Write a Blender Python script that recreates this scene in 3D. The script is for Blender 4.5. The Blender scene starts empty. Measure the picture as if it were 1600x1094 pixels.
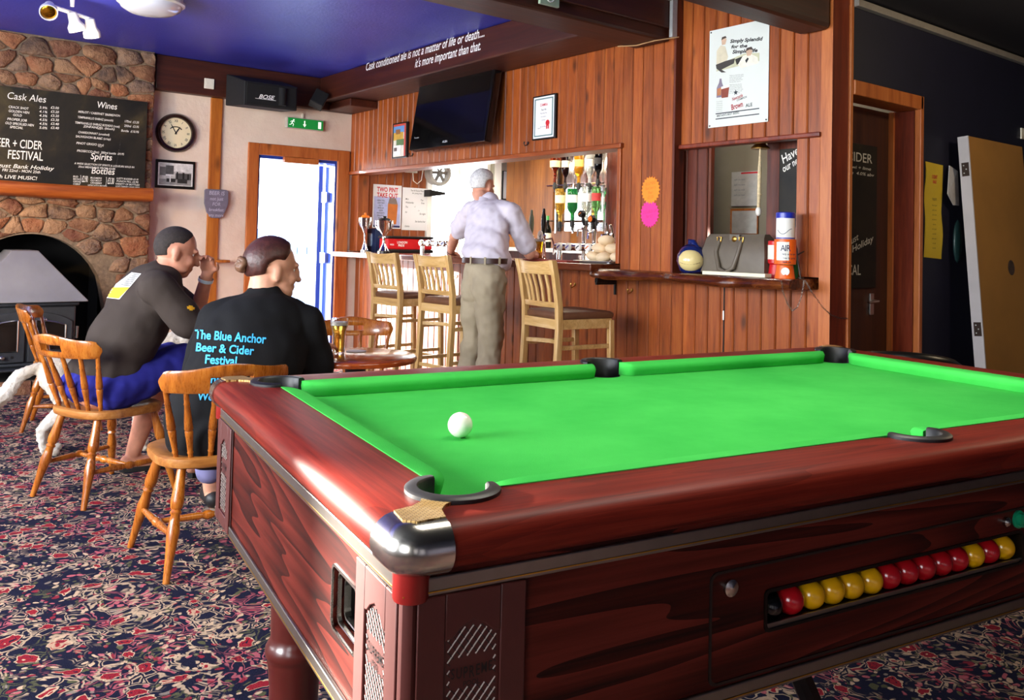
import bpy, bmesh, math, random
from mathutils import Vector, Matrix, Quaternion
R = math.radians
PI = math.pi
scene = bpy.context.scene
COL = scene.collection
random.seed(7)

# ------------------------------------------------------------------ camera, sky, sun, daylight, exposure
CAM = Vector((0.0, 0.0, 1.181))
C_R = Vector((0.78501, -0.61904, 0.02340))
C_U = Vector((-0.03729, -0.00952, 0.99926))
C_F = Vector((0.61836, 0.78530, 0.03056))
FOC, CX, CY = 1351.7, 800.0, 337.65
cam_data = bpy.data.cameras.new('camera')
cam = bpy.data.objects.new('camera', cam_data)
COL.objects.link(cam)
mw = Matrix((C_R, C_U, -C_F)).transposed().to_4x4()
mw.translation = CAM
cam.matrix_world = mw
cam_data.sensor_width = 36.0
cam_data.lens = FOC * 36.0 / 1600.0
cam_data.shift_y = -(547.0 - CY) / 1600.0
cam_data.clip_start = 0.02
scene.camera = cam

world = bpy.data.worlds.new('sky')
scene.world = world
world.use_nodes = True
wn = world.node_tree.nodes
wn['Background'].inputs[0].default_value = (0.86, 0.93, 1.0, 1)
wn['Background'].inputs[1].default_value = 8.0

def lamp(name, kind, loc, energy, color=(1, 1, 1), aim=None, size=None, size_y=None, spot=None, blend=0.5, radius=None, spread=None):
    d = bpy.data.lights.new(name, kind)
    d.energy = energy
    d.color = color
    if kind == 'AREA':
        d.shape = 'RECTANGLE' if size_y else 'SQUARE'
        d.size = size
        if size_y: d.size_y = size_y
        if spread: d.spread = spread
    if kind == 'SPOT':
        d.spot_size = spot
        d.spot_blend = blend
    if radius is not None and kind in ('SPOT', 'POINT'): d.shadow_soft_size = radius
    o = bpy.data.objects.new(name, d)
    COL.objects.link(o)
    o.location = loc
    if aim is not None:
        o.rotation_euler = (Vector(aim) - Vector(loc)).to_track_quat('-Z', 'Y').to_euler()
    return o

# sun through the open exit door, falling across the bar front
sun = lamp('sun', 'SUN', (3, 12, 6), 38.0, (1.0, 0.93, 0.82), aim=(3 + 4.5, 12 - 9.0, 6 - 1.5))
sun.data.angle = R(1.2)
# daylight at the windows of the left wall
for k, (wy, we) in enumerate(((1.9, 140), (4.3, 130), (6.4, 25))):
    lamp('window_daylight', 'AREA', (-2.08, wy, 1.6), we, (0.93, 0.97, 1.0), aim=(1.0, wy, 1.45), size=1.45, size_y=1.3)
# lamp hung over the pool table, above the frame
lamp('pool_table_light', 'AREA', (1.75, 1.25, 2.30), 24, (1.0, 0.93, 0.80), aim=(1.75, 1.25, 0), size=1.5, size_y=0.5)
# strip light behind the bar lintel and warm shelf lights over the bottles
lamp('bar_strip_light', 'AREA', (4.42, 6.2, 2.05), 16, (1.0, 0.90, 0.75), aim=(4.7, 6.2, 1.0), size=2.2, size_y=0.12)
lamp('bottle_shelf_light', 'AREA', (5.12, 5.75, 2.18), 10, (1.0, 0.85, 0.6), aim=(5.3, 5.75, 1.2), size=1.2, size_y=0.15)
lamp('bar_back_daylight', 'AREA', (5.9, 7.9, 1.7), 40, (1.0, 0.98, 0.95), aim=(4.9, 5.5, 1.1), size=1.0, size_y=0.9)
# unseen fill added to brighten the bar room; ceiling lamp by the pub door
lamp('bar_room_fill', 'POINT', (5.0, 4.0, 2.35), 22, (1.0, 0.88, 0.68), radius=0.12)
lamp('corner_ceiling_lamp', 'POINT', (5.0, 1.0, 2.42), 28, (1.0, 0.78, 0.50), radius=0.10)
# warm wall lamp left of the frame grazing the chimney breast
lamp('warm_wall_lamp', 'SPOT', (-0.4, 6.2, 1.75), 130, (1.0, 0.66, 0.30), aim=(2.1, 7.9, 1.25), spot=R(62), blend=0.8, radius=0.06)

scene.view_settings.view_transform = 'Standard'
scene.view_settings.look = 'None'
scene.view_settings.exposure = 0.35
scene.view_settings.gamma = 1.0
scene.view_settings.use_curve_mapping = False
FZ = -0.045        # floor level

# ------------------------------------------------------------------ pixel of the photograph -> point on a real plane
def ray(px, py):
    return C_F * FOC + C_R * (px - CX) - C_U * (py - CY)
def on_x(px, py, X):
    d = ray(px, py); return CAM + d * ((X - CAM.x) / d.x)
def on_y(px, py, Y):
    d = ray(px, py); return CAM + d * ((Y - CAM.y) / d.y)
def on_z(px, py, Z):
    d = ray(px, py); return CAM + d * ((Z - CAM.z) / d.z)

# ------------------------------------------------------------------ materials
def hexc(h):
    h = h.lstrip('#')
    c = [int(h[i:i + 2], 16) / 255 for i in (0, 2, 4)]
    return tuple((x / 12.92 if x <= 0.04045 else ((x + 0.055) / 1.055) ** 2.4) for x in c) + (1.0,)

class NT:
    """small wrapper round a material's node tree"""
    def __init__(s, name):
        s.m = bpy.data.materials.new(name)
        s.m.use_nodes = True
        s.t = s.m.node_tree
        s.b = s.t.nodes['Principled BSDF']
    def n(s, kind, **kw):
        nd = s.t.nodes.new(kind)
        for k, v in kw.items():
            if k.startswith('i_'):
                key = k[2:]
                nd.inputs[int(key) if key.isdigit() else key.replace('_', ' ')].default_value = v
            else:
                setattr(nd, k, v)
        return nd
    def l(s, a, b): s.t.links.new(a, b)
    def ramp(s, src, stops, interp='LINEAR'):
        r = s.n('ShaderNodeValToRGB')
        r.color_ramp.interpolation = interp
        el = r.color_ramp.elements
        while len(el) < len(stops): el.new(0.5)
        for e, (p, c) in zip(el, stops):
            e.position = p
            e.color = c if len(c) == 4 else tuple(c) + (1,)
        s.l(src, r.inputs[0])
        return r.outputs[0]
    def mix(s, fac, a, b, blend='MIX'):
        m = s.n('ShaderNodeMix', data_type='RGBA', blend_type=blend)
        for sock, v in ((m.inputs[0], fac), (m.inputs[6], a), (m.inputs[7], b)):
            if hasattr(v, 'links'): s.l(v, sock)
            else: sock.default_value = v
        return m.outputs[2]
    def math(s, op, a, b=0.0):
        m = s.n('ShaderNodeMath', operation=op)
        for sock, v in ((m.inputs[0], a), (m.inputs[1], b)):
            if hasattr(v, 'links'): s.l(v, sock)
            else: sock.default_value = v
        return m.outputs[0]
    def coords(s, scale=(1, 1, 1), rand=True, world=False):
        tc = s.n('ShaderNodeTexCoord')
        src = tc.outputs['Object']
        if world:
            src = s.n('ShaderNodeNewGeometry').outputs['Position']
        if rand:
            oi = s.n('ShaderNodeObjectInfo')
            ad = s.n('ShaderNodeVectorMath', operation='MULTIPLY_ADD')
            s.l(oi.outputs['Random'], ad.inputs[0])
            ad.inputs[1].default_value = (31.7, 57.1, 83.3)
            s.l(src, ad.inputs[2])
            src = ad.outputs[0]
        mp = s.n('ShaderNodeMapping')
        mp.inputs['Scale'].default_value = scale
        s.l(src, mp.inputs[0])
        return mp.outputs[0]
    def noise(s, vec, scale=5.0, detail=4.0, rough=0.55, dist=0.0):
        t = s.n('ShaderNodeTexNoise', i_Scale=scale, i_Detail=detail, i_Roughness=rough, i_Distortion=dist)
        s.l(vec, t.inputs['Vector'])
        return t
    def bump(s, h, strength=0.3, dist=0.01):
        b = s.n('ShaderNodeBump', i_Strength=strength, i_Distance=dist)
        s.l(h, b.inputs['Height'])
        s.l(b.outputs[0], s.b.inputs['Normal'])
    def done(s, rough=0.5, metal=0.0, spec=None, color=None, coat=0.0):
        if color is not None:
            if hasattr(color, 'links'): s.l(color, s.b.inputs['Base Color'])
            else: s.b.inputs['Base Color'].default_value = color
        if hasattr(rough, 'links'): s.l(rough, s.b.inputs['Roughness'])
        else: s.b.inputs['Roughness'].default_value = rough
        s.b.inputs['Metallic'].default_value = metal
        if spec is not None: s.b.inputs['Specular IOR Level'].default_value = spec
        if coat: s.b.inputs['Coat Weight'].default_value = coat; s.b.inputs['Coat Roughness'].default_value = 0.12
        return s.m

_plain = {}
def plain(name, col, rough=0.5, metal=0.0, var=0.12, scale=18.0, bump=0.0, spec=None, coat=0.0):
    """one colour with a soft procedural mottling"""
    if name in _plain: return _plain[name]
    t = NT(name)
    v = t.coords((1, 1, 1), rand=True)
    nz = t.noise(v, scale, 3)
    c = hexc(col) if isinstance(col, str) else col
    dark = tuple(x * (1 - var) for x in c[:3]) + (1,)
    lite = tuple(min(1, x * (1 + var)) for x in c[:3]) + (1,)
    out = t.ramp(nz.outputs[0], [(0.3, dark), (0.7, lite)])
    if bump: t.bump(nz.outputs[0], bump, 0.004)
    _plain[name] = t.done(rough, metal, spec, out, coat)
    return _plain[name]

def wood(name, dark, mid, light, along='z', scale=1.0, rough=0.4, knots=True, var=0.25, contrast=1.0, coat=0.0, bump=0.08, rand=True):
    t = NT(name)
    st = {'x': (1.2, 16, 16), 'y': (16, 1.2, 16), 'z': (16, 16, 1.2)}[along]
    v = t.coords(tuple(c * scale for c in st), rand=rand)
    nz = t.noise(v, 1.6, 6, 0.6, 0.6)
    fine = t.noise(v, 9.0, 3, 0.6)
    g = t.math('ADD', t.math('MULTIPLY', nz.outputs[0], 0.72), t.math('MULTIPLY', fine.outputs[0], 0.28))
    col = t.ramp(g, [(0.5 - 0.2 * contrast, hexc(dark)), (0.5, hexc(mid)), (0.5 + 0.2 * contrast, hexc(light))])
    if knots:
        sk = {'x': (2.0, 5.5, 5.5), 'y': (5.5, 2.0, 5.5), 'z': (6.5, 6.5, 2.8)}[along]
        vk = t.coords(tuple(c * scale for c in sk), rand=rand)
        vo = t.n('ShaderNodeTexVoronoi', i_Scale=1.0, i_Randomness=1.0)
        t.l(vk, vo.inputs['Vector'])
        kn = t.ramp(vo.outputs['Distance'], [(0.05, (1, 1, 1)), (0.19, (0, 0, 0))])
        col = t.mix(t.math('MULTIPLY', kn, 0.75), col, tuple(c * 0.28 for c in hexc(dark)[:3]) + (1,))
    oi = t.n('ShaderNodeObjectInfo')
    hs = t.n('ShaderNodeHueSaturation')
    val = t.math('ADD', t.math('MULTIPLY', oi.outputs['Random'], var), 1.0 - var / 2)
    t.l(val, hs.inputs['Value'])
    t.l(col, hs.inputs['Color'])
    if bump: t.bump(g, bump, 0.003)
    rg = t.math('ADD', t.math('MULTIPLY', fine.outputs[0], 0.15), rough - 0.07)
    return t.done(rg, 0, None, hs.outputs[0], coat)

def metal(name, col, rough=0.25):
    return plain(name, col, rough, 1.0, 0.05, 30)

def emit(name, col, strength):
    t = NT(name)
    c = hexc(col)
    t.b.inputs['Emission Color'].default_value = c
    t.b.inputs['Emission Strength'].default_value = strength
    return t.done(0.5, 0, None, c)

def glass(name, col='#ffffff', rough=0.03, ior=1.45, alpha=None):
    t = NT(name)
    t.b.inputs['Transmission Weight'].default_value = 1.0
    t.b.inputs['IOR'].default_value = ior
    return t.done(rough, 0, None, hexc(col))

# ------------------------------------------------------------------ mesh building
def frame(o, u, v):
    """matrix whose local x, y, z run along u, v, u x v from o"""
    u = Vector(u).normalized(); v = Vector(v); n = u.cross(v).normalized(); v = n.cross(u)
    m = Matrix((u, v, n)).transposed().to_4x4()
    m.translation = Vector(o)
    return m
def facing_x(o): return frame(o, (0, -1, 0), (0, 0, 1))     # on a wall that faces -x
def facing_y(o): return frame(o, (1, 0, 0), (0, 0, 1))      # on a wall that faces -y

class MB:
    def __init__(s):
        s.v = []; s.f = []; s.mi = []
        s.cur = 0
    def add(s, vs, fs, M=None):
        o = len(s.v)
        for p in vs:
            p = Vector(p)
            s.v.append(M @ p if M is not None else p)
        for f in fs:
            s.f.append([i + o for i in f]); s.mi.append(s.cur)
        return s
    def box(s, x0, x1, y0, y1, z0, z1, M=None):
        vs = [(x, y, z) for x in (x0, x1) for y in (y0, y1) for z in (z0, z1)]
        return s.add(vs, [(0, 1, 3, 2), (4, 6, 7, 5), (0, 4, 5, 1), (2, 3, 7, 6), (0, 2, 6, 4), (1, 5, 7, 3)], M)
    def cbox(s, c, d, M=None):
        return s.box(c[0] - d[0] / 2, c[0] + d[0] / 2, c[1] - d[1] / 2, c[1] + d[1] / 2, c[2] - d[2] / 2, c[2] + d[2] / 2, M)
    def tube(s, pts, rad, n=10, M=None, squash=None, closed=False, caps=True):
        pts = [Vector(p) for p in pts]
        if not hasattr(rad, '__len__'): rad = [rad] * len(pts)
        m = len(pts)
        up = None
        vs = []
        for i, p in enumerate(pts):
            a = pts[(i - 1) % m] if (closed or i > 0) else p
            b = pts[(i + 1) % m] if (closed or i < m - 1) else p
            t = (b - a).normalized()
            if up is None:
                up = Vector((0, 0, 1)) if abs(t.z) < 0.9 else Vector((0, 1, 0))
            x = t.cross(up).normalized(); up = x.cross(t).normalized()
            for k in range(n):
                an = 2 * PI * k / n
                q = x * math.cos(an) * rad[i] + up * math.sin(an) * rad[i] * (squash or 1)
                vs.append(p + q)
        fs = []
        for i in range(m if closed else m - 1):
            for k in range(n):
                a = i * n + k; b = i * n + (k + 1) % n
                c = ((i + 1) % m) * n + (k + 1) % n; d = ((i + 1) % m) * n + k
                fs.append((a, b, c, d))
        if caps and not closed:
            fs.append(tuple(range(n))[::-1]); fs.append(tuple(range((m - 1) * n, m * n)))
        return s.add(vs, fs, M)
    def cyl(s, p0, p1, r0, r1=None, n=16, M=None):
        return s.tube([p0, p1], [r0, r0 if r1 is None else r1], n, M)
    def lathe(s, prof, n=20, M=None, arc=2 * PI, start=0.0, caps=True):
        full = abs(arc - 2 * PI) < 1e-6
        k = n if full else n + 1
        vs = []
        for r, z in prof:
            for i in range(k):
                a = start + arc * i / n
                vs.append((max(r, 1e-5) * math.cos(a), max(r, 1e-5) * math.sin(a), z))
        fs = []
        for j in range(len(prof) - 1):
            for i in range(n):
                a = j * k + i; b = j * k + (i + 1) % k
                fs.append((a, b, b + k, a + k))
        if caps and full:
            if prof[0][0] > 1e-4: fs.append(tuple(range(k))[::-1])
            if prof[-1][0] > 1e-4: fs.append(tuple(range((len(prof) - 1) * k, len(prof) * k)))
        return s.add(vs, fs, M)
    def ball(s, c, r, n=16, m=10, M=None):
        if not hasattr(r, '__len__'): r = (r, r, r)
        vs = [(c[0], c[1], c[2] - r[2])]
        for j in range(1, m):
            ph = -PI / 2 + PI * j / m
            for i in range(n):
                a = 2 * PI * i / n
                vs.append((c[0] + r[0] * math.cos(ph) * math.cos(a), c[1] + r[1] * math.cos(ph) * math.sin(a), c[2] + r[2] * math.sin(ph)))
        vs.append((c[0], c[1], c[2] + r[2]))
        fs = []
        for i in range(n):
            fs.append((0, 1 + (i + 1) % n, 1 + i))
            fs.append((len(vs) - 1, 1 + (m - 2) * n + i, 1 + (m - 2) * n + (i + 1) % n))
        for j in range(m - 2):
            for i in range(n):
                a = 1 + j * n + i; b = 1 + j * n + (i + 1) % n
                fs.append((a, b, b + n, a + n))
        return s.add(vs, fs, M)
    def prism(s, poly, z0, z1, M=None):
        """outline in local x, y pushed from z0 to z1"""
        k = len(poly)
        ar = sum(poly[i][0] * poly[(i + 1) % k][1] - poly[(i + 1) % k][0] * poly[i][1] for i in range(k))
        if ar < 0: poly = poly[::-1]
        vs = [(x, y, z0) for x, y in poly] + [(x, y, z1) for x, y in poly]
        fs = [tuple(range(k))[::-1], tuple(range(k, 2 * k))]
        for i in range(k):
            j = (i + 1) % k
            fs.append((i, j, j + k, i + k))
        return s.add(vs, fs, M)
    def loft(s, rings, closed_ring=True, cap=True, M=None):
        k = len(rings[0]); vs = [p for r in rings for p in r]; fs = []
        for j in range(len(rings) - 1):
            for i in range(k if closed_ring else k - 1):
                a = j * k + i; b = j * k + (i + 1) % k
                fs.append((a, b, b + k, a + k))
        if cap and closed_ring:
            fs.append(tuple(range(k))[::-1]); fs.append(tuple(range((len(rings) - 1) * k, len(rings) * k)))
        return s.add(vs, fs, M)
    def mesh(s, name, mats, smooth=40):
        me = bpy.data.meshes.new(name)
        me.from_pydata([tuple(p) for p in s.v], [], s.f)
        if not isinstance(mats, (list, tuple)): mats = [mats]
        for m in mats: me.materials.append(m)
        if len(mats) > 1:
            me.polygons.foreach_set('material_index', s.mi)
        bm = bmesh.new(); bm.from_mesh(me)
        bmesh.ops.recalc_face_normals(bm, faces=bm.faces)
        bm.to_mesh(me); bm.free()
        if smooth:
            me.polygons.foreach_set('use_smooth', [True] * len(me.polygons))
            me.set_sharp_from_angle(angle=R(smooth))
        me.update()
        return me
    def build(s, name, mats, parent=None, smooth=40, bevel=0.0, seg=2, sub=0):
        o = bpy.data.objects.new(name, s.mesh(name, mats, smooth))
        COL.objects.link(o)
        if parent is not None: o.parent = parent
        if bevel:
            b = o.modifiers.new('bevel', 'BEVEL'); b.width = bevel; b.segments = seg; b.limit_method = 'ANGLE'; b.angle_limit = R(35)
        if sub:
            b = o.modifiers.new('subdivision', 'SUBSURF'); b.levels = sub; b.render_levels = sub
        return o

def tag(o, label=None, cat=None, group=None, kind=None):
    if label: o['label'] = label
    if cat: o['category'] = cat
    if group: o['group'] = group
    if kind: o['kind'] = kind
    return o
def thing(name, label, cat, loc=(0, 0, 0), rot=0.0, group=None, M=None):
    o = bpy.data.objects.new(name, None)
    COL.objects.link(o)
    o.empty_display_size = 0.1
    if M is not None: o.matrix_world = M
    else:
        o.location = loc
        o.rotation_euler = rot if hasattr(rot, '__len__') else (0, 0, rot)
    return tag(o, label, cat, group)
def struct(name, mb, m, smooth=0, bevel=0.0):
    o = mb.build(name, m, None, smooth, bevel)
    o['kind'] = 'structure'
    return o
def copy_tree(o, parent=None):
    c = o.copy(); COL.objects.link(c)
    if parent is not None: c.parent = parent
    for ch in list(o.children): copy_tree(ch, c)
    return c
def inst(name, mesh, parent, M=None, loc=None, scale=None):
    o = bpy.data.objects.new(name, mesh)
    COL.objects.link(o)
    if parent is not None: o.parent = parent
    if M is not None: o.matrix_local = M
    if loc is not None: o.location = loc
    if scale is not None: o.scale = scale
    return o

# lettering: real outlines from the built-in font, laid out in local x, y
_glyph = {}
def text_into(mb, s, x, y, size, align='LEFT', sx=1.0, shear=0.0, bold=0.0, rot=0.0, z=0.0, spacing=1.0, depth=0.0, M=None):
    key = (s, shear, bold, spacing, align)
    if key not in _glyph:
        cu = bpy.data.curves.new('lettering', 'FONT')
        cu.body = s; cu.size = 1.0; cu.align_x = align; cu.shear = shear; cu.offset = bold; cu.space_character = spacing
        cu.resolution_u = 3; cu.fill_mode = 'FRONT'
        ob = bpy.data.objects.new('lettering', cu)
        me = ob.to_mesh()
        _glyph[key] = ([v.co.copy() for v in me.vertices], [tuple(p.vertices) for p in me.polygons])
        ob.to_mesh_clear()
        bpy.data.objects.remove(ob); bpy.data.curves.remove(cu)
    vs, fs = _glyph[key]
    T = Matrix.Translation((x, y, z)) @ Matrix.Rotation(rot, 4, 'Z') @ Matrix.Diagonal((size * sx, size, 1, 1))
    if M is not None: T = M @ T
    mb.add(vs, fs, T)
    return mb

def remeshed(mb, voxel, smooth_it=6, name='body', project=None):
    """one continuous skin round everything in mb"""
    me = mb.mesh(name, [], 0)
    ob = bpy.data.objects.new(name, me)
    COL.objects.link(ob)
    r = ob.modifiers.new('r', 'REMESH'); r.mode = 'VOXEL'; r.voxel_size = voxel
    if smooth_it:
        sm = ob.modifiers.new('s', 'SMOOTH'); sm.factor = 0.5; sm.iterations = smooth_it
    dg = bpy.context.evaluated_depsgraph_get()
    out = bpy.data.meshes.new_from_object(ob.evaluated_get(dg))
    out.name = name
    bpy.data.objects.remove(ob); bpy.data.meshes.remove(me)
    out.polygons.foreach_set('use_smooth', [True] * len(out.polygons))
    return out
# ------------------------------------------------------------------ palette
M_PINE = wood('pine_boards', '#6a300e', '#994a1b', '#b26328', 'z', 1.0, 0.38, True, 0.34)
M_PINE_Y = wood('pine_rail', '#662a0b', '#944316', '#ad5a22', 'y', 1.0, 0.38, False, 0.2)
M_PINE_DK = wood('dark_stained_shaded_boards', '#38130a', '#5c220e', '#783418', 'z', 1.0, 0.42, True, 0.25)
M_FRAME = wood('orange_door_frame', '#94471c', '#b8662f', '#c97a40', 'z', 0.8, 0.4, True, 0.1)
M_BEAM = wood('dark_brown_beam', '#2a0f07', '#3d180b', '#522413', 'x', 0.6, 0.5, False, 0.1)
M_BEAM_Y = wood('dark_brown_beam_lengthwise', '#2e1108', '#43190c', '#582713', 'y', 0.6, 0.45, False, 0.1)
M_TIMBER = wood('orange_timber', '#8a4414', '#b0641f', '#c47c32', 'z', 0.7, 0.5, True, 0.1)
M_MAHOG = wood('red_brown_stained_wood', '#501a0c', '#7a2c14', '#94401f', 'z', 0.8, 0.35, False, 0.15)

def make_plaster():
    t = NT('pale_plaster')
    v = t.coords(rand=False, world=True)
    n1 = t.noise(v, 14, 6, 0.65); n2 = t.noise(v, 2.2, 3)
    c = t.ramp(n2.outputs[0], [(0.3, hexc('#d9c3b2')), (0.7, hexc('#ecdccd'))])
    t.bump(n1.outputs[0], 0.5, 0.012)
    return t.done(0.85, 0, 0.2, c)
M_PLASTER = make_plaster()

def make_ceiling():
    t = NT('blue_painted_ceiling')
    v = t.coords(rand=False, world=True)
    n1 = t.noise(v, 40, 5, 0.7); n2 = t.noise(v, 1.2, 3)
    c = t.ramp(n2.outputs[0], [(0.3, hexc('#383dae')), (0.7, hexc('#454bc2'))])
    t.bump(n1.outputs[0], 0.35, 0.008)
    return t.done(0.36, 0, 0.5, c)
M_CEIL = make_ceiling()
M_NAVY = plain('navy_paint', '#14142a', 0.6, 0, 0.12, 6, 0.05)
M_NAVYC = plain('dark_ceiling_paint', '#15131c', 0.7, 0, 0.1, 6)
M_OFFW = plain('off_white_wall', '#cfc6b8', 0.8, 0, 0.06, 4)
M_GREYW = plain('olive_grey_wall', '#8d8672', 0.85, 0, 0.08, 4)

def make_carpet():
    """navy carpet with red blossoms, cream scrolls and olive leaves"""
    t = NT('patterned_carpet')
    v = t.coords(rand=False, world=True)
    wob = t.noise(v, 5.5, 3, 0.5)
    ad = t.n('ShaderNodeVectorMath', operation='MULTIPLY_ADD')
    t.l(wob.outputs['Color'], ad.inputs[0]); ad.inputs[1].default_value = (0.16, 0.16, 0); t.l(v, ad.inputs[2])
    vv = ad.outputs[0]
    def vor(scale, feature='F1', rnd=0.85):
        n = t.n('ShaderNodeTexVoronoi', i_Scale=scale, i_Randomness=rnd, feature=feature)
        t.l(vv, n.inputs['Vector']); return n
    brk = t.ramp(t.noise(v, 9.0, 2).outputs[0], [(0.42, (0, 0, 0)), (0.52, (1, 1, 1))])
    navy = hexc('#191a30'); red = hexc('#96222f'); cream = hexc('#c9ae90'); olive = hexc('#59593f'); rose = hexc('#b8606a'); grn = hexc('#3c4f4a')
    # small fill of leaves and buds
    s1 = vor(46)
    k1 = t.ramp(s1.outputs['Color'], [(0.0, navy), (0.34, olive), (0.47, rose), (0.57, hexc('#8d2b3a')), (0.66, cream), (0.78, hexc('#8b7f74')), (0.88, navy)], 'CONSTANT')
    m1 = t.ramp(s1.outputs['Distance'], [(0.0, (1, 1, 1)), (0.40, (1, 1, 1)), (0.48, (0, 0, 0))])
    base = t.mix(m1, navy, k1)
    # curling cream and red scroll lines
    s2 = vor(21, 'DISTANCE_TO_EDGE', 1.0)
    ln = t.ramp(s2.outputs['Distance'], [(0.0, (0, 0, 0)), (0.045, (0, 0, 0)), (0.06, (1, 1, 1)), (0.12, (1, 1, 1)), (0.14, (0, 0, 0))])
    s2c = vor(9)
    lc = t.ramp(s2c.outputs['Color'], [(0.0, cream), (0.45, rose), (0.62, cream), (0.8, olive)], 'CONSTANT')
    base = t.mix(t.math('MULTIPLY', t.math('MULTIPLY', ln, 0.8), brk), base, lc)
    # blossoms: petal rings
    s3 = vor(10.0, 'F1', 0.9)
    s3b = vor(62)
    d = t.math('ADD', s3.outputs['Distance'], t.math('MULTIPLY', s3b.outputs['Distance'], 0.13))
    fl = t.ramp(d, [(0.0, cream), (0.10, cream), (0.115, red), (0.20, navy), (0.215, red), (0.31, cream), (0.345, navy)], 'CONSTANT')
    fm = t.ramp(d, [(0.0, (1, 1, 1)), (0.375, (1, 1, 1)), (0.385, (0, 0, 0))])
    pick = t.ramp(s3.outputs['Color'], [(0.0, (0, 0, 0)), (0.30, (1, 1, 1))], 'CONSTANT')
    base = t.mix(t.math('MULTIPLY', fm, pick), base, fl)
    # larger paisleys
    s4 = vor(4.6, 'F1', 1.0)
    d4 = t.math('ADD', s4.outputs['Distance'], t.math('MULTIPLY', s3b.outputs['Distance'], 0.06))
    p4 = t.ramp(d4, [(0.0, (0, 0, 0)), (0.30, (0, 0, 0)), (0.31, (1, 1, 1)), (0.335, (1, 1, 1)), (0.345, (0, 0, 0))])
    base = t.mix(t.math('MULTIPLY', p4, 0.8), base, cream)
    fuzz = t.noise(v, 260, 2)
    col = t.mix(0.25, base, t.ramp(fuzz.outputs[0], [(0.3, (0.02, 0.02, 0.03)), (0.7, (0.6, 0.5, 0.45))]), 'OVERLAY')
    t.bump(fuzz.outputs[0], 0.6, 0.004)
    return t.done(0.95, 0, 0.1, col)
M_CARPET = make_carpet()

XB, YD, CEIL = 4.165, 8.0, 2.77
# ------------------------------------------------------------------ shell
f = MB(); f.box(-2.2, 7.7, -2.6, 8.2, -0.16, FZ)
floor = struct('floor', f, M_CARPET)
f = MB(); f.box(-2.2, 7.7, 2.66, 8.3, CEIL, CEIL + 0.1)
struct('ceiling', f, M_CEIL)
f = MB(); f.box(-2.2, 7.7, -2.6, 2.66, 2.585, CEIL + 0.1)
struct('ceiling_right', f, M_NAVYC)

# far wall with the exit door opening
DX0, DX1, DZ = 3.19, 4.02, 1.965
f = MB()
f.box(-2.2, 0.70, YD, YD + 0.2, FZ, CEIL); f.box(1.86, DX0, YD, YD + 0.2, FZ, CEIL); f.box(0.70, 1.86, YD, YD + 0.2, 1.19, CEIL); f.box(DX1, 4.30, YD, YD + 0.2, FZ, CEIL); f.box(DX0, DX1, YD, YD + 0.2, DZ, CEIL)
wall_far = struct('wall_far', f, M_PLASTER)
# left wall with three window openings, lit by day
f = MB()
LW = [(-1.35, 0.15), (1.15, 2.65), (3.55, 5.05), (5.75, 7.05)]
f.box(-2.3, -2.1, -2.6, 8.2, FZ, 0.92); f.box(-2.3, -2.1, -2.6, 8.2, 2.28, CEIL)
prev = -2.6
for a, b in LW + [(8.2, 8.2)]:
    f.box(-2.3, -2.1, prev, a, 0.92, 2.28); prev = b
struct('wall_left', f, M_OFFW)
for k, (a, b) in enumerate(LW):
    f = MB()
    f.box(-2.26, -2.12, a, a + 0.05, 0.92, 2.28); f.box(-2.26, -2.12, b - 0.05, b, 0.92, 2.28); f.box(-2.26, -2.12, a + 0.05, b - 0.05, 0.92, 0.97); f.box(-2.26, -2.12, a + 0.05, b - 0.05, 2.23, 2.28); f.box(-2.22, -2.16, (a + b) / 2 - 0.02, (a + b) / 2 + 0.02, 0.97, 2.23)
    struct('window_%d' % (k + 2), f, M_OFFW)
f = MB(); f.box(-2.3, 7.8, -2.75, -2.6, FZ, CEIL)
struct('wall_near', f, M_NAVY)
f = MB(); f.box(7.7, 7.85, -2.6, 8.2, FZ, CEIL)
struct('wall_far_right', f, M_NAVY)

# dark beam along the top of the far wall, orange upright
f = MB(); f.box(2.2, 4.164, YD - 0.10, YD - 0.002, 2.455, CEIL - 0.002)
struct('trim_1', f, M_BEAM, 0, 0.01)
pa = on_y(329, 150, YD); pb = on_y(347, 150, YD)
f = MB(); f.box(pa.x, pb.x, YD - 0.025, YD - 0.002, FZ, 2.453)
struct('trim_2', f, M_TIMBER, 0, 0.004)

# door frame: two uprights, a head, the blue painted rebate
f = MB()
f.box(3.085, DX0, YD - 0.03, YD - 0.002, FZ, 2.075); f.box(DX1, 4.150, YD - 0.03, YD - 0.002, FZ, 2.075); f.box(DX0, DX1, YD - 0.03, YD - 0.002, DZ, 2.075)
door_frame = struct('door_1', f, M_FRAME, 0, 0.006)
M_BLUE = plain('blue_gloss_paint', '#1f3f9e', 0.35, 0, 0.08, 8)
f = MB(); f.box(DX0, DX0 + 0.022, YD, YD + 0.2, FZ, DZ); f.box(DX1 - 0.022, DX1, YD, YD + 0.2, FZ, DZ); f.box(DX0 + 0.022, DX1 - 0.022, YD, YD + 0.2, DZ - 0.03, DZ)
o = f.build('rebate', M_BLUE, door_frame, 0)
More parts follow.
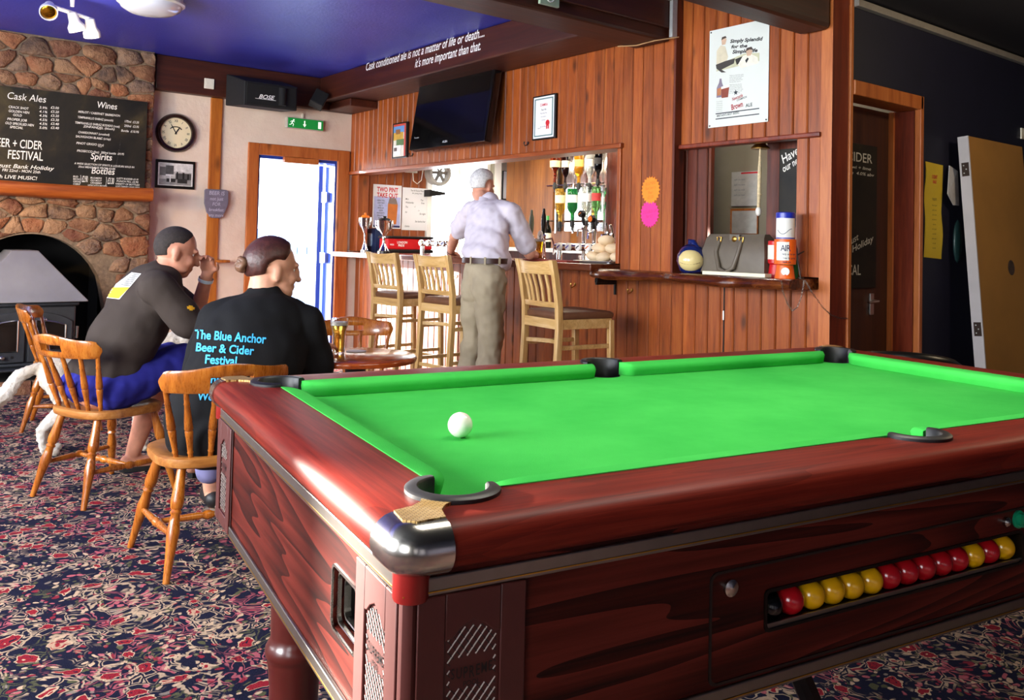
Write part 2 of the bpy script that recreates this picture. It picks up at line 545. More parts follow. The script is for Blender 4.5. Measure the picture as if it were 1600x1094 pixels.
# leaf, opened outwards on the right hinge
leaf = MB(); leaf.box(-0.045, 0.0, 0.0, 0.82, -0.02, DZ - 0.04, Matrix.Translation((DX1 - 0.045, YD + 0.215, 0)) @ Matrix.Rotation(R(-27.5), 4, 'Z'))
leaf_o = leaf.build('door_leaf', M_BLUE, door_frame, 0, 0.004)
M_STEEL = metal('brushed_steel', '#b9b9b6', 0.3)
for hz in (1.60, 0.98, 0.30):
    h = MB(); h.box(DX1 - 0.058, DX1 - 0.02, YD + 0.10, YD + 0.212, hz - 0.05, hz + 0.05); h.cyl((DX1 - 0.05, YD + 0.205, hz - 0.055), (DX1 - 0.05, YD + 0.205, hz + 0.055), 0.011, n=8)
    h.build('hinge', M_STEEL, door_frame, 30)
cl = MB(); cl.cbox((3.62, YD - 0.02, DZ - 0.03), (0.36, 0.05, 0.055))
cl.build('head_plate', M_FRAME, door_frame, 0, 0.004)
# outside: pale paving and a boarded gate
f = MB(); f.box(1.0, 7.0, 8.2, 13.0, -0.14, -0.02)
struct('floor_outside', f, plain('pale_paving', '#d8d4cb', 0.9, 0, 0.1, 3))
gate = thing('boarded_gate', 'pale blue boarded gate seen outside through the open exit door', 'gate', (4.6, 9.6, -0.02), 0.0)
M_PALEB = plain('pale_blue_boards', '#8fb0dc', 0.6, 0, 0.06, 8)
bm_ = MB(); bm_.box(-0.055, 0.055, -0.012, 0.012, 0, 1.27)
bme = bm_.mesh('board', M_PALEB, 0)
for k in range(16): inst('board', bme, gate, loc=(-0.95 + k * 0.125, 0, 0.02))
g = MB(); g.box(-1.02, 1.0, 0.014, 0.05, 0.25, 0.34); g.box(-1.02, 1.0, 0.014, 0.05, 1.0, 1.09); g.build('rail', M_PALEB, gate, 0)
g = MB(); g.box(-1.02, -0.98, -0.0, 0.06, -0.0, 2.2); g.build('post', M_PALEB, gate, 0)

# ------------------------------------------------------------------ bar wall: backing, boards, lintel
def mb_plank(w, h, t=0.016, ch=0.0065):
    """upright board standing on local y=0, chamfered face towards +z"""
    p = [(-w / 2, 0), (w / 2, 0), (w / 2, t - ch), (w / 2 - ch, t), (-w / 2 + ch, t), (-w / 2, t - ch)]
    m = MB(); n = 6
    vs = [(x, 0, z) for x, z in p] + [(x, h, z) for x, z in p]
    fs = [tuple(range(n)), tuple(range(2 * n - 1, n - 1, -1))] + [(i, i + n, (i + 1) % n + n, (i + 1) % n) for i in range(n)]
    return m.add(vs, fs)
_pc = {}
def planks(parent, M, width, h, pw, mat, name='plank', gap=0.0036, jit=0.0012):
    """boards side by side over `width` along local x, `h` tall from local y=0"""
    n = max(1, round(width / pw)); w = width / n
    key = (round(w, 4), round(h, 4), mat.name)
    if key not in _pc:
        m = mb_plank(w - gap, h)
        # grain runs along local y: turn the mesh so that its own z is the long axis
        me = m.mesh(name, mat, 0)
        me.transform(Matrix.Rotation(R(90), 4, 'X'))
        _pc[key] = me
    for k in range(n):
        L = M @ Matrix.Translation(((k + 0.5) * w, 0, random.uniform(-jit, jit))) @ Matrix.Rotation(R(-90), 4, 'X')
        inst(name, _pc[key], parent, M=L)

# the opening: right post starts at Y 4.14, section right of the corner is recessed
YO, YC, XR, YP = 4.115, 3.665, 4.225, 2.655
ZL, ZC = 1.845, 1.05
f = MB()
f.box(XB + 0.018, XB + 0.12, YC, YD, 1.86, CEIL)                      # above the opening
f.box(XB + 0.018, XB + 0.12, YC, YO, 1.022, 1.86)                          # the post right of it
f.box(XR + 0.018, XR + 0.12, YP - 0.02, YC, 1.82, CEIL)                # over the hatch
f.box(XB + 0.10, XB + 0.14, YP, YD, FZ, 0.954)                           # under the counter and ledge
wall_bar = struct('wall_bar', f, M_PINE_DK)
planks(wall_bar, facing_x((XB + 0.018, YD, 1.862)), YD - YO, CEIL - 1.864, 0.092, M_PINE)
planks(wall_bar, facing_x((XB + 0.018, YO, 1.02)), YO - YC, CEIL - 1.022, 0.092, M_PINE)
planks(wall_bar, facing_x((XR + 0.018, YC - 0.002, 1.822)), YC - YP, CEIL - 1.824, 0.094, M_PINE)
planks(wall_bar, facing_x((XB + 0.10, YD - 0.02, FZ)), YD - 0.02 - 4.22, 1.04, 0.095, M_PINE)
planks(wall_bar, facing_x((XB + 0.10, 4.218, FZ)), 4.218 - YP, 1.01, 0.10, M_PINE)
# return board at the corner, turned from the window; shade put into its dark colour
f = MB(); f.box(XB - 0.002, XR + 0.03, YC - 0.018, YC - 0.001, 1.02, CEIL - 0.002); f.build('return_board', M_PINE_DK, wall_bar, 0)
# lintel rail and opening trim
f = MB(); f.box(XB - 0.03, XB + 0.16, YO - 0.02, YD - 0.004, ZL - 0.012, ZL + 0.022)
struct('trim_3', f, M_PINE_Y, 0, 0.006)
f = MB(); f.box(XB - 0.012, XB + 0.13, YO - 0.004, YO + 0.028, 1.055, ZL - 0.014)
struct('trim_4', f, M_PINE, 0, 0.004)
f = MB(); f.box(XR - 0.03, XR + 0.05, YP - 0.005, YC - 0.02, 1.795, 1.823)
struct('trim_5', f, M_MAHOG, 0, 0.006)
# far reveal inside the opening, behind the corner
f = MB(); f.box(XB + 0.02, XB + 0.14, YD - 0.16, YD - 0.002, 1.055, ZL - 0.014)
o = struct('trim_6', f, M_PINE, 0, 0.004)

# hatch: dark boards on its left, light boards on its right
yl0, yl1 = on_x(1049, 300, 4.30).y, on_x(1107, 300, 4.30).y
planks(wall_bar, facing_x((4.30, yl0 + 0.02, 1.03)), yl0 + 0.02 - yl1, 0.768, 0.085, M_PINE_DK)
yr0, yr1 = on_x(1243, 300, XR).y, YP
planks(wall_bar, facing_x((XR + 0.016, yr0, 1.03)), yr0 - yr1, 0.768, 0.095, M_PINE)

# ------------------------------------------------------------------ corner post, recessed pub door, navy wall
YW = 2.597
xp0 = on_y(1296, 300, YW).x; xp1 = on_y(1326, 300, YW).x; xp2 = on_y(1332, 300, YW).x
post = MB(); post.box(4.23, xp1 + 0.0, YW, YP - 0.006, FZ, 2.583)
post_o = struct('trim_7', post, M_MAHOG, 0)
e = MB(); e.box(4.215, xp0, YW - 0.010, YW + 0.058, FZ, 2.58); e.build('edge', M_FRAME, post_o, 0, 0.004)
e = MB(); e.box(xp1 - 0.012, xp1 + 0.018, YW - 0.012, YW + 0.1, FZ, 2.58); e.build('edge', M_FRAME, post_o, 0, 0.004)
dxr = on_y(1437, 300, YW).x
f = MB()
f.box(dxr, 7.7, YW, YW + 0.15, FZ, 2.584); f.box(xp1, dxr - 0.0005, YW, YW + 0.15, 2.13, 2.584)
wall_right = struct('wall_right', f, M_NAVY)
# door casing with its deep right jamb
YLEAF = on_x(1390, 300, dxr - 0.03).y
f = MB()
f.box(xp1 + 0.02, dxr + 0.0, YW - 0.02, YW + 0.14, 2.045, 2.128)
f.box(dxr - 0.03, dxr + 0.008, YW - 0.02, YW + 0.02, FZ, 2.128)
door2 = struct('door_2', f, M_FRAME, 0, 0.005)
f = MB(); f.box(dxr - 0.03, dxr - 0.004, YW + 0.022, YLEAF, FZ, 2.043); f.build('jamb', M_MAHOG, door2, 0)
f = MB(); f.box(dxr - 0.05, dxr - 0.03, YLEAF - 0.03, YLEAF, FZ, 2.043); f.build('door_stop', M_FRAME, door2, 0)
M_DKDOOR = wood('dark_brown_door', '#2b1208', '#43200f', '#563016', 'z', 0.8, 0.4, False, 0.1)
f = MB(); f.box(xp1, dxr - 0.03, YLEAF, YLEAF + 0.045, FZ + 0.01, 2.04)
dleaf = f.build('door_leaf', M_DKDOOR, door2, 0)
hp = on_y(1360, 470, YLEAF)
f = MB(); f.box(hp.x - 0.022, hp.x + 0.022, YLEAF - 0.012, YLEAF, hp.z - 0.085, hp.z + 0.045); f.build('handle_plate', M_STEEL, dleaf, 0, 0.003)
f = MB(); f.tube([(hp.x, YLEAF - 0.008, hp.z), (hp.x, YLEAF - 0.05, hp.z), (hp.x - 0.03, YLEAF - 0.058, hp.z), (hp.x - 0.12, YLEAF - 0.055, hp.z - 0.004)], [0.009, 0.009, 0.010, 0.008], 10); f.build('handle', M_STEEL, dleaf, 40)
# conduit along the top of the navy wall
f = MB(); f.box(4.42, 7.6, YW - 0.04, YW - 0.002, 2.535, 2.575)
struct('trim_8', f, plain('grey_conduit', '#8f8880', 0.5), 0, 0.004)

# ------------------------------------------------------------------ room behind the bar
f = MB(); f.box(5.95, 6.05, 2.65, 8.2, FZ, CEIL)
struct('wall_bar_back', f, M_GREYW)
f = MB(); f.box(4.30, 5.12, YD, YD + 0.2, FZ, CEIL); f.box(5.12, 6.05, YD, YD + 0.2, 0, 0.95); f.box(5.12, 6.05, YD, YD + 0.2, 2.1, CEIL)
wbe = struct('wall_bar_end', f, M_OFFW)
planks(wbe, facing_y((4.29, YD, 0.98)), 0.80, 1.3, 0.10, M_PINE)
# the window at the end of the bar
f = MB(); f.box(5.10, 5.16, YD - 0.03, YD + 0.1, 0.93, 2.12); f.box(5.90, 5.948, YD - 0.03, YD + 0.1, 0.93, 2.12); f.box(5.16, 5.90, YD - 0.03, YD + 0.1, 0.93, 0.97); f.box(5.16, 5.90, YD - 0.03, YD + 0.1, 2.08, 2.12); f.box(5.52, 5.55, YD - 0.0, YD + 0.06, 0.97, 2.08)
win = struct('window_1', f, plain('white_gloss', '#f2f0ea', 0.35, 0, 0.03), 0, 0.004)
f = MB(); f.box(5.16, 5.52, YD + 0.02, YD + 0.026, 0.97, 2.08); f.build('pane', glass('window_glass'), win, 0)
f = MB(); f.box(5.55, 5.90, YD + 0.02, YD + 0.026, 0.97, 2.08); f.build('pane', glass('window_glass'), win, 0)

# ------------------------------------------------------------------ beams
XW = 3.76
f = MB(); f.box(XW, XB - 0.002, 4.02, YD - 0.102, 2.532, CEIL - 0.002)
beam_text = struct('trim_9', f, M_BEAM_Y, 0, 0.012)
f = MB(); f.box(XB - 0.3, XB - 0.002, 7.45, YD - 0.102, 2.455, 2.53)
struct('trim_10', f, M_BEAM_Y, 0, 0.01)
f = MB(); f.box(-2.1, XB - 0.002, 3.70, 4.0, 2.485, CEIL - 0.002)
struct('trim_11', f, M_BEAM, 0, 0.02)
f = MB(); f.box(-2.1, XB - 0.002, 3.67, 3.699, 2.56, CEIL - 0.002)
struct('trim_12', f, M_BEAM, 0, 0.006)
f = MB(); f.box(2.0, XR - 0.002, 2.60, 2.80, 2.375, CEIL - 0.002)
struct('trim_13', f, M_BEAM, 0, 0.03)
# ------------------------------------------------------------------ stone chimney breast
YS = 7.86          # face of the mortar
XS0, XS1 = -0.35, 2.185
ARX, ARR = 1.28, 0.565     # arch centre and half width
ARZ = 0.54                 # springing height
def arch_top(x):
    t = (x - ARX) / ARR
    return None if abs(t) >= 1 else ARZ + 0.62 * math.sqrt(1 - t * t)
def make_stone():
    t = NT('rubble_stone')
    v = t.coords((1, 1, 1), rand=True)
    n1 = t.noise(v, 5, 5, 0.65); n2 = t.noise(v, 24, 4, 0.7)
    oi = t.n('ShaderNodeObjectInfo')
    base = t.ramp(oi.outputs['Random'], [(0.0, hexc('#5f3526')), (0.16, hexc('#7b6352')), (0.32, hexc('#6b3d2e')), (0.48, hexc('#8a6a50')), (0.62, hexc('#4c3d38')), (0.76, hexc('#8f5638')), (0.9, hexc('#6a5a52'))], 'CONSTANT')
    c = t.mix(t.ramp(n1.outputs[0], [(0.35, (0, 0, 0)), (0.7, (1, 1, 1))]), base, t.mix(0.75, base, hexc('#b08560')))
    c = t.mix(t.ramp(n2.outputs[0], [(0.5, (0, 0, 0)), (0.75, (0.7, 0.7, 0.7))]), c, t.mix(0.55, base, hexc('#2a1a14')))
    t.bump(t.math('ADD', n1.outputs[0], t.math('MULTIPLY', n2.outputs[0], 0.5)), 1.0, 0.035)
    return t.done(0.75, 0, 0.35, c)
M_STONE = make_stone()
def make_mortar():
    t = NT('lime_mortar')
    v = t.coords(rand=False, world=True)
    n1 = t.noise(v, 30, 5, 0.7)
    t.bump(n1.outputs[0], 0.7, 0.012)
    return t.done(0.9, 0, 0.2, t.ramp(n1.outputs[0], [(0.3, hexc('#6a5a4a')), (0.7, hexc('#957f68'))]))
M_MORTAR = make_mortar()
# body of the breast with the arched opening cut through it
poly = [(XS0, FZ), (ARX - ARR, FZ), (ARX - ARR, ARZ)]
for k in range(1, 20):
    x = ARX - ARR + 2 * ARR * k / 20
    poly.append((x, arch_top(x)))
poly += [(ARX + ARR, ARZ), (ARX + ARR, FZ), (XS1 - 0.012, FZ), (XS1 - 0.012, CEIL - 0.002), (XS0, CEIL - 0.002)]
m = MB()
m.prism(poly, -0.13, 0.0, frame((0, YS, 0), (1, 0, 0), (0, 0, 1)))
wall_stone = struct('wall_chimney', m, M_MORTAR)
# recess with near-black lining
m = MB(); m.box(0.66, 1.90, 8.55, 8.58, FZ, 1.3)
m.box(0.66, 0.70, YD + 0.002, 8.56, FZ, 1.2); m.box(1.86, 1.90, YD + 0.002, 8.56, FZ, 1.2); m.box(0.66, 1.90, YD + 0.002, 8.58, 1.19, 1.3)
m.build('fire_recess', plain('near_black_lining', '#0c0a09', 0.9, 0, 0.2, 12), wall_stone, 0)

def clip(poly, nx, ny, c):
    """keep nx*x + ny*y <= c"""
    out = []
    for i in range(len(poly)):
        a, b = poly[i], poly[(i + 1) % len(poly)]
        da, db = nx * a[0] + ny * a[1] - c, nx * b[0] + ny * b[1] - c
        if da <= 0: out.append(a)
        if da * db < 0:
            s = da / (da - db); out.append((a[0] + (b[0] - a[0]) * s, a[1] + (b[1] - a[1]) * s))
    return out
def cells(seeds, bounds, ax):
    """nearest-seed cells, stretched sideways by ax"""
    res = []
    for i, p in enumerate(seeds):
        poly = [(bounds[0] / ax, bounds[2]), (bounds[1] / ax, bounds[2]), (bounds[1] / ax, bounds[3]), (bounds[0] / ax, bounds[3])]
        q = (p[0] / ax, p[1])
        for j, s in enumerate(seeds):
            if i == j: continue
            t = (s[0] / ax, s[1])
            nx, ny = t[0] - q[0], t[1] - q[1]
            if nx * nx + ny * ny > 0.5: continue
            poly = clip(poly, nx, ny, (t[0] ** 2 + t[1] ** 2 - q[0] ** 2 - q[1] ** 2) / 2)
            if len(poly) < 3: break
        if len(poly) >= 3: res.append([(x * ax, y) for x, y in poly])
    return res
def area(p): return abs(sum(p[i][0] * p[(i + 1) % len(p)][1] - p[(i + 1) % len(p)][0] * p[i][1] for i in range(len(p)))) / 2
def rounded(poly, joint, cut=0.17):
    cx = sum(p[0] for p in poly) / len(poly); cy = sum(p[1] for p in poly) / len(poly)
    r = math.sqrt(area(poly) / PI); s = max(0.3, 1 - joint / r)
    poly = [(cx + (x - cx) * s, cy + (y - cy) * s) for x, y in poly]
    out = []
    for i in range(len(poly)):
        a, b = poly[i], poly[(i + 1) % len(poly)]
        out.append((a[0] + (b[0] - a[0]) * cut, a[1] + (b[1] - a[1]) * cut)); out.append((a[0] + (b[0] - a[0]) * (1 - cut), a[1] + (b[1] - a[1]) * (1 - cut)))
    return out, (cx, cy), r
def stone_mesh(outline, c, depth, rnd):
    """low stone: rim at the mortar, shoulder, off-centre crown"""
    n = len(outline)
    cx, cy = c
    tilt = (rnd.uniform(-0.02, 0.02), rnd.uniform(-0.02, 0.02))
    rings = []
    for s, h in ((1.0, -0.01), (0.975, depth * 0.45), (0.84, depth * 0.92)):
        rings.append([((x - cx) * s * rnd.uniform(0.95, 1.03), (y - cy) * s * rnd.uniform(0.95, 1.03), h + tilt[0] * (x - cx) + rnd.uniform(-0.003, 0.003)) for x, y in outline])
    m = MB(); m.loft(rings, True, False)
    top = len(m.v); m.v.append(Vector((rnd.uniform(-0.01, 0.01), rnd.uniform(-0.01, 0.01), depth * rnd.uniform(0.95, 1.15))))
    for i in range(n):
        m.f.append([2 * n + i, 2 * n + (i + 1) % n, top]); m.mi.append(0)
    return m
def stones(parent, seeds, bounds, ax, joint, depth, base_frame, keep, mat, name='stone', smooth=50):
    rnd = random.Random(11)
    for poly in cells(seeds, bounds, ax):
        out, c, r = rounded(poly, joint)
        if arch_top(c[0]) is not None and c[1] < arch_top(c[0]) + 0.012: continue
        out = [((a[0] + (b_[0] - a[0]) * f_), (a[1] + (b_[1] - a[1]) * f_)) for a, b_ in zip(out, out[1:] + out[:1]) for f_ in (0, .5)]
        out = [(c[0] + (x - c[0]) * g_, c[1] + (y - c[1]) * g_) for (x, y) in out for g_ in (rnd.uniform(.90, 1.05),)]
        nu = []
        for x, y in out:      # pull corners off the arch opening
            dx, dy = (x - ARX) / (ARR + 0.012), (y - ARZ) / 0.632
            if y < ARZ and abs(dx) < 1: x = ARX + (ARR + 0.012) * (1 if dx > 0 else -1)
            elif y >= ARZ and dx * dx + dy * dy < 1:
                g = 1 / math.sqrt(dx * dx + dy * dy); x, y = ARX + (x - ARX) * g, ARZ + (y - ARZ) * g
            nu.append((x, y))
        out = nu; c = (sum(p[0] for p in out) / len(out), sum(p[1] for p in out) / len(out))
        if not keep(c, out): continue
        m = stone_mesh(out, c, depth * rnd.uniform(0.4, 1.3), rnd)
        o = m.build(name, mat, parent, smooth)
        o.matrix_local = base_frame @ Matrix.Translation((c[0], c[1], 0))
rnd = random.Random(5)
seeds = []
z = 0.06
row = 0
while z < CEIL:
    step = rnd.uniform(0.095, 0.15)
    x = XS0 + rnd.uniform(0, 0.2)
    while x < XS1:
        seeds.append((x, z + rnd.uniform(-0.055, 0.055)))
        x += rnd.uniform(0.10, 0.29)
    z += step
def keep(c, out):
    return c[0] > 0.55
# stones seated on the arch
for k in range(13):
    a = PI * (k + 0.5) / 13
    x, zz = ARX + (ARR + 0.075) * math.cos(a), ARZ + (0.62 + 0.075) * math.sin(a)
    seeds = [s for s in seeds if math.hypot(s[0] - x, s[1] - zz) > 0.075 and not (arch_top(s[0]) is not None and s[1] < arch_top(s[0]) - .02)]
for k in range(13):
    a = PI * (k + 0.5) / 13
    seeds.append((ARX + (ARR + 0.075) * math.cos(a), ARZ + (0.62 + 0.075) * math.sin(a)))
stones(wall_stone, seeds, (XS0, XS1, 0.0, CEIL - 0.01), 1.55, 0.0025, 0.024, facing_y((0, YS, 0)), keep, M_STONE)
# quoins on the right return
rnd = random.Random(8)
z = 0.02
while z < CEIL - 0.1:
    h = rnd.uniform(0.10, 0.19)
    h = min(h, CEIL - 0.02 - z)
    m = MB(); m.cbox((0, 0, 0), (h - 0.012, 0.12 + rnd.uniform(-.01, .01), 0.02))
    o = m.build('stone', M_STONE, wall_stone, 30, 0.006)
    o.matrix_local = frame((XS1 - 0.012, YS + 0.066, z + h / 2), (0, 0, 1), (0, 1, 0))
    z += h

# mantel shelf: rounded orange timber
m = MB()
mz0, mz1 = 1.455, 1.575
prof = [(0, mz0 + 0.02), (0.02, mz0), (0.15, mz0 + 0.006), (0.175, mz0 + 0.03), (0.178, mz1 - 0.03), (0.155, mz1 - 0.004), (0.02, mz1), (0, mz1 - 0.01)]
M_MANTEL = wood('mantel_timber', '#6a2d10', '#9a4c1a', '#b96a2c', 'x', 0.7, 0.4, True, 0.05)
m.loft([[(x, YS - d, zz + (0.008 * math.sin(3 * x))) for d, zz in prof] for x in [XS0 + 0.1 + (2.155 - XS0 - 0.1) * k / 16 for k in range(17)]])
mantel = tag(m.build('mantel_shelf', M_MANTEL, None, 50), 'thick orange-brown timber mantel shelf below the long chalkboard', 'shelf')
# raised slate hearth
hearth = thing('stone_hearth', 'low dark slate hearth under the stove', 'hearth', (1.0, 7.5, FZ))
M_SLATE = plain('dark_slate', '#2a2724', 0.7, 0, 0.25, 9, 0.4)
m = MB(); m.box(-0.9, 0.85, -0.10, 0.356, 0, 0.105); m.build('slab', M_SLATE, hearth, 0, 0.008)
rnd = random.Random(3)
x = -0.9
while x < 0.82:
    w = min(rnd.uniform(0.16, 0.30), 0.85 - x)
    m = MB(); m.cbox((0, 0, 0), (w - 0.012, 0.05, 0.10))
    inst('stone', m.mesh('stone', M_STONE, 30), hearth, loc=(x + w / 2, -0.126, 0.052))
    x += w

# ------------------------------------------------------------------ wood burning stove
M_IRON = plain('grey_cast_iron', '#34363a', 0.5, 0.25, 0.15, 30, 0.1)
M_HOOD = plain('pale_grey_hood', '#8d8d92', 0.42, 0.35, 0.08, 5)
M_BLACK = plain('black_satin', '#0b0b0d', 0.4, 0, 0.1, 20)
sx0 = 1.20
stove = thing('wood_stove', 'dark grey cast iron wood stove with pale sheet metal hood in the stone arch', 'stove', (sx0, 7.66, 0.062))
m = MB(); m.box(-0.34, 0.34, -0.20, 0.38, 0.07, 0.545); m.box(-0.36, 0.36, -0.22, 0.38, 0.545, 0.575); m.box(-0.365, 0.365, -0.22, 0.38, 0.09, 0.12)
m.build('body', M_IRON, stove, 30, 0.012)
for lx in (-0.29, 0.29):
    for ly in (-0.15, 0.30):
        m = MB(); m.lathe([(0.03, 0), (0.025, 0.02), (0.035, 0.07)], 10, Matrix.Translation((lx, ly, 0))); m.build('leg', M_IRON, stove)
hb = 0.577
hz = on_y(50, 392, 7.5).z - 0.062
m = MB()
ring = lambda hw, y0, y1, z: [(-hw, y0, z), (hw, y0, z), (hw, y1, z), (-hw, y1, z)]
m.loft([ring(0.42, -0.25, 0.40, hb), ring(0.415, -0.245, 0.40, hb + 0.012), ring(0.10, -0.03, 0.38, hz - 0.01), ring(0.095, -0.02, 0.37, hz)])
m.build('hood', M_HOOD, stove, 20, 0.01)
for s in (-1, 1):
    w = 0.185
    poly = []
    x0, x1 = (0.010, 0.315) if s > 0 else (-0.315, -0.010)
    # arch-topped pair: outer top corner lower than the inner one
    outl = [(x0, 0.125), (x1, 0.125)]
    N = 8
    top = []
    for k in range(N + 1):
        x = x1 + (x0 - x1) * k / N
        t = abs(x) / 0.315
        top.append((x, 0.37 + 0.14 * math.sqrt(max(0, 1 - (t * 0.92) ** 2))))
    outl += top
    m = MB(); m.prism(outl, 0.0, 0.028, frame((0, -0.20, 0), (1, 0, 0), (0, 0, 1)))
    d = m.build('door', M_IRON, stove, 30, 0.006)
    inn = [(x0 + 0.05, 0.21), (x1 - 0.05, 0.21)]
    for k in range(N + 1):
        x = (x1 - 0.05) + ((x0 + 0.05) - (x1 - 0.05)) * k / N
        t = abs(x) / 0.315
        inn.append((x, 0.32 + 0.125 * math.sqrt(max(0, 1 - (t * 0.92) ** 2))))
    m = MB(); m.prism(inn, 0.0285, 0.031, frame((0, -0.20, 0), (1, 0, 0), (0, 0, 1)))
    m.build('pane', plain('sooty_glass', '#1c1714', 0.12, 0, 0.4, 14), d, 0)
    rim = MB(); rim.tube([(x, -0.232, z) for x, z in inn], 0.006, 6, closed=True); rim.build('pane_rim', M_STEEL, d, 40)
    for kz, kx in ((0.445, x0 + 0.10), (0.168, (x0 + x1) / 2)):
        m = MB(); m.lathe([(0.006, 0), (0.006, 0.02), (0.016, 0.026), (0.018, 0.036), (0.010, 0.045), (0.0, 0.046)], 12, frame((kx if kz < .5 else x0 + (0.20 if s > 0 else 0.10), -0.228, kz), (1, 0, 0), (0, 0, 1)))
        m.build('knob', M_STEEL, d, 40)
    v = MB()
    for k in range(3):
        xx = (x0 + x1) / 2 + (k - 1) * 0.07
        if k != 1: v.cyl((xx, -0.2285, 0.168), (xx, -0.231, 0.168), 0.010, n=10)
    v.build('vent_hole', M_BLACK, d, 0)
    hcx = 0.29 * s
    m = MB(); m.tube([(hcx + 0.045 * s, -0.21, 0.30), (hcx + 0.05 * s, -0.26, 0.30), (hcx + 0.05 * s, -0.27, 0.39)], [0.008, 0.009, 0.011], 8); m.build('handle', M_STEEL, d, 40)
m = MB(); m.box(-0.32, 0.32, -0.32, -0.205, 0.075, 0.088); m.build('ash_lip', M_IRON, stove, 0, 0.004)
# ------------------------------------------------------------------ pool table
M_MAH_A = None
def mahogany(name, along, flip=False, dark='#1c0705', mid='#44130c', light='#632219', rough=0.28, cath=True):
    """red laminate with long cathedral figure running along one axis"""
    t = NT(name)
    sc = {'x': (0.55, 5.0, 5.0), 'y': (5.0, 0.55, 5.0), 'z': (5, 5, .55)}[along]
    v = t.coords(sc, rand=False)
    big = t.noise(v, 1.15, 2, 0.4, 0.3)
    rings = t.math('MULTIPLY', big.outputs[0], 16.0)
    saw = t.math('FRACT', rings)
    sc2 = {'x': (1.5, 55, 55), 'y': (55, 1.5, 55), 'z': (55, 55, 1.5)}[along]
    v2 = t.coords(sc2, rand=False)
    fine = t.noise(v2, 2.2, 5, 0.65)
    g = t.math('ADD', t.math('MULTIPLY', saw, 0.45 if cath else 0.12), t.math('MULTIPLY', fine.outputs[0], 0.55 if cath else 0.8))
    c = t.ramp(g, [(0.22, hexc(dark)), (0.48, hexc(mid)), (0.78, hexc(light))])
    return t.done(rough + (0.16 if cath else 0.16), 0, 0.15, c, 0.0)
MX = mahogany('mahogany_along_table', 'x'); MY = mahogany('mahogany_across_table', 'y')
MRX = mahogany('mahogany_rail_along', 'x', cath=False, dark='#3f0f09', mid='#6c1d12', light='#8a3120', rough=0.3)
MRY = mahogany('mahogany_rail_across', 'y', cath=False, dark='#3f0f09', mid='#6c1d12', light='#8a3120', rough=0.3)
def make_cloth():
    t = NT('green_cloth')
    v = t.coords(rand=False)
    n1 = t.noise(v, 420, 2); n2 = t.noise(v, 3.0, 4, 0.6)
    c = t.ramp(n2.outputs[0], [(0.3, hexc('#36a844')), (0.7, hexc('#48bd52'))])
    t.bump(n1.outputs[0], 0.35, 0.0015)
    return t.done(0.95, 0, 0.04, c)
M_CLOTH = make_cloth()
M_CHROME = metal('satin_chrome', '#c4c1bb', 0.22)
M_TRIM = metal('brushed_trim_metal', '#8f8a84', 0.35)
M_RUBBER = plain('black_pocket_rubber', '#131214', 0.45, 0, 0.15, 30)
M_PLAST = plain('maroon_plastic', '#4a1a15', 0.5, 0, 0.06, 40, 0.05)
M_REDC = plain('red_corner_moulding', '#7d1512', 0.33, 0, 0.06, 20)

TL, TW = 1.936, 1.004
yaw = -0.1636
t_ex = Vector((math.cos(yaw), math.sin(yaw), 0)); t_ey = Vector((-math.sin(yaw), math.cos(yaw), 0))
t_o = Vector((0.6845, 0.9964, 0))
tc = t_o + t_ex * TL / 2 + t_ey * TW / 2
pool = thing('pool_table', 'large mahogany pool table with bright green cloth in the foreground', 'table', tuple(tc), yaw)
OFF = Matrix.Translation((-TL / 2, -TW / 2, 0))          # table coordinates: a along, b across, from the near left cloth corner
def tpart(mb, name, mat, parent=None, smooth=40, bevel=0.0, seg=2):
    if parent is None:
        for i, p in enumerate(mb.v): mb.v[i] = OFF @ p
        return mb.build(name, mat, pool, smooth, bevel, seg)
    for i, p in enumerate(mb.v): mb.v[i] = OFF @ p
    return mb.build(name, mat, parent, smooth, bevel, seg)
ZR, ZBED = 0.832, 0.797
PR = 0.052
pockets = [(0.012, 0.012), (TL - 0.012, 0.012), (0.012, TW - 0.012), (TL - 0.012, TW - 0.012), (TL / 2, -0.012), (TL / 2, TW + 0.012)]
# cloth-covered bed, notched at the pockets
def arc(c, r, a0, a1, n): return [(c[0] + r * math.cos(R(a0 + (a1 - a0) * k / n)), c[1] + r * math.sin(R(a0 + (a1 - a0) * k / n))) for k in range(n + 1)]
out = []
out += arc(pockets[0], PR, 100, -10, 10)
h = math.sqrt(PR * PR - 0.012 ** 2)
out += arc(pockets[4], PR, 166, 14, 10)
out += arc(pockets[1], PR, 190, 80, 10)
out += arc(pockets[3], PR, 280, 170, 10)
out += arc(pockets[5], PR, -14, -166, 10)
out += arc(pockets[2], PR, 10, -100, 10)
m = MB(); m.prism(out, ZBED - 0.03, ZBED); tpart(m, 'cloth_bed', M_CLOTH, smooth=0)
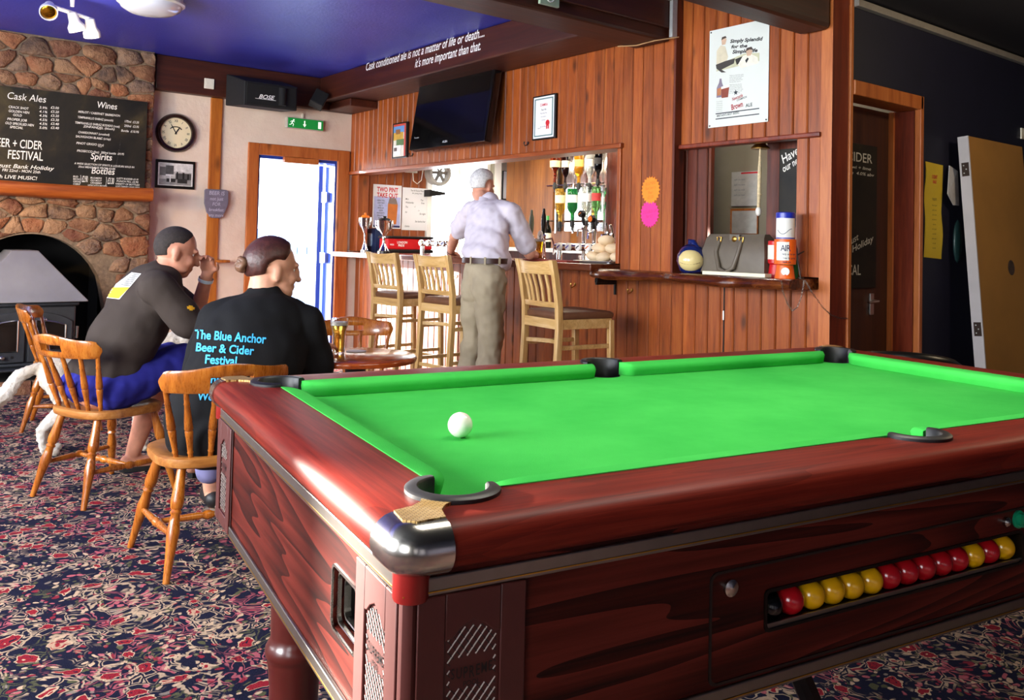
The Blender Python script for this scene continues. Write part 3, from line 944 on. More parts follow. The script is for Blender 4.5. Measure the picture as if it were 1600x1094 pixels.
# cushions with rounded jaws
def cushion(p0, p1, inward, e0, e1):
    p0, p1 = Vector(p0), Vector(p1); d = (p1 - p0); L = d.length; d.normalize(); n = Vector(inward)
    ss = [0, 0.003, 0.009, 0.018, 0.03, 0.045, 0.06, 0.075]
    st = [x for x in ss if x <= e0] + [0.5 * L] + [L - x for x in ss[::-1] if x <= e1]
    rings = []
    for s in st:
        k0 = min(1, s / e0); k1 = min(1, (L - s) / e1)
        k = min(math.sqrt(max(0, 1 - (1 - k0) ** 2)), math.sqrt(max(0, 1 - (1 - k1) ** 2)))
        w = 0.047 * max(k, 0.06)
        q = p0 + d * s
        prof = [(0.0, ZBED + 0.0006), (w - 0.010 * k, ZBED + 0.0006), (w - 0.003, 0.812), (w, 0.8225), (w - 0.004, 0.829), (w * 0.7, 0.8325), (0.0, 0.8335)]
        rings.append([(q.x + n.x * a, q.y + n.y * a, z) for a, z in prof])
    m = MB(); m.loft(rings)
    tpart(m, 'cushion', M_CLOTH, smooth=60)
cj, mj = 0.066, 0.048
cushion((cj, 0), (TL / 2 - mj, 0), (0, 1), 0.075, 0.03); cushion((TL / 2 + mj, 0), (TL - cj, 0), (0, 1), 0.03, 0.075)
cushion((cj, TW), (TL / 2 - mj, TW), (0, -1), 0.075, 0.03); cushion((TL / 2 + mj, TW), (TL - cj, TW), (0, -1), 0.03, 0.075)
cushion((0, cj), (0, TW - cj), (1, 0), 0.075, 0.075); cushion((TL, cj), (TL, TW - cj), (-1, 0), 0.075, 0.075)
# thin black line where cushion meets wood is the rail's dark inner fillet
# rails: bullnosed section, mitred, hollowed round each pocket
RO = 0.128
def rail(axis, side, mat):
    """axis 0 runs along a, 1 along b; side 0 near/left, 1 far/right"""
    L = TL if axis == 0 else TW
    loc = []
    for (pa, pb) in pockets:
        u, w = (pa, pb) if axis == 0 else (pb, pa)
        if side: w = (TW if axis == 0 else TL) - w
        loc.append((u, w))
    st = set([-0.062, L + 0.062])
    for u, w in loc:
        if w < 0.2:
            for k in range(25): st.add(round(u + (PR + 0.006) * math.cos(PI * k / 24), 5))
    for k in range(13): st.add(-0.062 + 0.162 * k / 12); st.add(L - 0.1 + 0.162 * k / 12)
    for k in range(1, 20): st.add(L * k / 20)
    st = sorted(x for x in st if -0.0621 <= x <= L + 0.0621)
    rings = []
    for u in st:
        inner = 0.0
        if u < 0: inner = u
        if u > L: inner = L - u
        for pu, pw in loc:
            r = PR + 0.006
            if pw < 0.2 and abs(u - pu) < r: inner = min(inner, pw - math.sqrt(r * r - (u - pu) ** 2))
        inner = max(inner, -RO + 0.004)
        oc, orr = -0.098, 0.030
        def q(w): return min(inner, w)
        prof = [(inner, 0.770), (inner, ZR - 0.001), (min(inner - 0.0003, inner), ZR)]
        prof += [(q(-0.060), ZR + 0.0004), (q(-0.085), ZR)]
        for k in range(1, 9):
            a = R(90 + 180 * k / 8 * 0.98)
            prof.append((q(oc + orr * math.cos(a)), 0.802 + orr * math.sin(a)))
        prof.append((q(-0.09), 0.770))
        ring = []
        for w, z in prof:
            if side: w = (TW if axis == 0 else TL) - w
            ring.append((u, w, z) if axis == 0 else (w, u, z))
        rings.append(ring)
    m = MB(); m.loft(rings)
    return tpart(m, 'rail', mat, smooth=35)
rail(0, 0, MRX); rail(0, 1, MRX); rail(1, 0, MRY); rail(1, 1, MRY)
# pocket collars and cups
def collar(c, a0, a1):
    cx, cy = c
    m = MB()
    N = 28
    rings = []
    for k in range(N + 1):
        a = R(a0 + (a1 - a0) * k / N)
        e = min(k, N - k) / N
        g = 1.0 if e > 0.07 else 0.75 + 0.25 * (e / 0.07)
        w0, w1 = PR - 0.004, PR - 0.004 + 0.020 * g
        zt = 0.8405
        prof = [(w0, 0.79), (w0, zt - 0.003), (w0 + 0.003, zt), (w1 - 0.004, zt), (w1, zt - 0.003), (w1, 0.825), (w1 - 0.01, 0.79)]
        rings.append([(cx + r * math.cos(a), cy + r * math.sin(a), z) for r, z in prof])
    m.loft(rings)
    o = tpart(m, 'pocket_collar', M_RUBBER, smooth=45)
    m = MB(); m.lathe([(0.0, 0.66), (0.04, 0.661), (PR - 0.005, 0.70), (PR - 0.003, 0.792)], 24, Matrix.Translation((cx, cy, 0)), caps=False)
    tpart(m, 'pocket_cup', M_RUBBER, smooth=60)
collar(pockets[0], 98, 352); collar(pockets[1], 188, 442); collar(pockets[2], 8, 262); collar(pockets[3], -82, 172)
collar(pockets[4], 172, 368); collar(pockets[5], -8, 188)
# chrome corner caps, each with a gold basket-weave plate
def make_weave():
    t = NT('gold_basket_weave')
    v = t.coords((1, 1, 1), rand=False)
    br = t.n('ShaderNodeTexBrick', i_Scale=60.0)
    br.inputs['Mortar Size'].default_value = 0.03
    br.inputs['Color1'].default_value = hexc('#cfa763'); br.inputs['Color2'].default_value = hexc('#e0c083'); br.inputs['Mortar'].default_value = hexc('#7a5426')
    t.l(v, br.inputs['Vector'])
    t.bump(br.outputs['Fac'], -0.6, 0.002)
    return t.done(0.35, 0.7, None, br.outputs['Color'])
M_WEAVE = make_weave()
for sx in (0, 1):
    for sy in (0, 1):
        A = lambda a: a if not sx else TL - a
        B = lambda b: b if not sy else TW - b
        ends = 0.050
        path = [(ends * -1 + 0.0, 0)]
        rings = []
        # plan path of the bullnose centre line, turning the corner on a short radius
        oc = -0.098; rc = 0.012
        pts = [((-0.050, oc), (0, -1)), ((oc + rc, oc), (0, -1))]
        for k in range(1, 6):
            an = R(270 - 90 * k / 6)
            pts.append(((oc + rc + rc * math.cos(an), oc + rc + rc * math.sin(an)), (math.cos(an), math.sin(an))))
        pts += [((oc, oc + rc), (-1, 0)), ((oc, -0.050), (-1, 0))]
        for (pa, pb), (na, nb) in pts:
            ring = []
            for k in range(13):
                a = R(98 - 196 * k / 12)
                r = 0.0335
                ring.append((A(pa + na * r * math.cos(a)), B(pb + nb * r * math.cos(a)), 0.8015 + r * math.sin(a)))
            ring.append((A(pa - na * 0.004), B(pb - nb * 0.004), 0.774)); ring.append((A(pa - na * 0.004), B(pb - nb * 0.004), 0.830))
            rings.append(ring)
        m = MB(); m.loft(rings)
        cap = tpart(m, 'corner_cap', M_CHROME, smooth=50)
        g = [(-0.098, -0.052), (-0.052, -0.098)]
        pl = [(-0.100, -0.050), (-0.072, -0.043), (-0.055, -0.030), (-0.047, -0.016), (-0.030, -0.030), (-0.016, -0.047), (-0.030, -0.055), (-0.043, -0.072), (-0.050, -0.100), (-0.09, -0.104), (-0.104, -0.09)]
        m = MB(); m.prism([(A(a), B(b)) for a, b in pl], 0.830, 0.8365)
        tpart(m, 'weave_plate', M_WEAVE, cap, 0)
# frieze (dark cove), upper trim, apron, lower trim
AP = 0.100
def ring_boxes(mb, o, i, z0, z1):
    mb.box(-o, TL + o, -o, -i, z0, z1); mb.box(-o, TL + o, TW + i, TW + o, z0, z1)
    mb.box(-o, -i, -i, TW + i, z0, z1); mb.box(TL + i, TL + o, -i, TW + i, z0, z1)
# end aprons and the far side
m = MB(); m.box(-AP, -AP + 0.02, -AP + 0.02, TW + AP - 0.02, 0.50, 0.772)
# left end: hole for the cue ball return
hb0, hb1, hz0, hz1 = 0.075, 0.185, 0.600, 0.690
m = MB()
m.box(-AP, -AP + 0.02, -AP + 0.02, hb0, 0.50, 0.772); m.box(-AP, -AP + 0.02, hb1, TW + AP - 0.02, 0.50, 0.772)
m.box(-AP, -AP + 0.02, hb0, hb1, 0.50, hz0); m.box(-AP, -AP + 0.02, hb0, hb1, hz1, 0.772)
end_l = tpart(m, 'side_panel', MY, smooth=0)
m = MB(); m.box(TL + AP - 0.02, TL + AP, -AP + 0.02, TW + AP - 0.02, 0.50, 0.772); tpart(m, 'side_panel', MY, smooth=0)
m = MB(); m.box(-AP, TL + AP, TW + AP - 0.02, TW + AP, 0.50, 0.772); tpart(m, 'side_panel', MX, smooth=0)
wa0, wa1, wz0, wz1 = 0.500, 1.170, 0.590, 0.648      # ball window
m = MB()
m.box(-AP, wa0, -AP, -AP + 0.02, 0.50, 0.772); m.box(wa1, TL + AP, -AP, -AP + 0.02, 0.50, 0.772)
m.box(wa0, wa1, -AP, -AP + 0.02, 0.50, wz0); m.box(wa0, wa1, -AP, -AP + 0.02, wz1, 0.772)
near_ap = tpart(m, 'side_panel', MX, smooth=0)
m = MB(); m.box(-AP + 0.02, TL + AP - 0.02, -AP + 0.02, TW + AP - 0.02, 0.505, 0.515); tpart(m, 'floor_board', M_BLACK, smooth=0)
for z0, z1, o in ((0.742, 0.7655, 0.106), (0.500, 0.524, 0.106)):
    m = MB(); ring_boxes(m, o, AP, z0, z1)
    tr = tpart(m, 'trim_strip', M_TRIM, smooth=0, bevel=0.002)
    m = MB(); ring_boxes(m, o + 0.0012, o, z0 + 0.005, z0 + 0.0065); tpart(m, 'brass_line', metal('brass_line', '#c79a3a', 0.3), tr, smooth=0)
# red quarter-round corner mouldings, maroon corner guards with lattice and name
for sx in (0, 1):
    for sy in (0, 1):
        cxm, cym = (TL if sx else 0), (TW if sy else 0)
        dx, dy = (1 if sx else -1), (1 if sy else -1)
        m = MB(); m.lathe([(0.022, 0.738), (0.0235, 0.742), (0.0235, 0.79)], 20, Matrix.Translation((cxm + dx * 0.090, cym + dy * 0.090, 0)))
        tpart(m, 'corner_moulding', M_REDC, smooth=50)
        g = MB()
        th = 0.007; wd = 0.165
        # two wings with a raised border round an arched recess
        def wing(F, flip):
            ou = [(0.012, 0.0), (wd, 0.0), (wd, 0.238), (0.012, 0.238)]
            g.prism(ou, 0.0, th * 0.45, F)
            a0, a1 = 0.050, 0.128
            zb, zt = 0.03, 0.185
            archp = [(a0, zt - 0.005), (a0 + 0.010, zt - 0.003), (a0 + 0.022, zt + 0.008), ((a0 + a1) / 2, zt + 0.016), (a1 - 0.022, zt + 0.008), (a1 - 0.010, zt - 0.003), (a1, zt - 0.005)]
            left = [(0.012, 0), (a0, 0), (a0, archp[0][1]), (a0, 0.238), (0.012, 0.238)]
            g.prism(left, th * 0.45, th, F)
            g.prism([(a1, 0), (wd, 0), (wd, 0.238), (a1, 0.238)], th * 0.45, th, F)
            g.prism([(a0, 0), (a1, 0), (a1, zb), (a0, zb)], th * 0.45, th, F)
            g.prism([(a0, 0.238)] + archp + [(a1, 0.238)], th * 0.45, th, F)
            return archp, a0, a1, zb
        Fx = frame((cxm + dx * AP, cym + dy * (AP + 0.001), 0.504), (-dx, 0, 0), (0, 0, 1))
        if Fx.col[2].xyz.y * dy < 0: Fx = Fx @ Matrix.Diagonal((1, 1, -1, 1))
        Fy = frame((cxm + dx * (AP + 0.001), cym + dy * AP, 0.504), (0, -dy, 0), (0, 0, 1))
        if Fy.col[2].xyz.x * dx < 0: Fy = Fy @ Matrix.Diagonal((1, 1, -1, 1))
        arp, a0, a1, zb = wing(Fx, False); wing(Fy, False)
        g.lathe([(0.0125, 0.504), (0.0125, 0.742)], 12, Matrix.Translation((cxm + dx * (AP - 0.006), cym + dy * (AP - 0.006), 0)))
        guard = tpart(g, 'corner_guard', M_PLAST, smooth=30, bevel=0.0018)
        for F, vis in ((Fx, sy == 0), (Fy, sx == 0)):
            if not vis: continue
            # lattice of fine bars, dark one way and pale the other
            for mat, sl, nm in ((M_BLACK, -1, 'lattice_dark'), (plain('pale_lattice_print', '#c8beb6', .5), 1, 'lattice_bright')):
                lm = MB()
                sp = 0.0135
                for k in range(-14, 22):
                    c0 = k * sp
                    x0, x1 = a0 + 0.005, a1 - 0.005
                    seg = []
                    for j in range(41):
                        x = x0 + (x1 - x0) * j / 40
                        y = 0.03 + c0 + sl * (x - x0) * 1.15
                        tt = abs((x - (a0 + a1) / 2) / ((a1 - a0) / 2))
                        ytop = 0.185 - 0.006 + 0.015 * max(0, 1 - tt * tt * 1.3)
                        inside = 0.034 < y < ytop and not (0.118 < y < 0.155 and a0 + 0.010 < x < a1 - 0.010)
                        if inside: seg.append((x, y))
                        if (not inside or j == 40) and seg:
                            if len(seg) > 1:
                                (xa, ya), (xb, yb) = seg[0], seg[-1]
                                n = Vector((yb - ya, xa - xb)).normalized() * (0.00058 if sl > 0 else 0.0006)
                                lm.prism([(xa - n.x, ya - n.y), (xb - n.x, yb - n.y), (xb + n.x, yb + n.y), (xa + n.x, ya + n.y)], th * 0.45, th * 0.45 + (0.0014 if sl > 0 else 0.001), F)
                            seg = []
                tpart(lm, nm, mat, guard, 0)
            lt = MB()
            mir = F.to_3x3().determinant() < 0
            left_reading = (F is Fx and dx > 0) or (F is Fy and dy < 0)
            FF = F @ Matrix.Translation(((a0 + a1) / 2, 0, 0))
            if (F is Fx and dx > 0) or (F is Fy and dy < 0 and dx < 0):
                FF = FF @ Matrix.Diagonal((-1, 1, 1, 1))
            for i, ch in enumerate('SUPREME'):
                off = i - 3
                text_into(lt, ch, off * 0.0088, 0.128 + 0.0018 * abs(off) * 0.5, 0.021 - abs(off) * 0.0009, 'CENTER', 0.62, 0, 0.01, z=th * 0.45 + 0.0012, M=FF)
            text_into(lt, 'POOL', 0, 0.118, 0.010, 'CENTER', 0.9, 0, 0.01, z=th * 0.45 + 0.0012, M=FF)
            tpart(lt, 'lettering', M_BLACK, guard, 0)
# cue ball return in the left end: stepped steel frame
def rrect(x0, x1, y0, y1, r, n=5):
    out = []
    for cx, cy, a in ((x1 - r, y0 + r, -90), (x1 - r, y1 - r, 0), (x0 + r, y1 - r, 90), (x0 + r, y0 + r, 180)):
        for k in range(n + 1):
            an = R(a + 90 * k / n); out.append((cx + r * math.cos(an), cy + r * math.sin(an)))
    return out
FL = frame((-AP, 0, 0), (0, -1, 0), (0, 0, 1))
m = MB()
for (g_, n0, n1, th_) in ((0.004, 0.0, 0.003, 0.004), (-0.006, -0.010, -0.004, 0.003), (-0.014, -0.022, -0.012, 0.003)):
    oo = rrect(-hb1 - g_, -hb0 + g_, hz0 - g_, hz1 + g_, 0.014); ii = rrect(-hb1 - g_ + th_, -hb0 + g_ - th_, hz0 - g_ + th_, hz1 + g_ - th_, 0.012)
    k = len(oo)
    m.loft([[(x, y, n0) for x, y in oo], [(x, y, n1) for x, y in oo], [(x, y, n1) for x, y in ii], [(x, y, n0) for x, y in ii]], True, False, FL)
for i, p in enumerate(m.v): pass
ret = tpart(m, 'ball_return', M_CHROME, smooth=40)
m = MB(); m.box(-AP + 0.021, -AP + 0.13, hb0 - 0.01, hb1 + 0.01, hz0 - 0.01, hz0); m.box(-AP + 0.13, -AP + 0.14, hb0 - 0.01, hb1 + 0.01, hz0 - 0.01, hz1 + 0.01)
m.box(-AP + 0.021, -AP + 0.13, hb0 - 0.012, hb0 - 0.002, hz0, hz1); m.box(-AP + 0.021, -AP + 0.13, hb1 + 0.002, hb1 + 0.012, hz0, hz1); m.box(-AP + 0.021, -AP + 0.13, hb0 - 0.01, hb1 + 0.01, hz1, hz1 + 0.01)
tpart(m, 'return_box', M_BLACK, ret, 0)
# service door outline, locks, ball window, coin buttons on the near side
FN = frame((0, -AP, 0), (1, 0, 0), (0, 0, 1))
d0, d1, dz0, dz1 = 0.385, 1.60, 0.527, 0.695
oo = rrect(d0, d1, dz0, dz1, 0.014); ii = rrect(d0 + 0.004, d1 - 0.004, dz0 + 0.004, dz1 - 0.004, 0.012)
m = MB(); m.loft([[(x, y, 0) for x, y in oo], [(x, y, 0.0025) for x, y in oo], [(x, y, 0.0025) for x, y in ii], [(x, y, 0) for x, y in ii]], True, False, FN)
sd = tpart(m, 'service_door_edge', plain('dark_edge_trim', '#2c2522', 0.3, 0.5, 0.1, 20), smooth=40)
m = MB(); m.lathe([(0.013, -0.001), (0.013, 0.005), (0.009, 0.0065), (0.0, 0.0078)], 20, frame((0.425, -AP, 0.668), (1, 0, 0), (0, 0, 1)))
lk = tpart(m, 'lock', M_CHROME, smooth=40)
oo = rrect(wa0 - 0.004, wa1 + 0.004, wz0 - 0.004, wz1 + 0.004, 0.010); ii = rrect(wa0 + 0.001, wa1 - 0.001, wz0 + 0.001, wz1 - 0.001, 0.008)
m = MB(); m.loft([[(x, y, 0) for x, y in oo], [(x, y, 0.003) for x, y in oo], [(x, y, 0.003) for x, y in ii], [(x, y, -0.019) for x, y in ii]], True, False, FN)
bw = tpart(m, 'ball_window', plain('dark_bronze', '#1b1613', 0.3, 0.6, 0.1, 20), smooth=40)
m = MB(); m.box(wa0 - 0.03, wa1 + 0.03, -AP + 0.002, -AP + 0.085, wz0 - 0.006, wz0 - 0.001); m.box(wa0 - 0.03, wa1 + 0.03, -AP + 0.085, -AP + 0.09, wz0 - 0.006, wz1 + 0.03)
m.box(wa0 - 0.035, wa0 - 0.03, -AP + 0.021, -AP + 0.085, wz0 - 0.006, wz1 + 0.03); m.box(wa1 + 0.03, wa1 + 0.035, -AP + 0.021, -AP + 0.085, wz0 - 0.006, wz1 + 0.03)
tpart(m, 'ball_tray', M_BLACK, bw, 0)
m = MB(); m.box(wa0, wa1, -AP - 0.0005, -AP + 0.002, wz0, wz0 + 0.008); tpart(m, 'tray_lip', M_TRIM, bw, 0)
gb = TL * 0 + 1.166
def tb(px, py):   # point of the near apron
    n = t_ey; d = ray(px, py); s = ((t_o - t_ey * AP - CAM).dot(n)) / d.dot(n); p = CAM + d * s - t_o
    return p.dot(t_ex), p.z
a_, z_ = tb(1590, 811)
m = MB(); m.lathe([(0.017, -0.001), (0.017, 0.004), (0.013, 0.005), (0.013, 0.012), (0.009, 0.013), (0.008, 0.011), (0, 0.0112)], 24, frame((a_, -AP, z_), (1, 0, 0), (0, 0, 1)))
o = tpart(m, 'push_button', plain('green_button', '#0f8f62', 0.3, 0, 0.05, 20), smooth=40); o['label'] = 'round green push button'
a_, z_ = tb(1570, 815)
m = MB(); m.lathe([(0.009, -0.001), (0.009, 0.006), (0.006, 0.009), (0, 0.010)], 18, frame((a_, -AP, z_), (1, 0, 0), (0, 0, 1)))
tpart(m, 'stud', M_CHROME, smooth=40)
# turned legs
M_LEG = plain('maroon_turned_leg', '#4a1510', 0.3, 0, 0.1, 12, 0, None, 0.3)
leg_prof = [(0.058, FZ), (0.064, FZ + 0.012), (0.064, 0.0), (0.054, 0.03), (0.056, 0.16), (0.060, 0.20), (0.0625, 0.215), (0.0625, 0.222), (0.066, 0.226), (0.068, 0.236), (0.067, 0.246), (0.062, 0.256), (0.056, 0.268), (0.056, 0.275), (0.0575, 0.36), (0.0585, 0.375), (0.062, 0.378), (0.064, 0.384), (0.065, 0.392), (0.068, 0.396), (0.069, 0.404), (0.068, 0.412), (0.065, 0.430), (0.059, 0.446), (0.056, 0.450), (0.058, 0.455), (0.058, 0.462), (0.054, 0.466), (0.060, 0.50), (0.062, 0.51)]
lm = MB(); lm.lathe(leg_prof, 32)
legm = lm.mesh('leg', M_LEG, 50)
for a in (0.045, TL - 0.045):
    for b in (0.045, TW - 0.10):
        inst('leg', legm, pool, loc=(a - TL / 2, b - TW / 2, 0))
# folding trolley frame under the table
M_TROL = plain('black_steel_tube', '#101013', 0.35, 0.3, 0.1, 20)
m = MB()
for a in (0.98, 1.02):
    pass
ca = 1.0
m = MB(); m.tube([(ca - 0.26, 0.13, 0.50), (ca + 0.02, 0.13, -0.005)], 0.018, 8); m.tube([(ca - 0.20, 0.20, 0.50), (ca + 0.08, 0.20, -0.005)], 0.018, 8); tpart(m, 'trolley_strut', M_TROL)
m = MB(); m.tube([(ca - 0.75, 0.17, 0.24), (ca + 0.35, 0.17, -0.02)], 0.02, 8); tpart(m, 'trolley_bar', M_TROL)
m = MB(); m.lathe([(0.011, 0), (0.011, 0.01), (0.006, 0.014), (0, 0.015)], 12, frame((ca + 0.02, 0.108, 0.03), (1, 0, 0), (0, 0, 1))); tpart(m, 'bolt', M_CHROME)

def on_table(a, b, z): return t_o + t_ex * a + t_ey * b + Vector((0, 0, z))
# cue ball
bm_ = MB(); bm_.ball((0, 0, 0.0245), 0.0245, 32, 20)
M_WHITE = plain('ivory_ball', '#f3efe2', 0.15, 0, 0.02, 6, 0, None, 0.5)
cb = tag(bm_.build('cue_ball', M_WHITE, None, 180), 'white cue ball alone on the green cloth', 'ball')
cb.location = on_table(0.228, 0.441, ZBED + 0.0008)
M_BY = plain('yellow_ball', '#e8a90c', 0.2, 0, 0.03, 6, 0, None, 0.4); M_BR = plain('red_ball', '#b3101a', 0.2, 0, 0.03, 6, 0, None, 0.4); M_BK = plain('black_ball', '#08080a', 0.2, 0, 0.03, 6, 0, None, 0.4)
bmesh_ = {c: None for c in 'kry'}
pxs = [(1212, 'k'), (1240, 'r'), (1272, 'y'), (1305, 'y'), (1335, 'y'), (1363, 'y'), (1392, 'r'), (1420, 'r'), (1445, 'r'), (1468, 'r'), (1494, 'r'), (1517, 'y'), (1541, 'r'), (1562, 'y')]
ballm = {}
for c, mt in (('k', M_BK), ('r', M_BR), ('y', M_BY)):
    bb = MB(); bb.ball((0, 0, 0.0235), 0.0235, 24, 16); ballm[c] = bb.mesh('ball', mt, 180)
wordn = ['first', 'second', 'third', 'fourth', 'fifth', 'sixth', 'seventh', 'eighth', 'ninth', 'tenth', 'eleventh', 'twelfth', 'thirteenth', 'fourteenth']
cn = {'k': 'black', 'r': 'red', 'y': 'yellow'}
for i, (px, c) in enumerate(pxs):
    o = inst('pool_ball', ballm[c], None, loc=on_table(0.532 + 0.0476 * i, -AP + 0.0265, wz0 - 0.0008))
    if c == 'k': lb = 'dark black pool ball at the left end of the ball tray'
    else: lb = '%s pool ball in the tray window, %s ball from the left' % (cn[c], wordn[i])
    tag(o, lb, 'ball', 'pool balls in the tray')
# ------------------------------------------------------------------ bar counter and the rough ledge by the hatch
M_TOP = wood('varnished_bar_top', '#3a160a', '#5c2812', '#77391c', 'y', 0.8, 0.22, False, 0.05, 1.0, 0.4)
m = MB(); m.box(3.985, 4.62, 4.20, YD - 0.03, 1.0, ZC)
counter = tag(m.build('bar_counter', M_TOP, None, 0, 0.008), 'long varnished wooden bar counter under the serving opening', 'counter')
def make_edge_wood():
    t = NT('waney_edge_wood')
    v = t.coords((16, 1.2, 16), rand=False)
    n1 = t.noise(v, 1.6, 6, 0.65, 0.8)
    v2 = t.coords((3, 3, 3), rand=False)
    n2 = t.noise(v2, 1.5, 3)
    c = t.ramp(t.math('ADD', t.math('MULTIPLY', n1.outputs[0], 0.6), t.math('MULTIPLY', n2.outputs[0], 0.4)), [(0.32, hexc('#2c0f07')), (0.5, hexc('#5a2811')), (0.68, hexc('#9a5a28'))])
    t.bump(n1.outputs[0], 0.4, 0.01)
    return t.done(0.25, 0, None, c, 0.4)
M_EDGE = make_edge_wood()
rings = []
rnd = random.Random(4)
for k in range(41):
    y = 4.27 - (4.27 - 2.68) * k / 40
    w = 0.018 * math.sin(y * 9.0) + 0.012 * math.sin(y * 21 + 1)
    dz = 0.006 * math.sin(y * 7 + 2)
    x0 = 3.995 + w + (0.05 if k == 0 else 0)
    rings.append([(x0 + 0.02, y, 0.958 + dz), (x0 - 0.004, y, 0.968 + dz), (x0 - 0.012, y, 0.985 + dz), (x0, y, 1.008 + dz), (x0 + 0.03, y, 1.020), (4.52, y, 1.020), (4.52, y, 0.962)])
m = MB(); m.loft(rings)
ledge = tag(m.build('waney_ledge', M_EDGE, None, 50), 'thick dark live-edge timber ledge under the hatch on the right', 'shelf')
m = MB(); m.box(4.06, 4.25, 4.22, 4.235, 0.91, 0.955); m.box(4.235, 4.25, 4.22, 4.235, 0.84, 0.91); m.box(4.06, 4.13, 4.215, 4.24, 0.925, 0.955)
m.build('bracket', M_BLACK, ledge, 0, 0.002)
# service flap joint in the boards under the ledge
ph = on_x(1131, 500, XB + 0.082)
m = MB(); m.box(XB + 0.080, XB + 0.086, ph.y - 0.004, ph.y + 0.004, FZ, 0.955); m.build('flap_joint', M_BLACK, wall_bar, 0)
m = MB(); m.cyl((XB + 0.079, ph.y, 0.745), (XB + 0.079, ph.y, 0.80), 0.006, n=8); m.build('flap_hinge', M_STEEL, wall_bar)
# coat hooks under the counter
hookm = MB(); hookm.tube([(0, 0, 0.02), (0, 0.004, 0.0), (0, 0.03, -0.012), (0, 0.04, 0.005), (0, 0.036, 0.018)], [0.004, 0.004, 0.004, 0.004, 0.006], 8); hookm.lathe([(0.011, 0), (0.009, 0.003), (0, 0.004)], 12, frame((0, 0, 0.012), (1, 0, 0), (0, 0, -1)))
hkm = hookm.mesh('coat_hook', metal('brass', '#b58a42', 0.3), 40)
for (px, py, lb) in ((601 + 104, 430, 'small brass coat hook on the boards left of the standing man'), (898, 447, 'small brass coat hook on the bar front above the right bar stool seat'), (987, 456, 'small brass coat hook on the boards below the left end of the live-edge ledge')):
    p = on_x(px, py, XB + 0.078)
    o = inst('coat_hook', hkm, None); o.matrix_world = Matrix.Translation(p) @ Matrix.Rotation(R(90), 4, 'Z'); tag(o, lb, 'hook', 'hooks on the bar front')
dkm = hookm.mesh('coat_hook', M_BLACK, 40)
for (px, py, lb) in ((825, 226, 'black hook on the boards below the framed certificate'), (645, 243, 'black hook on the boards just right of the small framed poster')):
    p = on_x(px, py, XB - 0.002)
    o = inst('coat_hook', dkm, None); o.matrix_world = Matrix.Translation(p) @ Matrix.Rotation(R(90), 4, 'Z'); tag(o, lb, 'hook', 'hooks over the bar')

# ------------------------------------------------------------------ back bar
M_GOLDW = wood('golden_back_bar_panel', '#5a300e', '#8a521c', '#a86c2c', 'z', 0.5, 0.35, False, 0.1)
yb0 = on_x(815, 300, 5.42).y; yb1 = on_x(968, 300, 5.42).y; yn0 = on_x(864, 300, 5.42).y; yn1 = on_x(946, 300, 5.42).y
bb = thing('back_bar_unit', 'tall wooden back bar unit with a bright mirrored niche for bottles', 'cabinet', (5.6, (yb0 + yb1) / 2, FZ))
def bl(mb, name, mat, bev=0.0, par=None):
    for i, p in enumerate(mb.v): mb.v[i] = p - Vector((5.6, (yb0 + yb1) / 2, FZ))
    return mb.build(name, mat, par or bb, 0, bev)
m = MB(); m.box(5.42, 5.46, yn0, yb0 + 0.25, 0.95, 2.45); bl(m, 'left_panel', M_GOLDW)
m = MB(); m.box(5.42, 5.46, yb1 - 1.0, yn1, 0.95, 2.45); bl(m, 'right_panel', M_PINE_DK)
m = MB(); m.box(5.50, 5.52, yn1, yn0, 1.3, 2.3); bl(m, 'niche_back', metal('niche_mirror', '#e8e6e0', 0.12))
m = MB(); m.box(5.42, 5.52, yn1, yn0, 1.28, 1.30); m.box(5.42, 5.52, yn1, yn0, 0.95, 1.28); bl(m, 'niche_base', M_GOLDW)
m = MB(); m.box(5.20, 5.94, yb1 - 1.0, yb0 + 0.25, FZ, 1.10); bl(m, 'base_cupboard', M_PINE_DK)
m = MB(); m.box(5.14, 5.42, yb1 - 0.9, yb0 + 0.25, 1.10, 1.135); bl(m, 'worktop', plain('white_laminate', '#efeae0', 0.4, 0, 0.03, 10), 0.004)
m = MB(); m.box(5.418, 5.425, yn1 - 0.012, yn1 + 0.0, 1.3, 2.12); m.tube([(5.42, yn1, 2.12), (5.42, yn1 + 0.05, 2.25), (5.42, yn1 + 0.18, 2.33)], 0.007, 6); bl(m, 'niche_edge', plain('pale_strip', '#e9e2d0', 0.4))
M_CHR = metal('bright_chrome', '#dcdcdc', 0.12)
opt = thing('optic_rail', 'two chrome rails with black optic measures holding upturned bottles', 'rail', (5.36, (yn0 + yn1) / 2, 1.3))
zu = on_x(905, 287, 5.33).z; zl_ = on_x(905, 345, 5.33).z
for zz in (zu, zl_):
    m = MB(); m.tube([(0.03, (yn0 - yn1) / 2 + 0.05, zz - 1.3), (0.03, -(yn0 - yn1) / 2 - 0.0, zz - 1.3)], 0.008, 8); m.build('rail', M_CHR, opt)
for px in (866, 893, 911, 928, 944):
    p = on_x(px, 300, 5.36)
    m = MB(); m.box(0.02, 0.035, p.y - (yn0 + yn1) / 2 - 0.008, p.y - (yn0 + yn1) / 2 + 0.008, -0.02, 0.95); m.build('upright', M_CHR, opt, 0)
def bottle_prof(r, h, kind):
    if kind == 'round': return [(r * .5, 0), (r * .9, h * .05), (r, h * .2), (r * .95, h * .38), (r * .5, h * .52), (r * .28, h * .62), (r * .26, h * .95), (r * .30, h * .96), (r * .30, h)]
    if kind == 'wine': return [(r * .9, 0), (r, h * .02), (r, h * .55), (r * .8, h * .64), (r * .40, h * .75), (r * .34, h * .95), (r * .38, h * .96), (r * .38, h)]
    return [(r * .92, 0), (r, h * .02), (r, h * .60), (r * .75, h * .70), (r * .36, h * .78), (r * .34, h * .96), (r * .40, h * .97), (r * .40, h)]
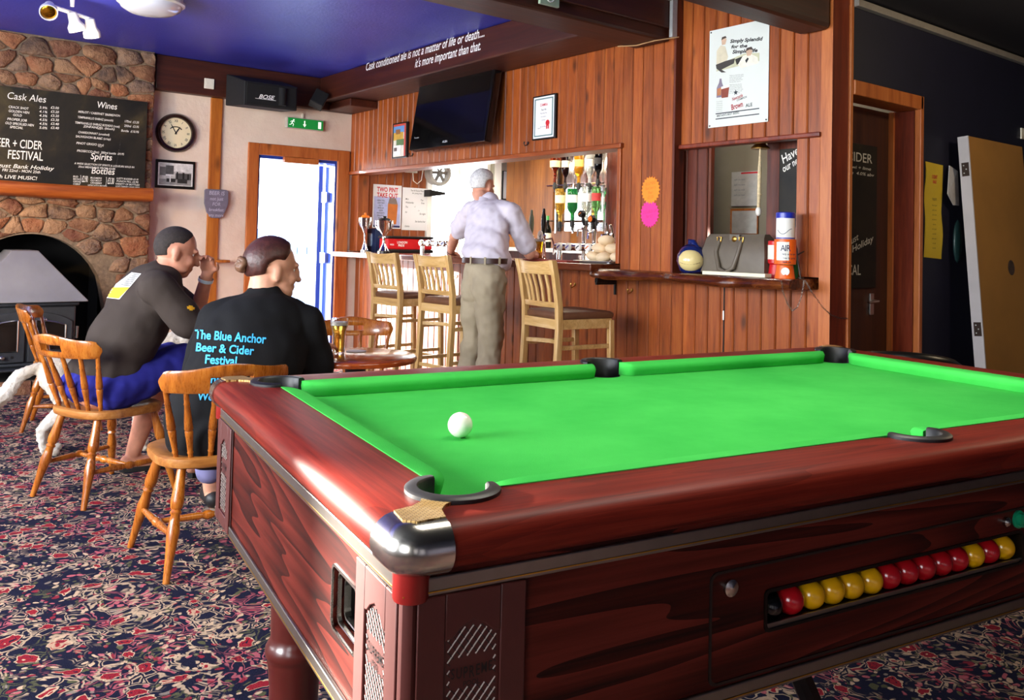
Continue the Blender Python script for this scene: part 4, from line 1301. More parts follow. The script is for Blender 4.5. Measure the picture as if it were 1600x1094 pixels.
def liquid(name, col, rough=0.05):
    t = NT(name)
    t.b.inputs['Transmission Weight'].default_value = 0.75
    t.b.inputs['IOR'].default_value = 1.3
    return t.done(rough, 0, None, hexc(col))
bott = [  # px, top py, bottom py, width px, glass colour, label colour, kind, words
    (868, 243, 277, 17, '#7a2a12', '#e8d9a8', 'round', 'round red-brown spirit bottle upturned at the left of the upper optics'),
    (884, 243, 277, 12, '#2a0f12', '#e8e4d8', 'tall', 'dark cherry-red bottle upturned second from the left in the upper optics'),
    (905, 241, 277, 15, '#d99b2a', '#f0d070', 'tall', 'golden spirit bottle upturned in the middle of the upper optics'),
    (922, 240, 277, 12, '#dfe6ea', '#ffffff', 'tall', 'clear bottle with a white label upturned in the upper optics'),
    (935, 239, 270, 13, '#101014', '#2a2a30', 'tall', 'black bottle upturned at the right end of the upper optics'),
    (876, 295, 338, 17, '#e0b448', '#f3e7b8', 'tall', 'pale gold spirit bottle upturned at the left of the lower optics'),
    (895, 295, 336, 17, '#2f9c57', '#f2f5ee', 'tall', 'bright green gin bottle upturned in the lower optics'),
    (917, 292, 336, 16, '#e4ece6', '#ffffff', 'tall', 'clear spirit bottle with dark print upturned in the lower optics'),
    (932, 292, 333, 14, '#79b56a', '#c23a3a', 'tall', 'pale green bottle with a red label upturned at the right of the lower optics'),
]
for i, (px, t0, t1, w, gc, lc, kind, lb) in enumerate(bott):
    p0 = on_x(px, t0, 5.30); p1 = on_x(px, t1, 5.30)
    d = (p0 - CAM).length / FOC; h = p0.z - p1.z + 0.05; r = w * d / 2
    b = thing('spirit_bottle', lb, 'bottle', (5.30, p0.y, p0.z), (PI, 0, 0), 'upturned bottles on the optics')
    m = MB(); m.lathe(bottle_prof(r, h, kind), 16); m.build('glass_body', liquid('bottle_glass_%d' % i, gc), b, 50)
    m = MB(); m.lathe([(r * 1.012, h * .20), (r * 1.012, h * .44)], 16, caps=False); m.build('paper_label', plain('bottle_label_%d' % i, lc, 0.6), b, 50)
    m = MB(); m.lathe([(r * .30, h), (0.014, h + .005), (0.020, h + .02), (0.020, h + .055), (0.008, h + .065), (0.008, h + .09)], 12); m.cbox((0.02, 0, h + 0.035), (0.03, 0.012, 0.012)); m.build('optic_measure', M_BLACK, b, 40)
p0 = on_x(857, 296, 5.26); p1 = on_x(857, 372, 5.26)
b = thing('wine_bottle', 'dark wine bottle with a green cap and white label on the back bar', 'bottle', (5.26, p0.y, 1.136))
m = MB(); m.lathe(bottle_prof(0.036, 0.30, 'wine'), 16); m.build('glass_body', liquid('dark_wine_glass', '#14180f'), b, 50)
m = MB(); m.lathe([(0.0145, 0.262), (0.0145, 0.302), (0, 0.303)], 12); m.build('cap', plain('green_foil', '#3a9a3a', 0.3), b, 50)
m = MB(); m.lathe([(0.0368, 0.06), (0.0368, 0.14)], 16, caps=False); m.build('paper_label', plain('cream_label', '#efe9d6', 0.6), b, 50)

# ------------------------------------------------------------------ on the counter, right of the standing man
M_CREAM = plain('cream_enamel', '#efe8d8', 0.3, 0, 0.03, 10)
def hand_pump(px, ptop, X, hcol, clipcol, lb, clip):
    pt = on_x(px, ptop, X)
    o = thing('beer_hand_pump', lb, 'beer pump', (X, pt.y, ZC), 0, 'hand pumps on the counter')
    H = pt.z - ZC
    m = MB(); m.lathe([(0.035, 0), (0.035, 0.01), (0.02, 0.02), (0.018, H * .45), (0.024, H * .47), (0.014, H * .50)], 16); m.build('pillar', M_CHR, o)
    m = MB(); m.lathe([(0.009, H * .50), (0.016, H * .56), (0.021, H * .70), (0.019, H * .84), (0.010, H * .93), (0.012, H * .95), (0.008, H), (0, H + .002)], 14); m.build('handle', hcol, o)
    m = MB(); m.tube([(0.02, 0, H * .4), (0.09, 0, H * .42), (0.11, 0, H * .3), (0.11, 0, H * .1)], 0.008, 8); m.build('spout', M_CHR, o)
    if clip:
        m = MB()
        el = [(0.036 * math.cos(2 * PI * k / 24), 0.062 * math.sin(2 * PI * k / 24)) for k in range(24)]
        m.prism(el, 0.0, 0.006, facing_x((-0.028, 0.0, H * .42)))
        c = m.build('pump_clip', clipcol, o, 30)
        m = MB(); m.tube([(-0.036, 0.018, H * .42 - .02), (-0.036, -0.002, H * .42 + 0.0), (-0.036, -0.012, H * .42 + .03)], 0.003, 6); m.tube([(-0.036, 0.010, H * .42 + .02), (-0.036, -0.016, H * .42 - .012)], 0.003, 6); m.build('emblem', plain('grey_print', '#6d7480', 0.5), c)
hand_pump(831, 328, 4.40, plain('grey_green_handle', '#6f7560', 0.35), M_CREAM, 'beer hand pump with a pale grey-green handle beside the man on the counter', True)
hand_pump(850, 326, 4.40, plain('black_handle', '#0d0d10', 0.25), M_CREAM, 'beer hand pump with a black handle and oval white clip', True)
def badge_into(par, loc, r, ring, face, mark=None):
    Fm = facing_x(loc)
    m = MB(); m.lathe([(r, -0.03), (r, 0.0), (r * .9, 0.004), (r * .9, 0.0045)], 20, Fm); b = m.build('badge', ring, par, 40)
    m = MB(); m.lathe([(0.0, 0.0052), (r * .82, 0.005)], 20, Fm, caps=False); m.build('badge_face', face, b, 40)
    if mark:
        m = MB(); m.tube([Fm @ Vector((-r * .5, -r * .3, .007)), Fm @ Vector((0, r * .1, .007)), Fm @ Vector((r * .5, r * .35, .007))], r * .14, 6); m.build('badge_mark', mark, b)
bp = on_x(888, 390, 4.36)
ft = thing('beer_font_bar', 'low chrome beer font bar with four round white badges', 'beer font', (4.36, bp.y, ZC))
ya = on_x(868, 388, 4.36).y - bp.y; yc_ = on_x(922, 388, 4.36).y - bp.y
zb_ = on_x(888, 386, 4.36).z - ZC
m = MB(); m.tube([(0.04, ya + 0.03, zb_), (0.04, yc_ - 0.03, zb_)], 0.030, 14); m.cyl((0.04, ya, 0), (0.04, ya, zb_), 0.022); m.cyl((0.04, yc_, 0), (0.04, yc_, zb_), 0.022); m.build('font_tube', M_CHR, ft)
M_PURP = plain('purple_print', '#4a3fa0', 0.4); M_RUST = plain('rust_print', '#7a3a22', 0.4); M_ORNG = plain('orange_print', '#e87a1e', 0.4)
for px, mk in ((872, M_PURP), (886, M_PURP), (902, M_BLACK), (917, M_ORNG)):
    badge_into(ft, (0.006, on_x(px, 387, 4.36).y - bp.y, zb_), 0.031, M_CREAM, plain('white_badge_face', '#f6f4ee', 0.4), mk)
def tap(px, ptop, lb, badge, X=4.45):
    pt = on_x(px, ptop, X); H = pt.z - ZC
    o = thing('beer_tap', lb, 'beer tap', (X, pt.y, ZC), 0, 'tall chrome beer taps')
    m = MB(); m.lathe([(0.03, 0), (0.03, 0.008), (0.015, 0.015), (0.015, H * .62), (0.020, H * .66), (0.020, H * .74)], 14); m.build('column', M_CHR, o)
    m = MB(); m.tube([(-0.0, 0, H * .74), (-0.012, 0, H * .86), (-0.02, 0, H * .96)], [0.009, 0.013, 0.009], 10); m.build('handle', M_BLACK if badge else M_CHR, o)
    m = MB(); m.tube([(-0.015, 0, H * .68), (-0.06, 0, H * .66), (-0.065, 0, H * .52)], 0.008, 8); m.build('spout', M_CHR, o)
    if badge: badge_into(o, (-0.035, 0.006, H * .98), 0.028, M_BLACK, badge, M_ORNG)
tap(913, 333, 'chrome beer tap with a black and orange round badge', plain('dark_badge', '#2a2018', 0.4))
tap(929, 341, 'chrome beer tap with an orange badge, right of the black and orange one', plain('orange_badge', '#d86a1a', 0.4))
tap(950, 346, 'plain chrome beer tap behind the bag of rolls', None, 4.50)
tap(957, 349, 'plain chrome beer tap at the right edge of the bar opening', None, 4.44)
# bag of bread rolls on a tray
bp = on_x(947, 400, 4.30)
tr = thing('serving_tray', 'thin metal tray under the bag of bread rolls', 'tray', (4.30, bp.y, ZC))
m = MB(); m.prism(rrect(-0.15, 0.15, -0.19, 0.19, 0.03), 0.0, 0.008); m.build('base', M_STEEL, tr, 0, 0.003)
m = MB(); m.tube([(x, y, 0.012) for x, y in rrect(-0.15, 0.15, -0.19, 0.19, 0.03)], 0.006, 8, closed=True); m.build('rim', M_STEEL, tr)
M_BREAD = plain('pale_bread', '#e9cfa8', 0.75, 0, 0.12, 14, 0.2)
rnd = random.Random(2)
k = 0
where = ['lower left', 'lower middle', 'lower right', 'middle left', 'middle right', 'topmost']
for (dx, dy, dz) in ((0.0, 0.12, 0.045), (-0.02, 0.0, 0.045), (0.0, -0.12, 0.045), (0.0, 0.06, 0.105), (0.01, -0.06, 0.105), (0.0, 0.0, 0.16)):
    m = MB(); m.ball((0, 0, 0), (0.060, 0.064, 0.036), 16, 10)
    o = m.build('bread_roll', M_BREAD, None, 180); o.location = (4.30 + dx, bp.y + dy, ZC + dz); o.rotation_euler = (rnd.uniform(-.2, .2), rnd.uniform(-.2, .2), rnd.uniform(0, 3))
    tag(o, 'pale bread roll on the counter tray, %s of the pile' % where[k], 'bread roll', 'bread rolls on the tray'); k += 1
# bar mat and a half-drunk pint by the man's elbow
p = on_x(862, 407, 4.15)
m = MB(); m.box(4.03, 4.24, p.y - 0.30, p.y + 0.30, ZC, ZC + 0.012)
tag(m.build('bar_runner', plain('red_brown_bar_towel', '#8a2f22', 0.9, 0, 0.15, 30), None, 0, 0.004), 'red-brown bar runner towel on the counter beside the man', 'bar towel')
def pint(name, lb, loc, H=0.155, r=0.042, fill=0.80, group=None, beer='#d8940f'):
    o = thing(name, lb, 'glass', loc, 0, group)
    g = [(r * .66, 0), (r * .68, 0.004), (r * .70, H * .5), (r * .80, H * .68), (r * 1.0, H * .80), (r * .98, H)]
    inn = [(x - 0.003, z + (0.008 if i < 2 else 0)) for i, (x, z) in enumerate(g)]
    m = MB(); m.lathe(g + inn[::-1] + [(0, 0.008)], 24, caps=False); m.build('glass_wall', glass('clear_glass'), o, 50)
    def rad(z):
        for (r0, z0), (r1, z1) in zip(inn, inn[1:]):
            if z0 <= z <= z1: return r0 + (r1 - r0) * (z - z0) / max(1e-6, z1 - z0)
        return inn[-1][0]
    zs = [0.0085 + (H * fill - 0.0085) * k / 8 for k in range(9)]
    m = MB(); m.lathe([(0, zs[0])] + [(rad(z) - 0.0006, z) for z in zs] + [(0, zs[-1])], 24, caps=False); m.build('beer', liquid('amber_beer_' + name, beer), o, 50)
    z0, z1 = H * fill, H * fill + H * 0.10
    m = MB(); m.lathe([(0, z0), (rad(z0) - 0.0006, z0), (rad(z1) - 0.0006, z1), (0, z1)], 24, caps=False); m.build('froth', plain('beer_froth', '#f6efe0', 0.8, 0, 0.05, 60), o, 50)
    return o
p = on_x(833, 404, 4.12); pint('pint_glass', 'pint of golden beer on the counter by the man right elbow', (4.16, p.y - 0.02, ZC + 0.0125), fill=.85)

# ------------------------------------------------------------------ on the counter, left of the standing man
def trophy(px, ptop, pbase, X, w, lb, orange=False):
    pt = on_x(px, ptop, X); d = (pt - CAM).length / FOC; H = pt.z - ZC
    r = w * d / 2
    o = thing('silver_trophy_cup', lb, 'trophy', (X, pt.y, ZC), R(20), 'trophy cups on the bar')
    m = MB(); m.lathe([(r * .75, 0), (r * .75, 0.02), (r * .62, 0.025)], 20); m.build('plinth', M_BLACK if not orange else M_CHR, o)
    m = MB(); m.lathe([(r * .62, 0.025), (r * .5, 0.04), (r * .2, H * .25), (r * .14, H * .38), (r * .24, H * .42), (r * .14, H * .46), (r * .35, H * .52), (r * .85, H * .68), (r * .95, H * .86), (r * 1.02, H * .88), (r * .9, H * .875), (r * .7, H * .66), (0, H * .55)], 24, caps=False); m.build('cup', M_CHR, o, 60)
    for s in (-1, 1):
        m = MB(); m.tube([(0, s * r * .9, H * .84), (0, s * r * 1.35, H * .88), (0, s * r * 1.4, H * .74), (0, s * r * .85, H * .62)], 0.006, 8); m.build('handle', M_CHR, o)
    m = MB(); m.lathe([(r * .9, H * .88), (r * .6, H * .94), (r * .2, H * .96), (r * .25, H), (0, H * 1.01)], 16); m.build('lid', M_ORNG if orange else M_BLACK, o, 50)
trophy(571, 333, 392, 4.20, 17, 'slim silver trophy cup with an orange top on the far end of the bar', True)
trophy(601, 338, 390, 4.12, 25, 'silver two-handled trophy cup in front of the take out poster')
p = on_x(567, 376, 4.34); pl_ = on_x(553, 376, 4.34); pr_ = on_x(583, 376, 4.34)
bx = thing('blue_bar_box', 'dark blue printed box behind the slim trophy on the bar', 'box', (4.42, p.y, ZC))
hw = (pl_.y - pr_.y) / 2; H = on_x(567, 357, 4.34).z - ZC
m = MB(); m.box(-0.05, 0.05, -hw, hw, 0, H); m.build('carton', plain('dark_blue_card', '#1c2f57', 0.4), bx, 0, 0.006)
m = MB(); m.prism(rrect(-hw * .7, hw * .7, H * .25, H * .8, 0.02), 0, 0.003, facing_x((-0.051, 0, 0))); m.build('printed_panel', plain('pale_blue_print', '#9db4cf', 0.4), bx, 0)
# red font box with its strip of round badges
p0 = on_y(607, 392, 7.50); p1 = on_y(676, 392, 7.50); zt = on_y(640, 370, 7.50).z
M_REDB = plain('red_panel', '#c4141c', 0.3, 0, 0.03, 8)
fx = thing('red_beer_font_box', 'wide red beer font box with black lid and white lettering on the bar', 'beer font', ((p0.x + p1.x) / 2, 7.60, ZC))
hw = (p1.x - p0.x) / 2
m = MB(); m.box(-hw, hw, -0.09, 0.09, 0.035, zt - ZC - 0.022); m.build('red_body', M_REDB, fx, 0, 0.01)
m = MB(); m.box(-hw - 0.01, hw + 0.01, -0.10, 0.10, zt - ZC - 0.022, zt - ZC + 0.004); m.build('lid', M_BLACK, fx, 0, 0.008)
m = MB(); m.box(-hw - 0.01, hw + 0.01, -0.10, 0.10, 0.0, 0.035); m.build('foot', M_BLACK, fx, 0, 0.008)
M_WHITEL = plain('white_lettering', '#f4f2ee', 0.5, 0, 0.02, 40)
l = MB(); F = facing_y((0, -0.0915, 0))
text_into(l, 'LONDON', -hw + 0.10, 0.095, 0.032, 'LEFT', 0.85, 0, 0.02, M=F); text_into(l, 'PRIDE', -hw + 0.115, 0.064, 0.032, 'LEFT', 0.85, 0, 0.02, M=F); text_into(l, 'PRIDE', -hw + 0.02, 0.075, 0.022, 'LEFT', 0.8, 0, 0.02, M=F)
l.build('lettering', M_WHITEL, fx, 0)
p = on_x(672, 381, 4.14)
ft2 = thing('beer_font_bar', 'chrome beer font bar with yellow and blue round badges before the red font box', 'beer font', (4.16, p.y, ZC))
ya, yc_ = on_x(650, 381, 4.14).y - p.y, on_x(694, 381, 4.14).y - p.y
zb_ = on_x(672, 380, 4.14).z - ZC
m = MB(); m.tube([(0.03, ya, zb_), (0.03, yc_, zb_)], 0.024, 12); m.cyl((0.03, ya - .03, 0), (0.03, ya - .03, zb_), 0.02); m.cyl((0.03, yc_ + .03, 0), (0.03, yc_ + .03, zb_), 0.02); m.build('font_tube', M_CHR, ft2)
M_YEL = plain('yellow_badge', '#e3d42a', 0.4); M_WB = plain('white_badge_face', '#f6f4ee', 0.4); M_BL2 = plain('blue_print', '#2c4aa8', 0.4)
for px, fc, mk in ((654, M_YEL, M_WB), (665, M_YEL, M_WB), (678, M_WB, M_BL2), (689, M_WB, M_BL2)):
    badge_into(ft2, (0.0, on_x(px, 380, 4.14).y - p.y, zb_), 0.029, M_CHR, fc, mk)
# folded napkins and papers at the far end
p = on_x(540, 388, 4.2)
m = MB()
for k in range(3): m.box(-0.09 + .01 * k, 0.09 - .004 * k, -0.12 + .02 * k, 0.12 - .01 * k, 0.011 * k, 0.011 * k + 0.010)
o = m.build('folded_cloth', plain('white_cloth', '#efece6', 0.9), None, 0, 0.004); o.location = (4.2, p.y, ZC); tag(o, 'folded white cloths at the far end of the bar counter', 'cloth')

# ------------------------------------------------------------------ papers behind the bar
M_PAPER = plain('white_paper', '#f3f1f2', 0.7, 0, 0.02, 5)
M_INK = plain('black_ink', '#1a1a1c', 0.7, 0, 0.02, 30)
M_REDINK = plain('red_ink', '#d01d28', 0.6, 0, 0.03, 30)
M_FRAMEB = plain('black_picture_frame', '#0d0c0c', 0.3, 0, 0.1, 30)
def flat(name, lb, cat, px, Y=None, X=None, thick=0.003, mat=None, group=None, corner=0.0):
    """sheet on a wall from the photo's left, top, right, bottom pixels; returns thing, half width, half height (local x right, y up, z out)"""
    x0, y0, x1, y1 = px; cxp, cyp = (x0 + x1) / 2, (y0 + y1) / 2
    g = (lambda a, b: on_y(a, b, Y)) if Y is not None else (lambda a, b: on_x(a, b, X))
    c = g(cxp, cyp); hw = (g(x1, cyp) - g(x0, cyp)).length / 2; hh = (g(cxp, y0) - g(cxp, y1)).length / 2
    o = thing(name, lb, cat, M=facing_y(c) if Y is not None else facing_x(c), group=group)
    if mat is not None:
        m = MB(); m.box(-hw, hw, -hh, hh, 0, thick); m.build('sheet', mat, o, 0)
    return o, hw, hh
YPW = YD - 0.018
o, hw, hh = flat('take_out_poster', 'two pint take out poster with a carton of beer, on the boards behind the bar', 'poster', (582.5, 289, 627, 357), Y=YPW, mat=M_PAPER)
m = MB(); m.box(-hw * .93, hw * .93, -hh * .93, hh * .45, .0031, .0034); m.build('blue_ground', plain('violet_blue_print', '#b9bfe6', 0.7), o, 0)
l = MB()
text_into(l, 'TWO PINT', 0, hh * .68, hh * .29, 'CENTER', 0.78, 0, 0.03, z=.0036); text_into(l, 'TAKE OUT', 0, hh * .42, hh * .29, 'CENTER', 0.78, 0, 0.03, z=.0036); l.build('heading', M_REDINK, o, 0)
l = MB()
for k, s in enumerate(('NOW YOU', 'CAN TAKE', 'OUT 2', 'PINTS OF', 'YOUR', 'FAVOURITE', 'DRAUGHT', 'ALE OR', 'CIDER IN', 'A CARTON')):
    text_into(l, s, -hw * .45, hh * (.24 - .115 * k), hh * .095, 'CENTER', 0.8, 0, 0.01, z=.0036)
l.build('small_print', M_INK, o, 0)
m = MB(); m.prism([(hw * .02, -hh * .78), (hw * .66, -hh * .80), (hw * .74, hh * .12), (hw * .05, hh * .14)], .0036, .005); m.build('carton_picture', plain('orange_carton', '#c9702c', 0.6), o, 0)
m = MB(); m.prism([(hw * .05, hh * .14), (hw * .74, hh * .12), (hw * .60, hh * .40), (hw * .16, hh * .42)], .0036, .005); m.build('carton_top_picture', plain('brown_grey_print', '#8c7a72', 0.6), o, 0)
m = MB(); m.box(-hw * .93, hw * .93, -hh * .95, -hh * .86, .0036, .004); m.build('foot_band', plain('dark_blue_print', '#2a2f66', 0.6), o, 0)
o, hw, hh = flat('fixture_sheet', 'white handwritten schedule sheet right of the take out poster', 'paper', (628.5, 294, 673, 360), Y=YPW, mat=M_PAPER)
l = MB()
text_into(l, 'Teas & Snacks Menu', 0, hh * .84, hh * .11, 'CENTER', 0.8, 0.3, 0, z=.0034); text_into(l, 'Bar opening hours', 0, hh * .72, hh * .09, 'CENTER', 0.8, 0.3, 0, z=.0034)
for (x, y, s) in ((-.8, .42, 'Mon'), (.25, .40, 'Tue'), (-.8, .26, 'Wednesday'), (.3, .26, 'Free'), (-.8, .05, 'Thu'), (-.2, .08, '~/'), (.1, -.1, '/~'), (-.8, -.2, 'Fri'), (.2, -.25, 'Sat night'), (-.1, -.62, 'See behind bar'), (-.8, -.85, 'thanks')):
    text_into(l, s, hw * x, hh * y, hh * .12, 'LEFT', 0.8, 0.3, 0.003, z=.0034)
l.build('handwriting', M_INK, o, 0)
o, hw, hh = flat('small_note', 'small grey note pinned to the boards above the slim trophy', 'paper', (566, 303, 575, 326), Y=YPW, mat=plain('grey_paper', '#c9c3b8', 0.7))
m = MB(); m.prism(rrect(-hw * .6, hw * .6, -hh * .5, hh * .4, hw * .3), .0031, .004); m.build('print', plain('dark_grey_print', '#5b5a58', .7), o, 0)
o, hw, hh = flat('framed_notice', 'white notice in a dark frame beside the bright bar window', 'notice', (784, 268, 813, 313), Y=7.3)
m = MB(); m.box(-hw, hw, -hh, hh, 0, 0.015); m.build('frame', M_FRAMEB, o, 0, 0.002)
m = MB(); m.box(-hw + .012, hw - .022, -hh + .012, hh - .006, 0.0151, 0.017); m.build('sheet', M_PAPER, o, 0)
l = MB(); text_into(l, 'PRICES', 0, hh * .7, hh * .14, 'CENTER', .8, 0, 0, z=.0172); l.build('print', plain('grey_print', '#6d7480', .6), o, 0)
c = on_y(798, 290, 7.3)
f = MB(); f.box(c.x - 0.13, c.x + 0.17, 7.3 + 0.002, 7.42, 0.9, CEIL)
struct('wall_bar_pier', f, M_OFFW)
# extractor fan and its switch box with a looped cable
p = on_y(652, 268, YPW)
sb = thing('switch_box', 'white electrical junction box with looped cable above the schedule sheet', 'switch box', M=facing_y(on_y(641, 265, YPW)))
m = MB(); m.box(-0.075, 0.075, -0.035, 0.035, 0, 0.03); m.build('box', M_CREAM, sb, 0, 0.004)
m = MB(); m.tube([(0.02, -0.03, 0.02), (0.03, -0.12, 0.02), (0.08, -0.15, 0.02), (0.13, -0.11, 0.02), (0.15, 0.02, 0.02)], 0.005, 8); m.build('cable', M_CREAM, sb)
p = on_y(687, 270, 7.75)
fan = thing('extractor_fan', 'round pale grey extractor fan high beside the bright bar window', 'fan', M=facing_y(p))
m = MB(); m.lathe([(0.13, -0.10), (0.145, 0.0), (0.135, 0.025), (0.11, 0.03), (0.10, 0.0)], 28, caps=False); m.build('housing', plain('pale_grey_plastic', '#b9b6ae', 0.5), fan, 50)
m = MB()
for k in range(6): m.box(0.015, 0.10, -0.018, 0.018, -0.004, 0.0, Matrix.Rotation(2 * PI * k / 6, 4, 'Z') @ Matrix.Rotation(.5, 4, 'X'))
m.lathe([(0.02, -0.01), (0.02, 0.01), (0, 0.012)], 12); m.build('fan_blades', plain('grey_plastic', '#85837d', 0.5), fan, 40)
p = on_y(684, 308, 7.8)
sh = thing('wall_bracket_shelf', 'small black bracket shelf below the extractor fan', 'shelf', (p.x, 7.86, p.z))
m = MB(); m.prism([(-0.10, 0.0), (0.10, 0.03), (0.10, 0.055), (-0.10, 0.075)], -0.06, 0.06, frame((0, 0, 0), (1, 0, 0), (0, 0, 1))); m.build('bracket', M_BLACK, sh, 0, 0.003)

# ------------------------------------------------------------------ over the bar: television, pictures
tv = thing('wall_television', 'large black flat television tilted down high on the bar boards', 'television', M=None)
P = [on_x(645, 118, 4.06), on_x(655, 224, 3.96), on_x(775, 216, 3.96), on_x(760, 95, 4.06)]
cen = (P[0] + P[1] + P[2] + P[3]) / 4
u = ((P[2] - P[1]) + (P[3] - P[0])).normalized(); v = ((P[0] - P[1]) + (P[3] - P[2])).normalized()
u = Vector((u.x, u.y, 0)).normalized()
TV = frame(cen, u, v); tv.matrix_world = TV
hw = ((P[2] - P[1]).length + (P[3] - P[0]).length) / 4; hh = ((P[0] - P[1]).length + (P[3] - P[2]).length) / 4
M_TVB = plain('gloss_black_bezel', '#0c0c0e', 0.12, 0, 0.05, 10)
m = MB(); m.box(-hw, hw, -hh, hh, -0.07, -0.002); m.build('case', M_TVB, tv, 0, 0.008)
m = MB(); m.prism(rrect(-hw, hw, -hh, hh, 0.012), -0.002, 0.004); m.build('bezel', M_TVB, tv, 0, 0.002)
m = MB(); m.box(-hw + .035, hw - .035, -hh + .075, hh - .035, 0.0042, 0.0052); m.build('screen', plain('dark_screen', '#0b0a0a', 0.08, 0, 0.05, 4), tv, 0)
l = MB(); text_into(l, 'ALBA', 0, -hh + .028, 0.028, 'CENTER', 1.1, 0, .01, z=.0052); text_into(l, 'Freeview', -hw + .06, -hh + .10, 0.02, 'LEFT', 1, 0, 0, z=.0056); l.build('lettering', plain('silver_print', '#c9c9cc', .3), tv, 0)
wm = MB(); wm.cbox((0, 0.05, -0.10), (0.3, 0.25, 0.06)); wm.tube([(0, 0.05, -0.10), (0, 0.10, -0.16)], 0.03, 8); wm.build('wall_mount', M_BLACK, tv, 0)
o, hw, hh = flat('framed_print', 'small framed colourful poster left of the television', 'picture', (616, 192, 639, 247), X=XB + 0.001)
m = MB(); m.box(-hw, hw, -hh, hh, 0, 0.022); m.build('frame', M_FRAMEB, o, 0, 0.003)
def strip(x0, x1, y0, y1, name, col, z=.0222):
    m = MB(); m.box(hw * x0, hw * x1, hh * y0, hh * y1, z, z + .0008); return m.build(name, plain(col[1:] + '_print', col, 0.55), o, 0)
strip(-.82, .82, -.92, .92, 'sheet', '#d9d3c6'); strip(-.82, .82, .42, .80, 'sky_print', '#5f8fc6', .0232); strip(-.82, .82, .80, .92, 'head_print', '#c2473a', .0232); strip(.62, .82, -.92, .8, 'red_border', '#c8463c', .0234)
strip(-.8, .5, .02, .45, 'yellow_print', '#c79a3a', .0236); strip(-.4, .6, -.3, .05, 'green_print', '#5d7a4a', .0238); strip(-.8, .2, -.85, -.28, 'white_print', '#e8e4de', .024); strip(-.5, .1, .35, .62, 'brown_print', '#8a5c32', .0242)
strip(-.7, -.3, -.6, -.4, 'dark_print', '#5a4a4a', .0246)
o, hw, hh = flat('framed_certificate', 'white certificate with a red rosette in a black frame right of the television', 'picture', (835, 149, 871, 218), X=XB + 0.001)
m = MB(); m.box(-hw, hw, -hh, hh, 0, 0.022); m.build('frame', M_FRAMEB, o, 0, 0.003)
m = MB(); m.box(-hw * .88, hw * .88, -hh * .93, hh * .93, .0222, .023); m.build('sheet', M_PAPER, o, 0)
m = MB(); q0 = rrect(-hw * .80, hw * .80, -hh * .86, hh * .86, .004); q1 = rrect(-hw * .70, hw * .70, -hh * .80, hh * .80, .004)
m.loft([[(x, y, .0232) for x, y in q0], [(x, y, .0236) for x, y in q0], [(x, y, .0236) for x, y in q1]], True, False); m.build('border_print', plain('teal_grey_print', '#6f8c8a', .6), o, 0)
l = MB(); text_into(l, 'CAMRA', 0, hh * .50, hh * .17, 'CENTER', .9, 0, .02, z=.0236); l.build('red_print', M_REDINK, o, 0)
l = MB()
for k, (s, sz) in enumerate((('Real Ale', .13), ('Pub of the Year', .09), ('this certificate is', .07), ('awarded to', .07), ('', .07), ('The Local Branch', .08))): text_into(l, s, 0, hh * (.30 - .15 * k), hh * sz, 'CENTER', .8, .2, 0, z=.0236)
text_into(l, 'signed', -hw * .5, -hh * .5, hh * .08, 'LEFT', 1, .3, 0, z=.0236); l.build('small_print', M_INK, o, 0)
m = MB(); m.lathe([(0, .0245), (hw * .17, .0242)], 16, Matrix.Translation((hw * .36, -hh * .28, 0)), caps=False); m.box(hw * .24, hw * .34, -hh * .55, -hh * .36, .0238, .0242); m.box(hw * .38, hw * .48, -hh * .55, -hh * .36, .0238, .0242); m.build('rosette_print', M_REDINK, o, 0)

# the painted words on the beam
F = facing_x((XW - 0.0015, 0, 0))
pa = on_x(571, 112, XW); pb = on_x(757, 62, XW)
l = MB()
Lw = pa.y - pb.y
def hand_line(mb, s, y_start, zz, width, size, F0):
    key = MB(); text_into(key, s, 0, 0, 1, 'LEFT', 1, .35, .006)
    w = max(p.x for p in key.v); sx = width / (w * size)
    text_into(mb, s, 0, 0, size, 'LEFT', sx, .35, .006, M=facing_x((XW - 0.0015, y_start, zz)))
z1 = on_x(571, 111, XW).z
hand_line(l, 'Cask conditioned ale is not a matter of life or death....', pa.y, z1, Lw, 0.105, None)
pc, pd = on_x(648, 106, XW), on_x(751, 80, XW)
hand_line(l, "it's more important than that.", pc.y, pc.z - 0.0, pc.y - pd.y, 0.105, None)
l.build('painted_words', M_WHITEL, beam_text, 0)
# ------------------------------------------------------------------ far wall: chalkboard, clock, photograph, exit sign, speakers
def make_slate():
    t = NT('smeared_blackboard')
    v = t.coords((1, 1, 1), rand=True)
    n = t.noise(v, 2.4, 5, .6, .6)
    return t.done(.55, 0, .3, t.ramp(n.outputs[0], [(.38, hexc('#171615')), (.55, hexc('#26221b')), (.72, hexc('#4a4028'))]))
M_CHALKB = make_slate()
M_CHALK = plain('chalk', '#e9e6df', 0.8, 0, 0.05, 60)
YCB = YS - 0.036
c0 = on_y(0, 138, YCB); c1 = on_y(230, 160, YCB); c2 = on_y(219, 296.5, YCB)
bh = c1.z - c2.z
cbz = (c1.z + c2.z) / 2
cb_o = thing('long_chalkboard', 'long black chalkboard of ales, wines and bottles on the stone chimney', 'chalkboard', M=facing_y((c1.x, YCB, cbz)))
Lb = 2.1
m = MB(); m.box(-Lb, 0.0, -bh / 2, bh / 2, -0.0, 0.018); m.build('slate', M_CHALKB, cb_o, 0, 0.002)
def cbp(px, py):
    p = on_y(px, py, YCB - 0.018); return p.x - c1.x, p.z - cbz
l = MB()
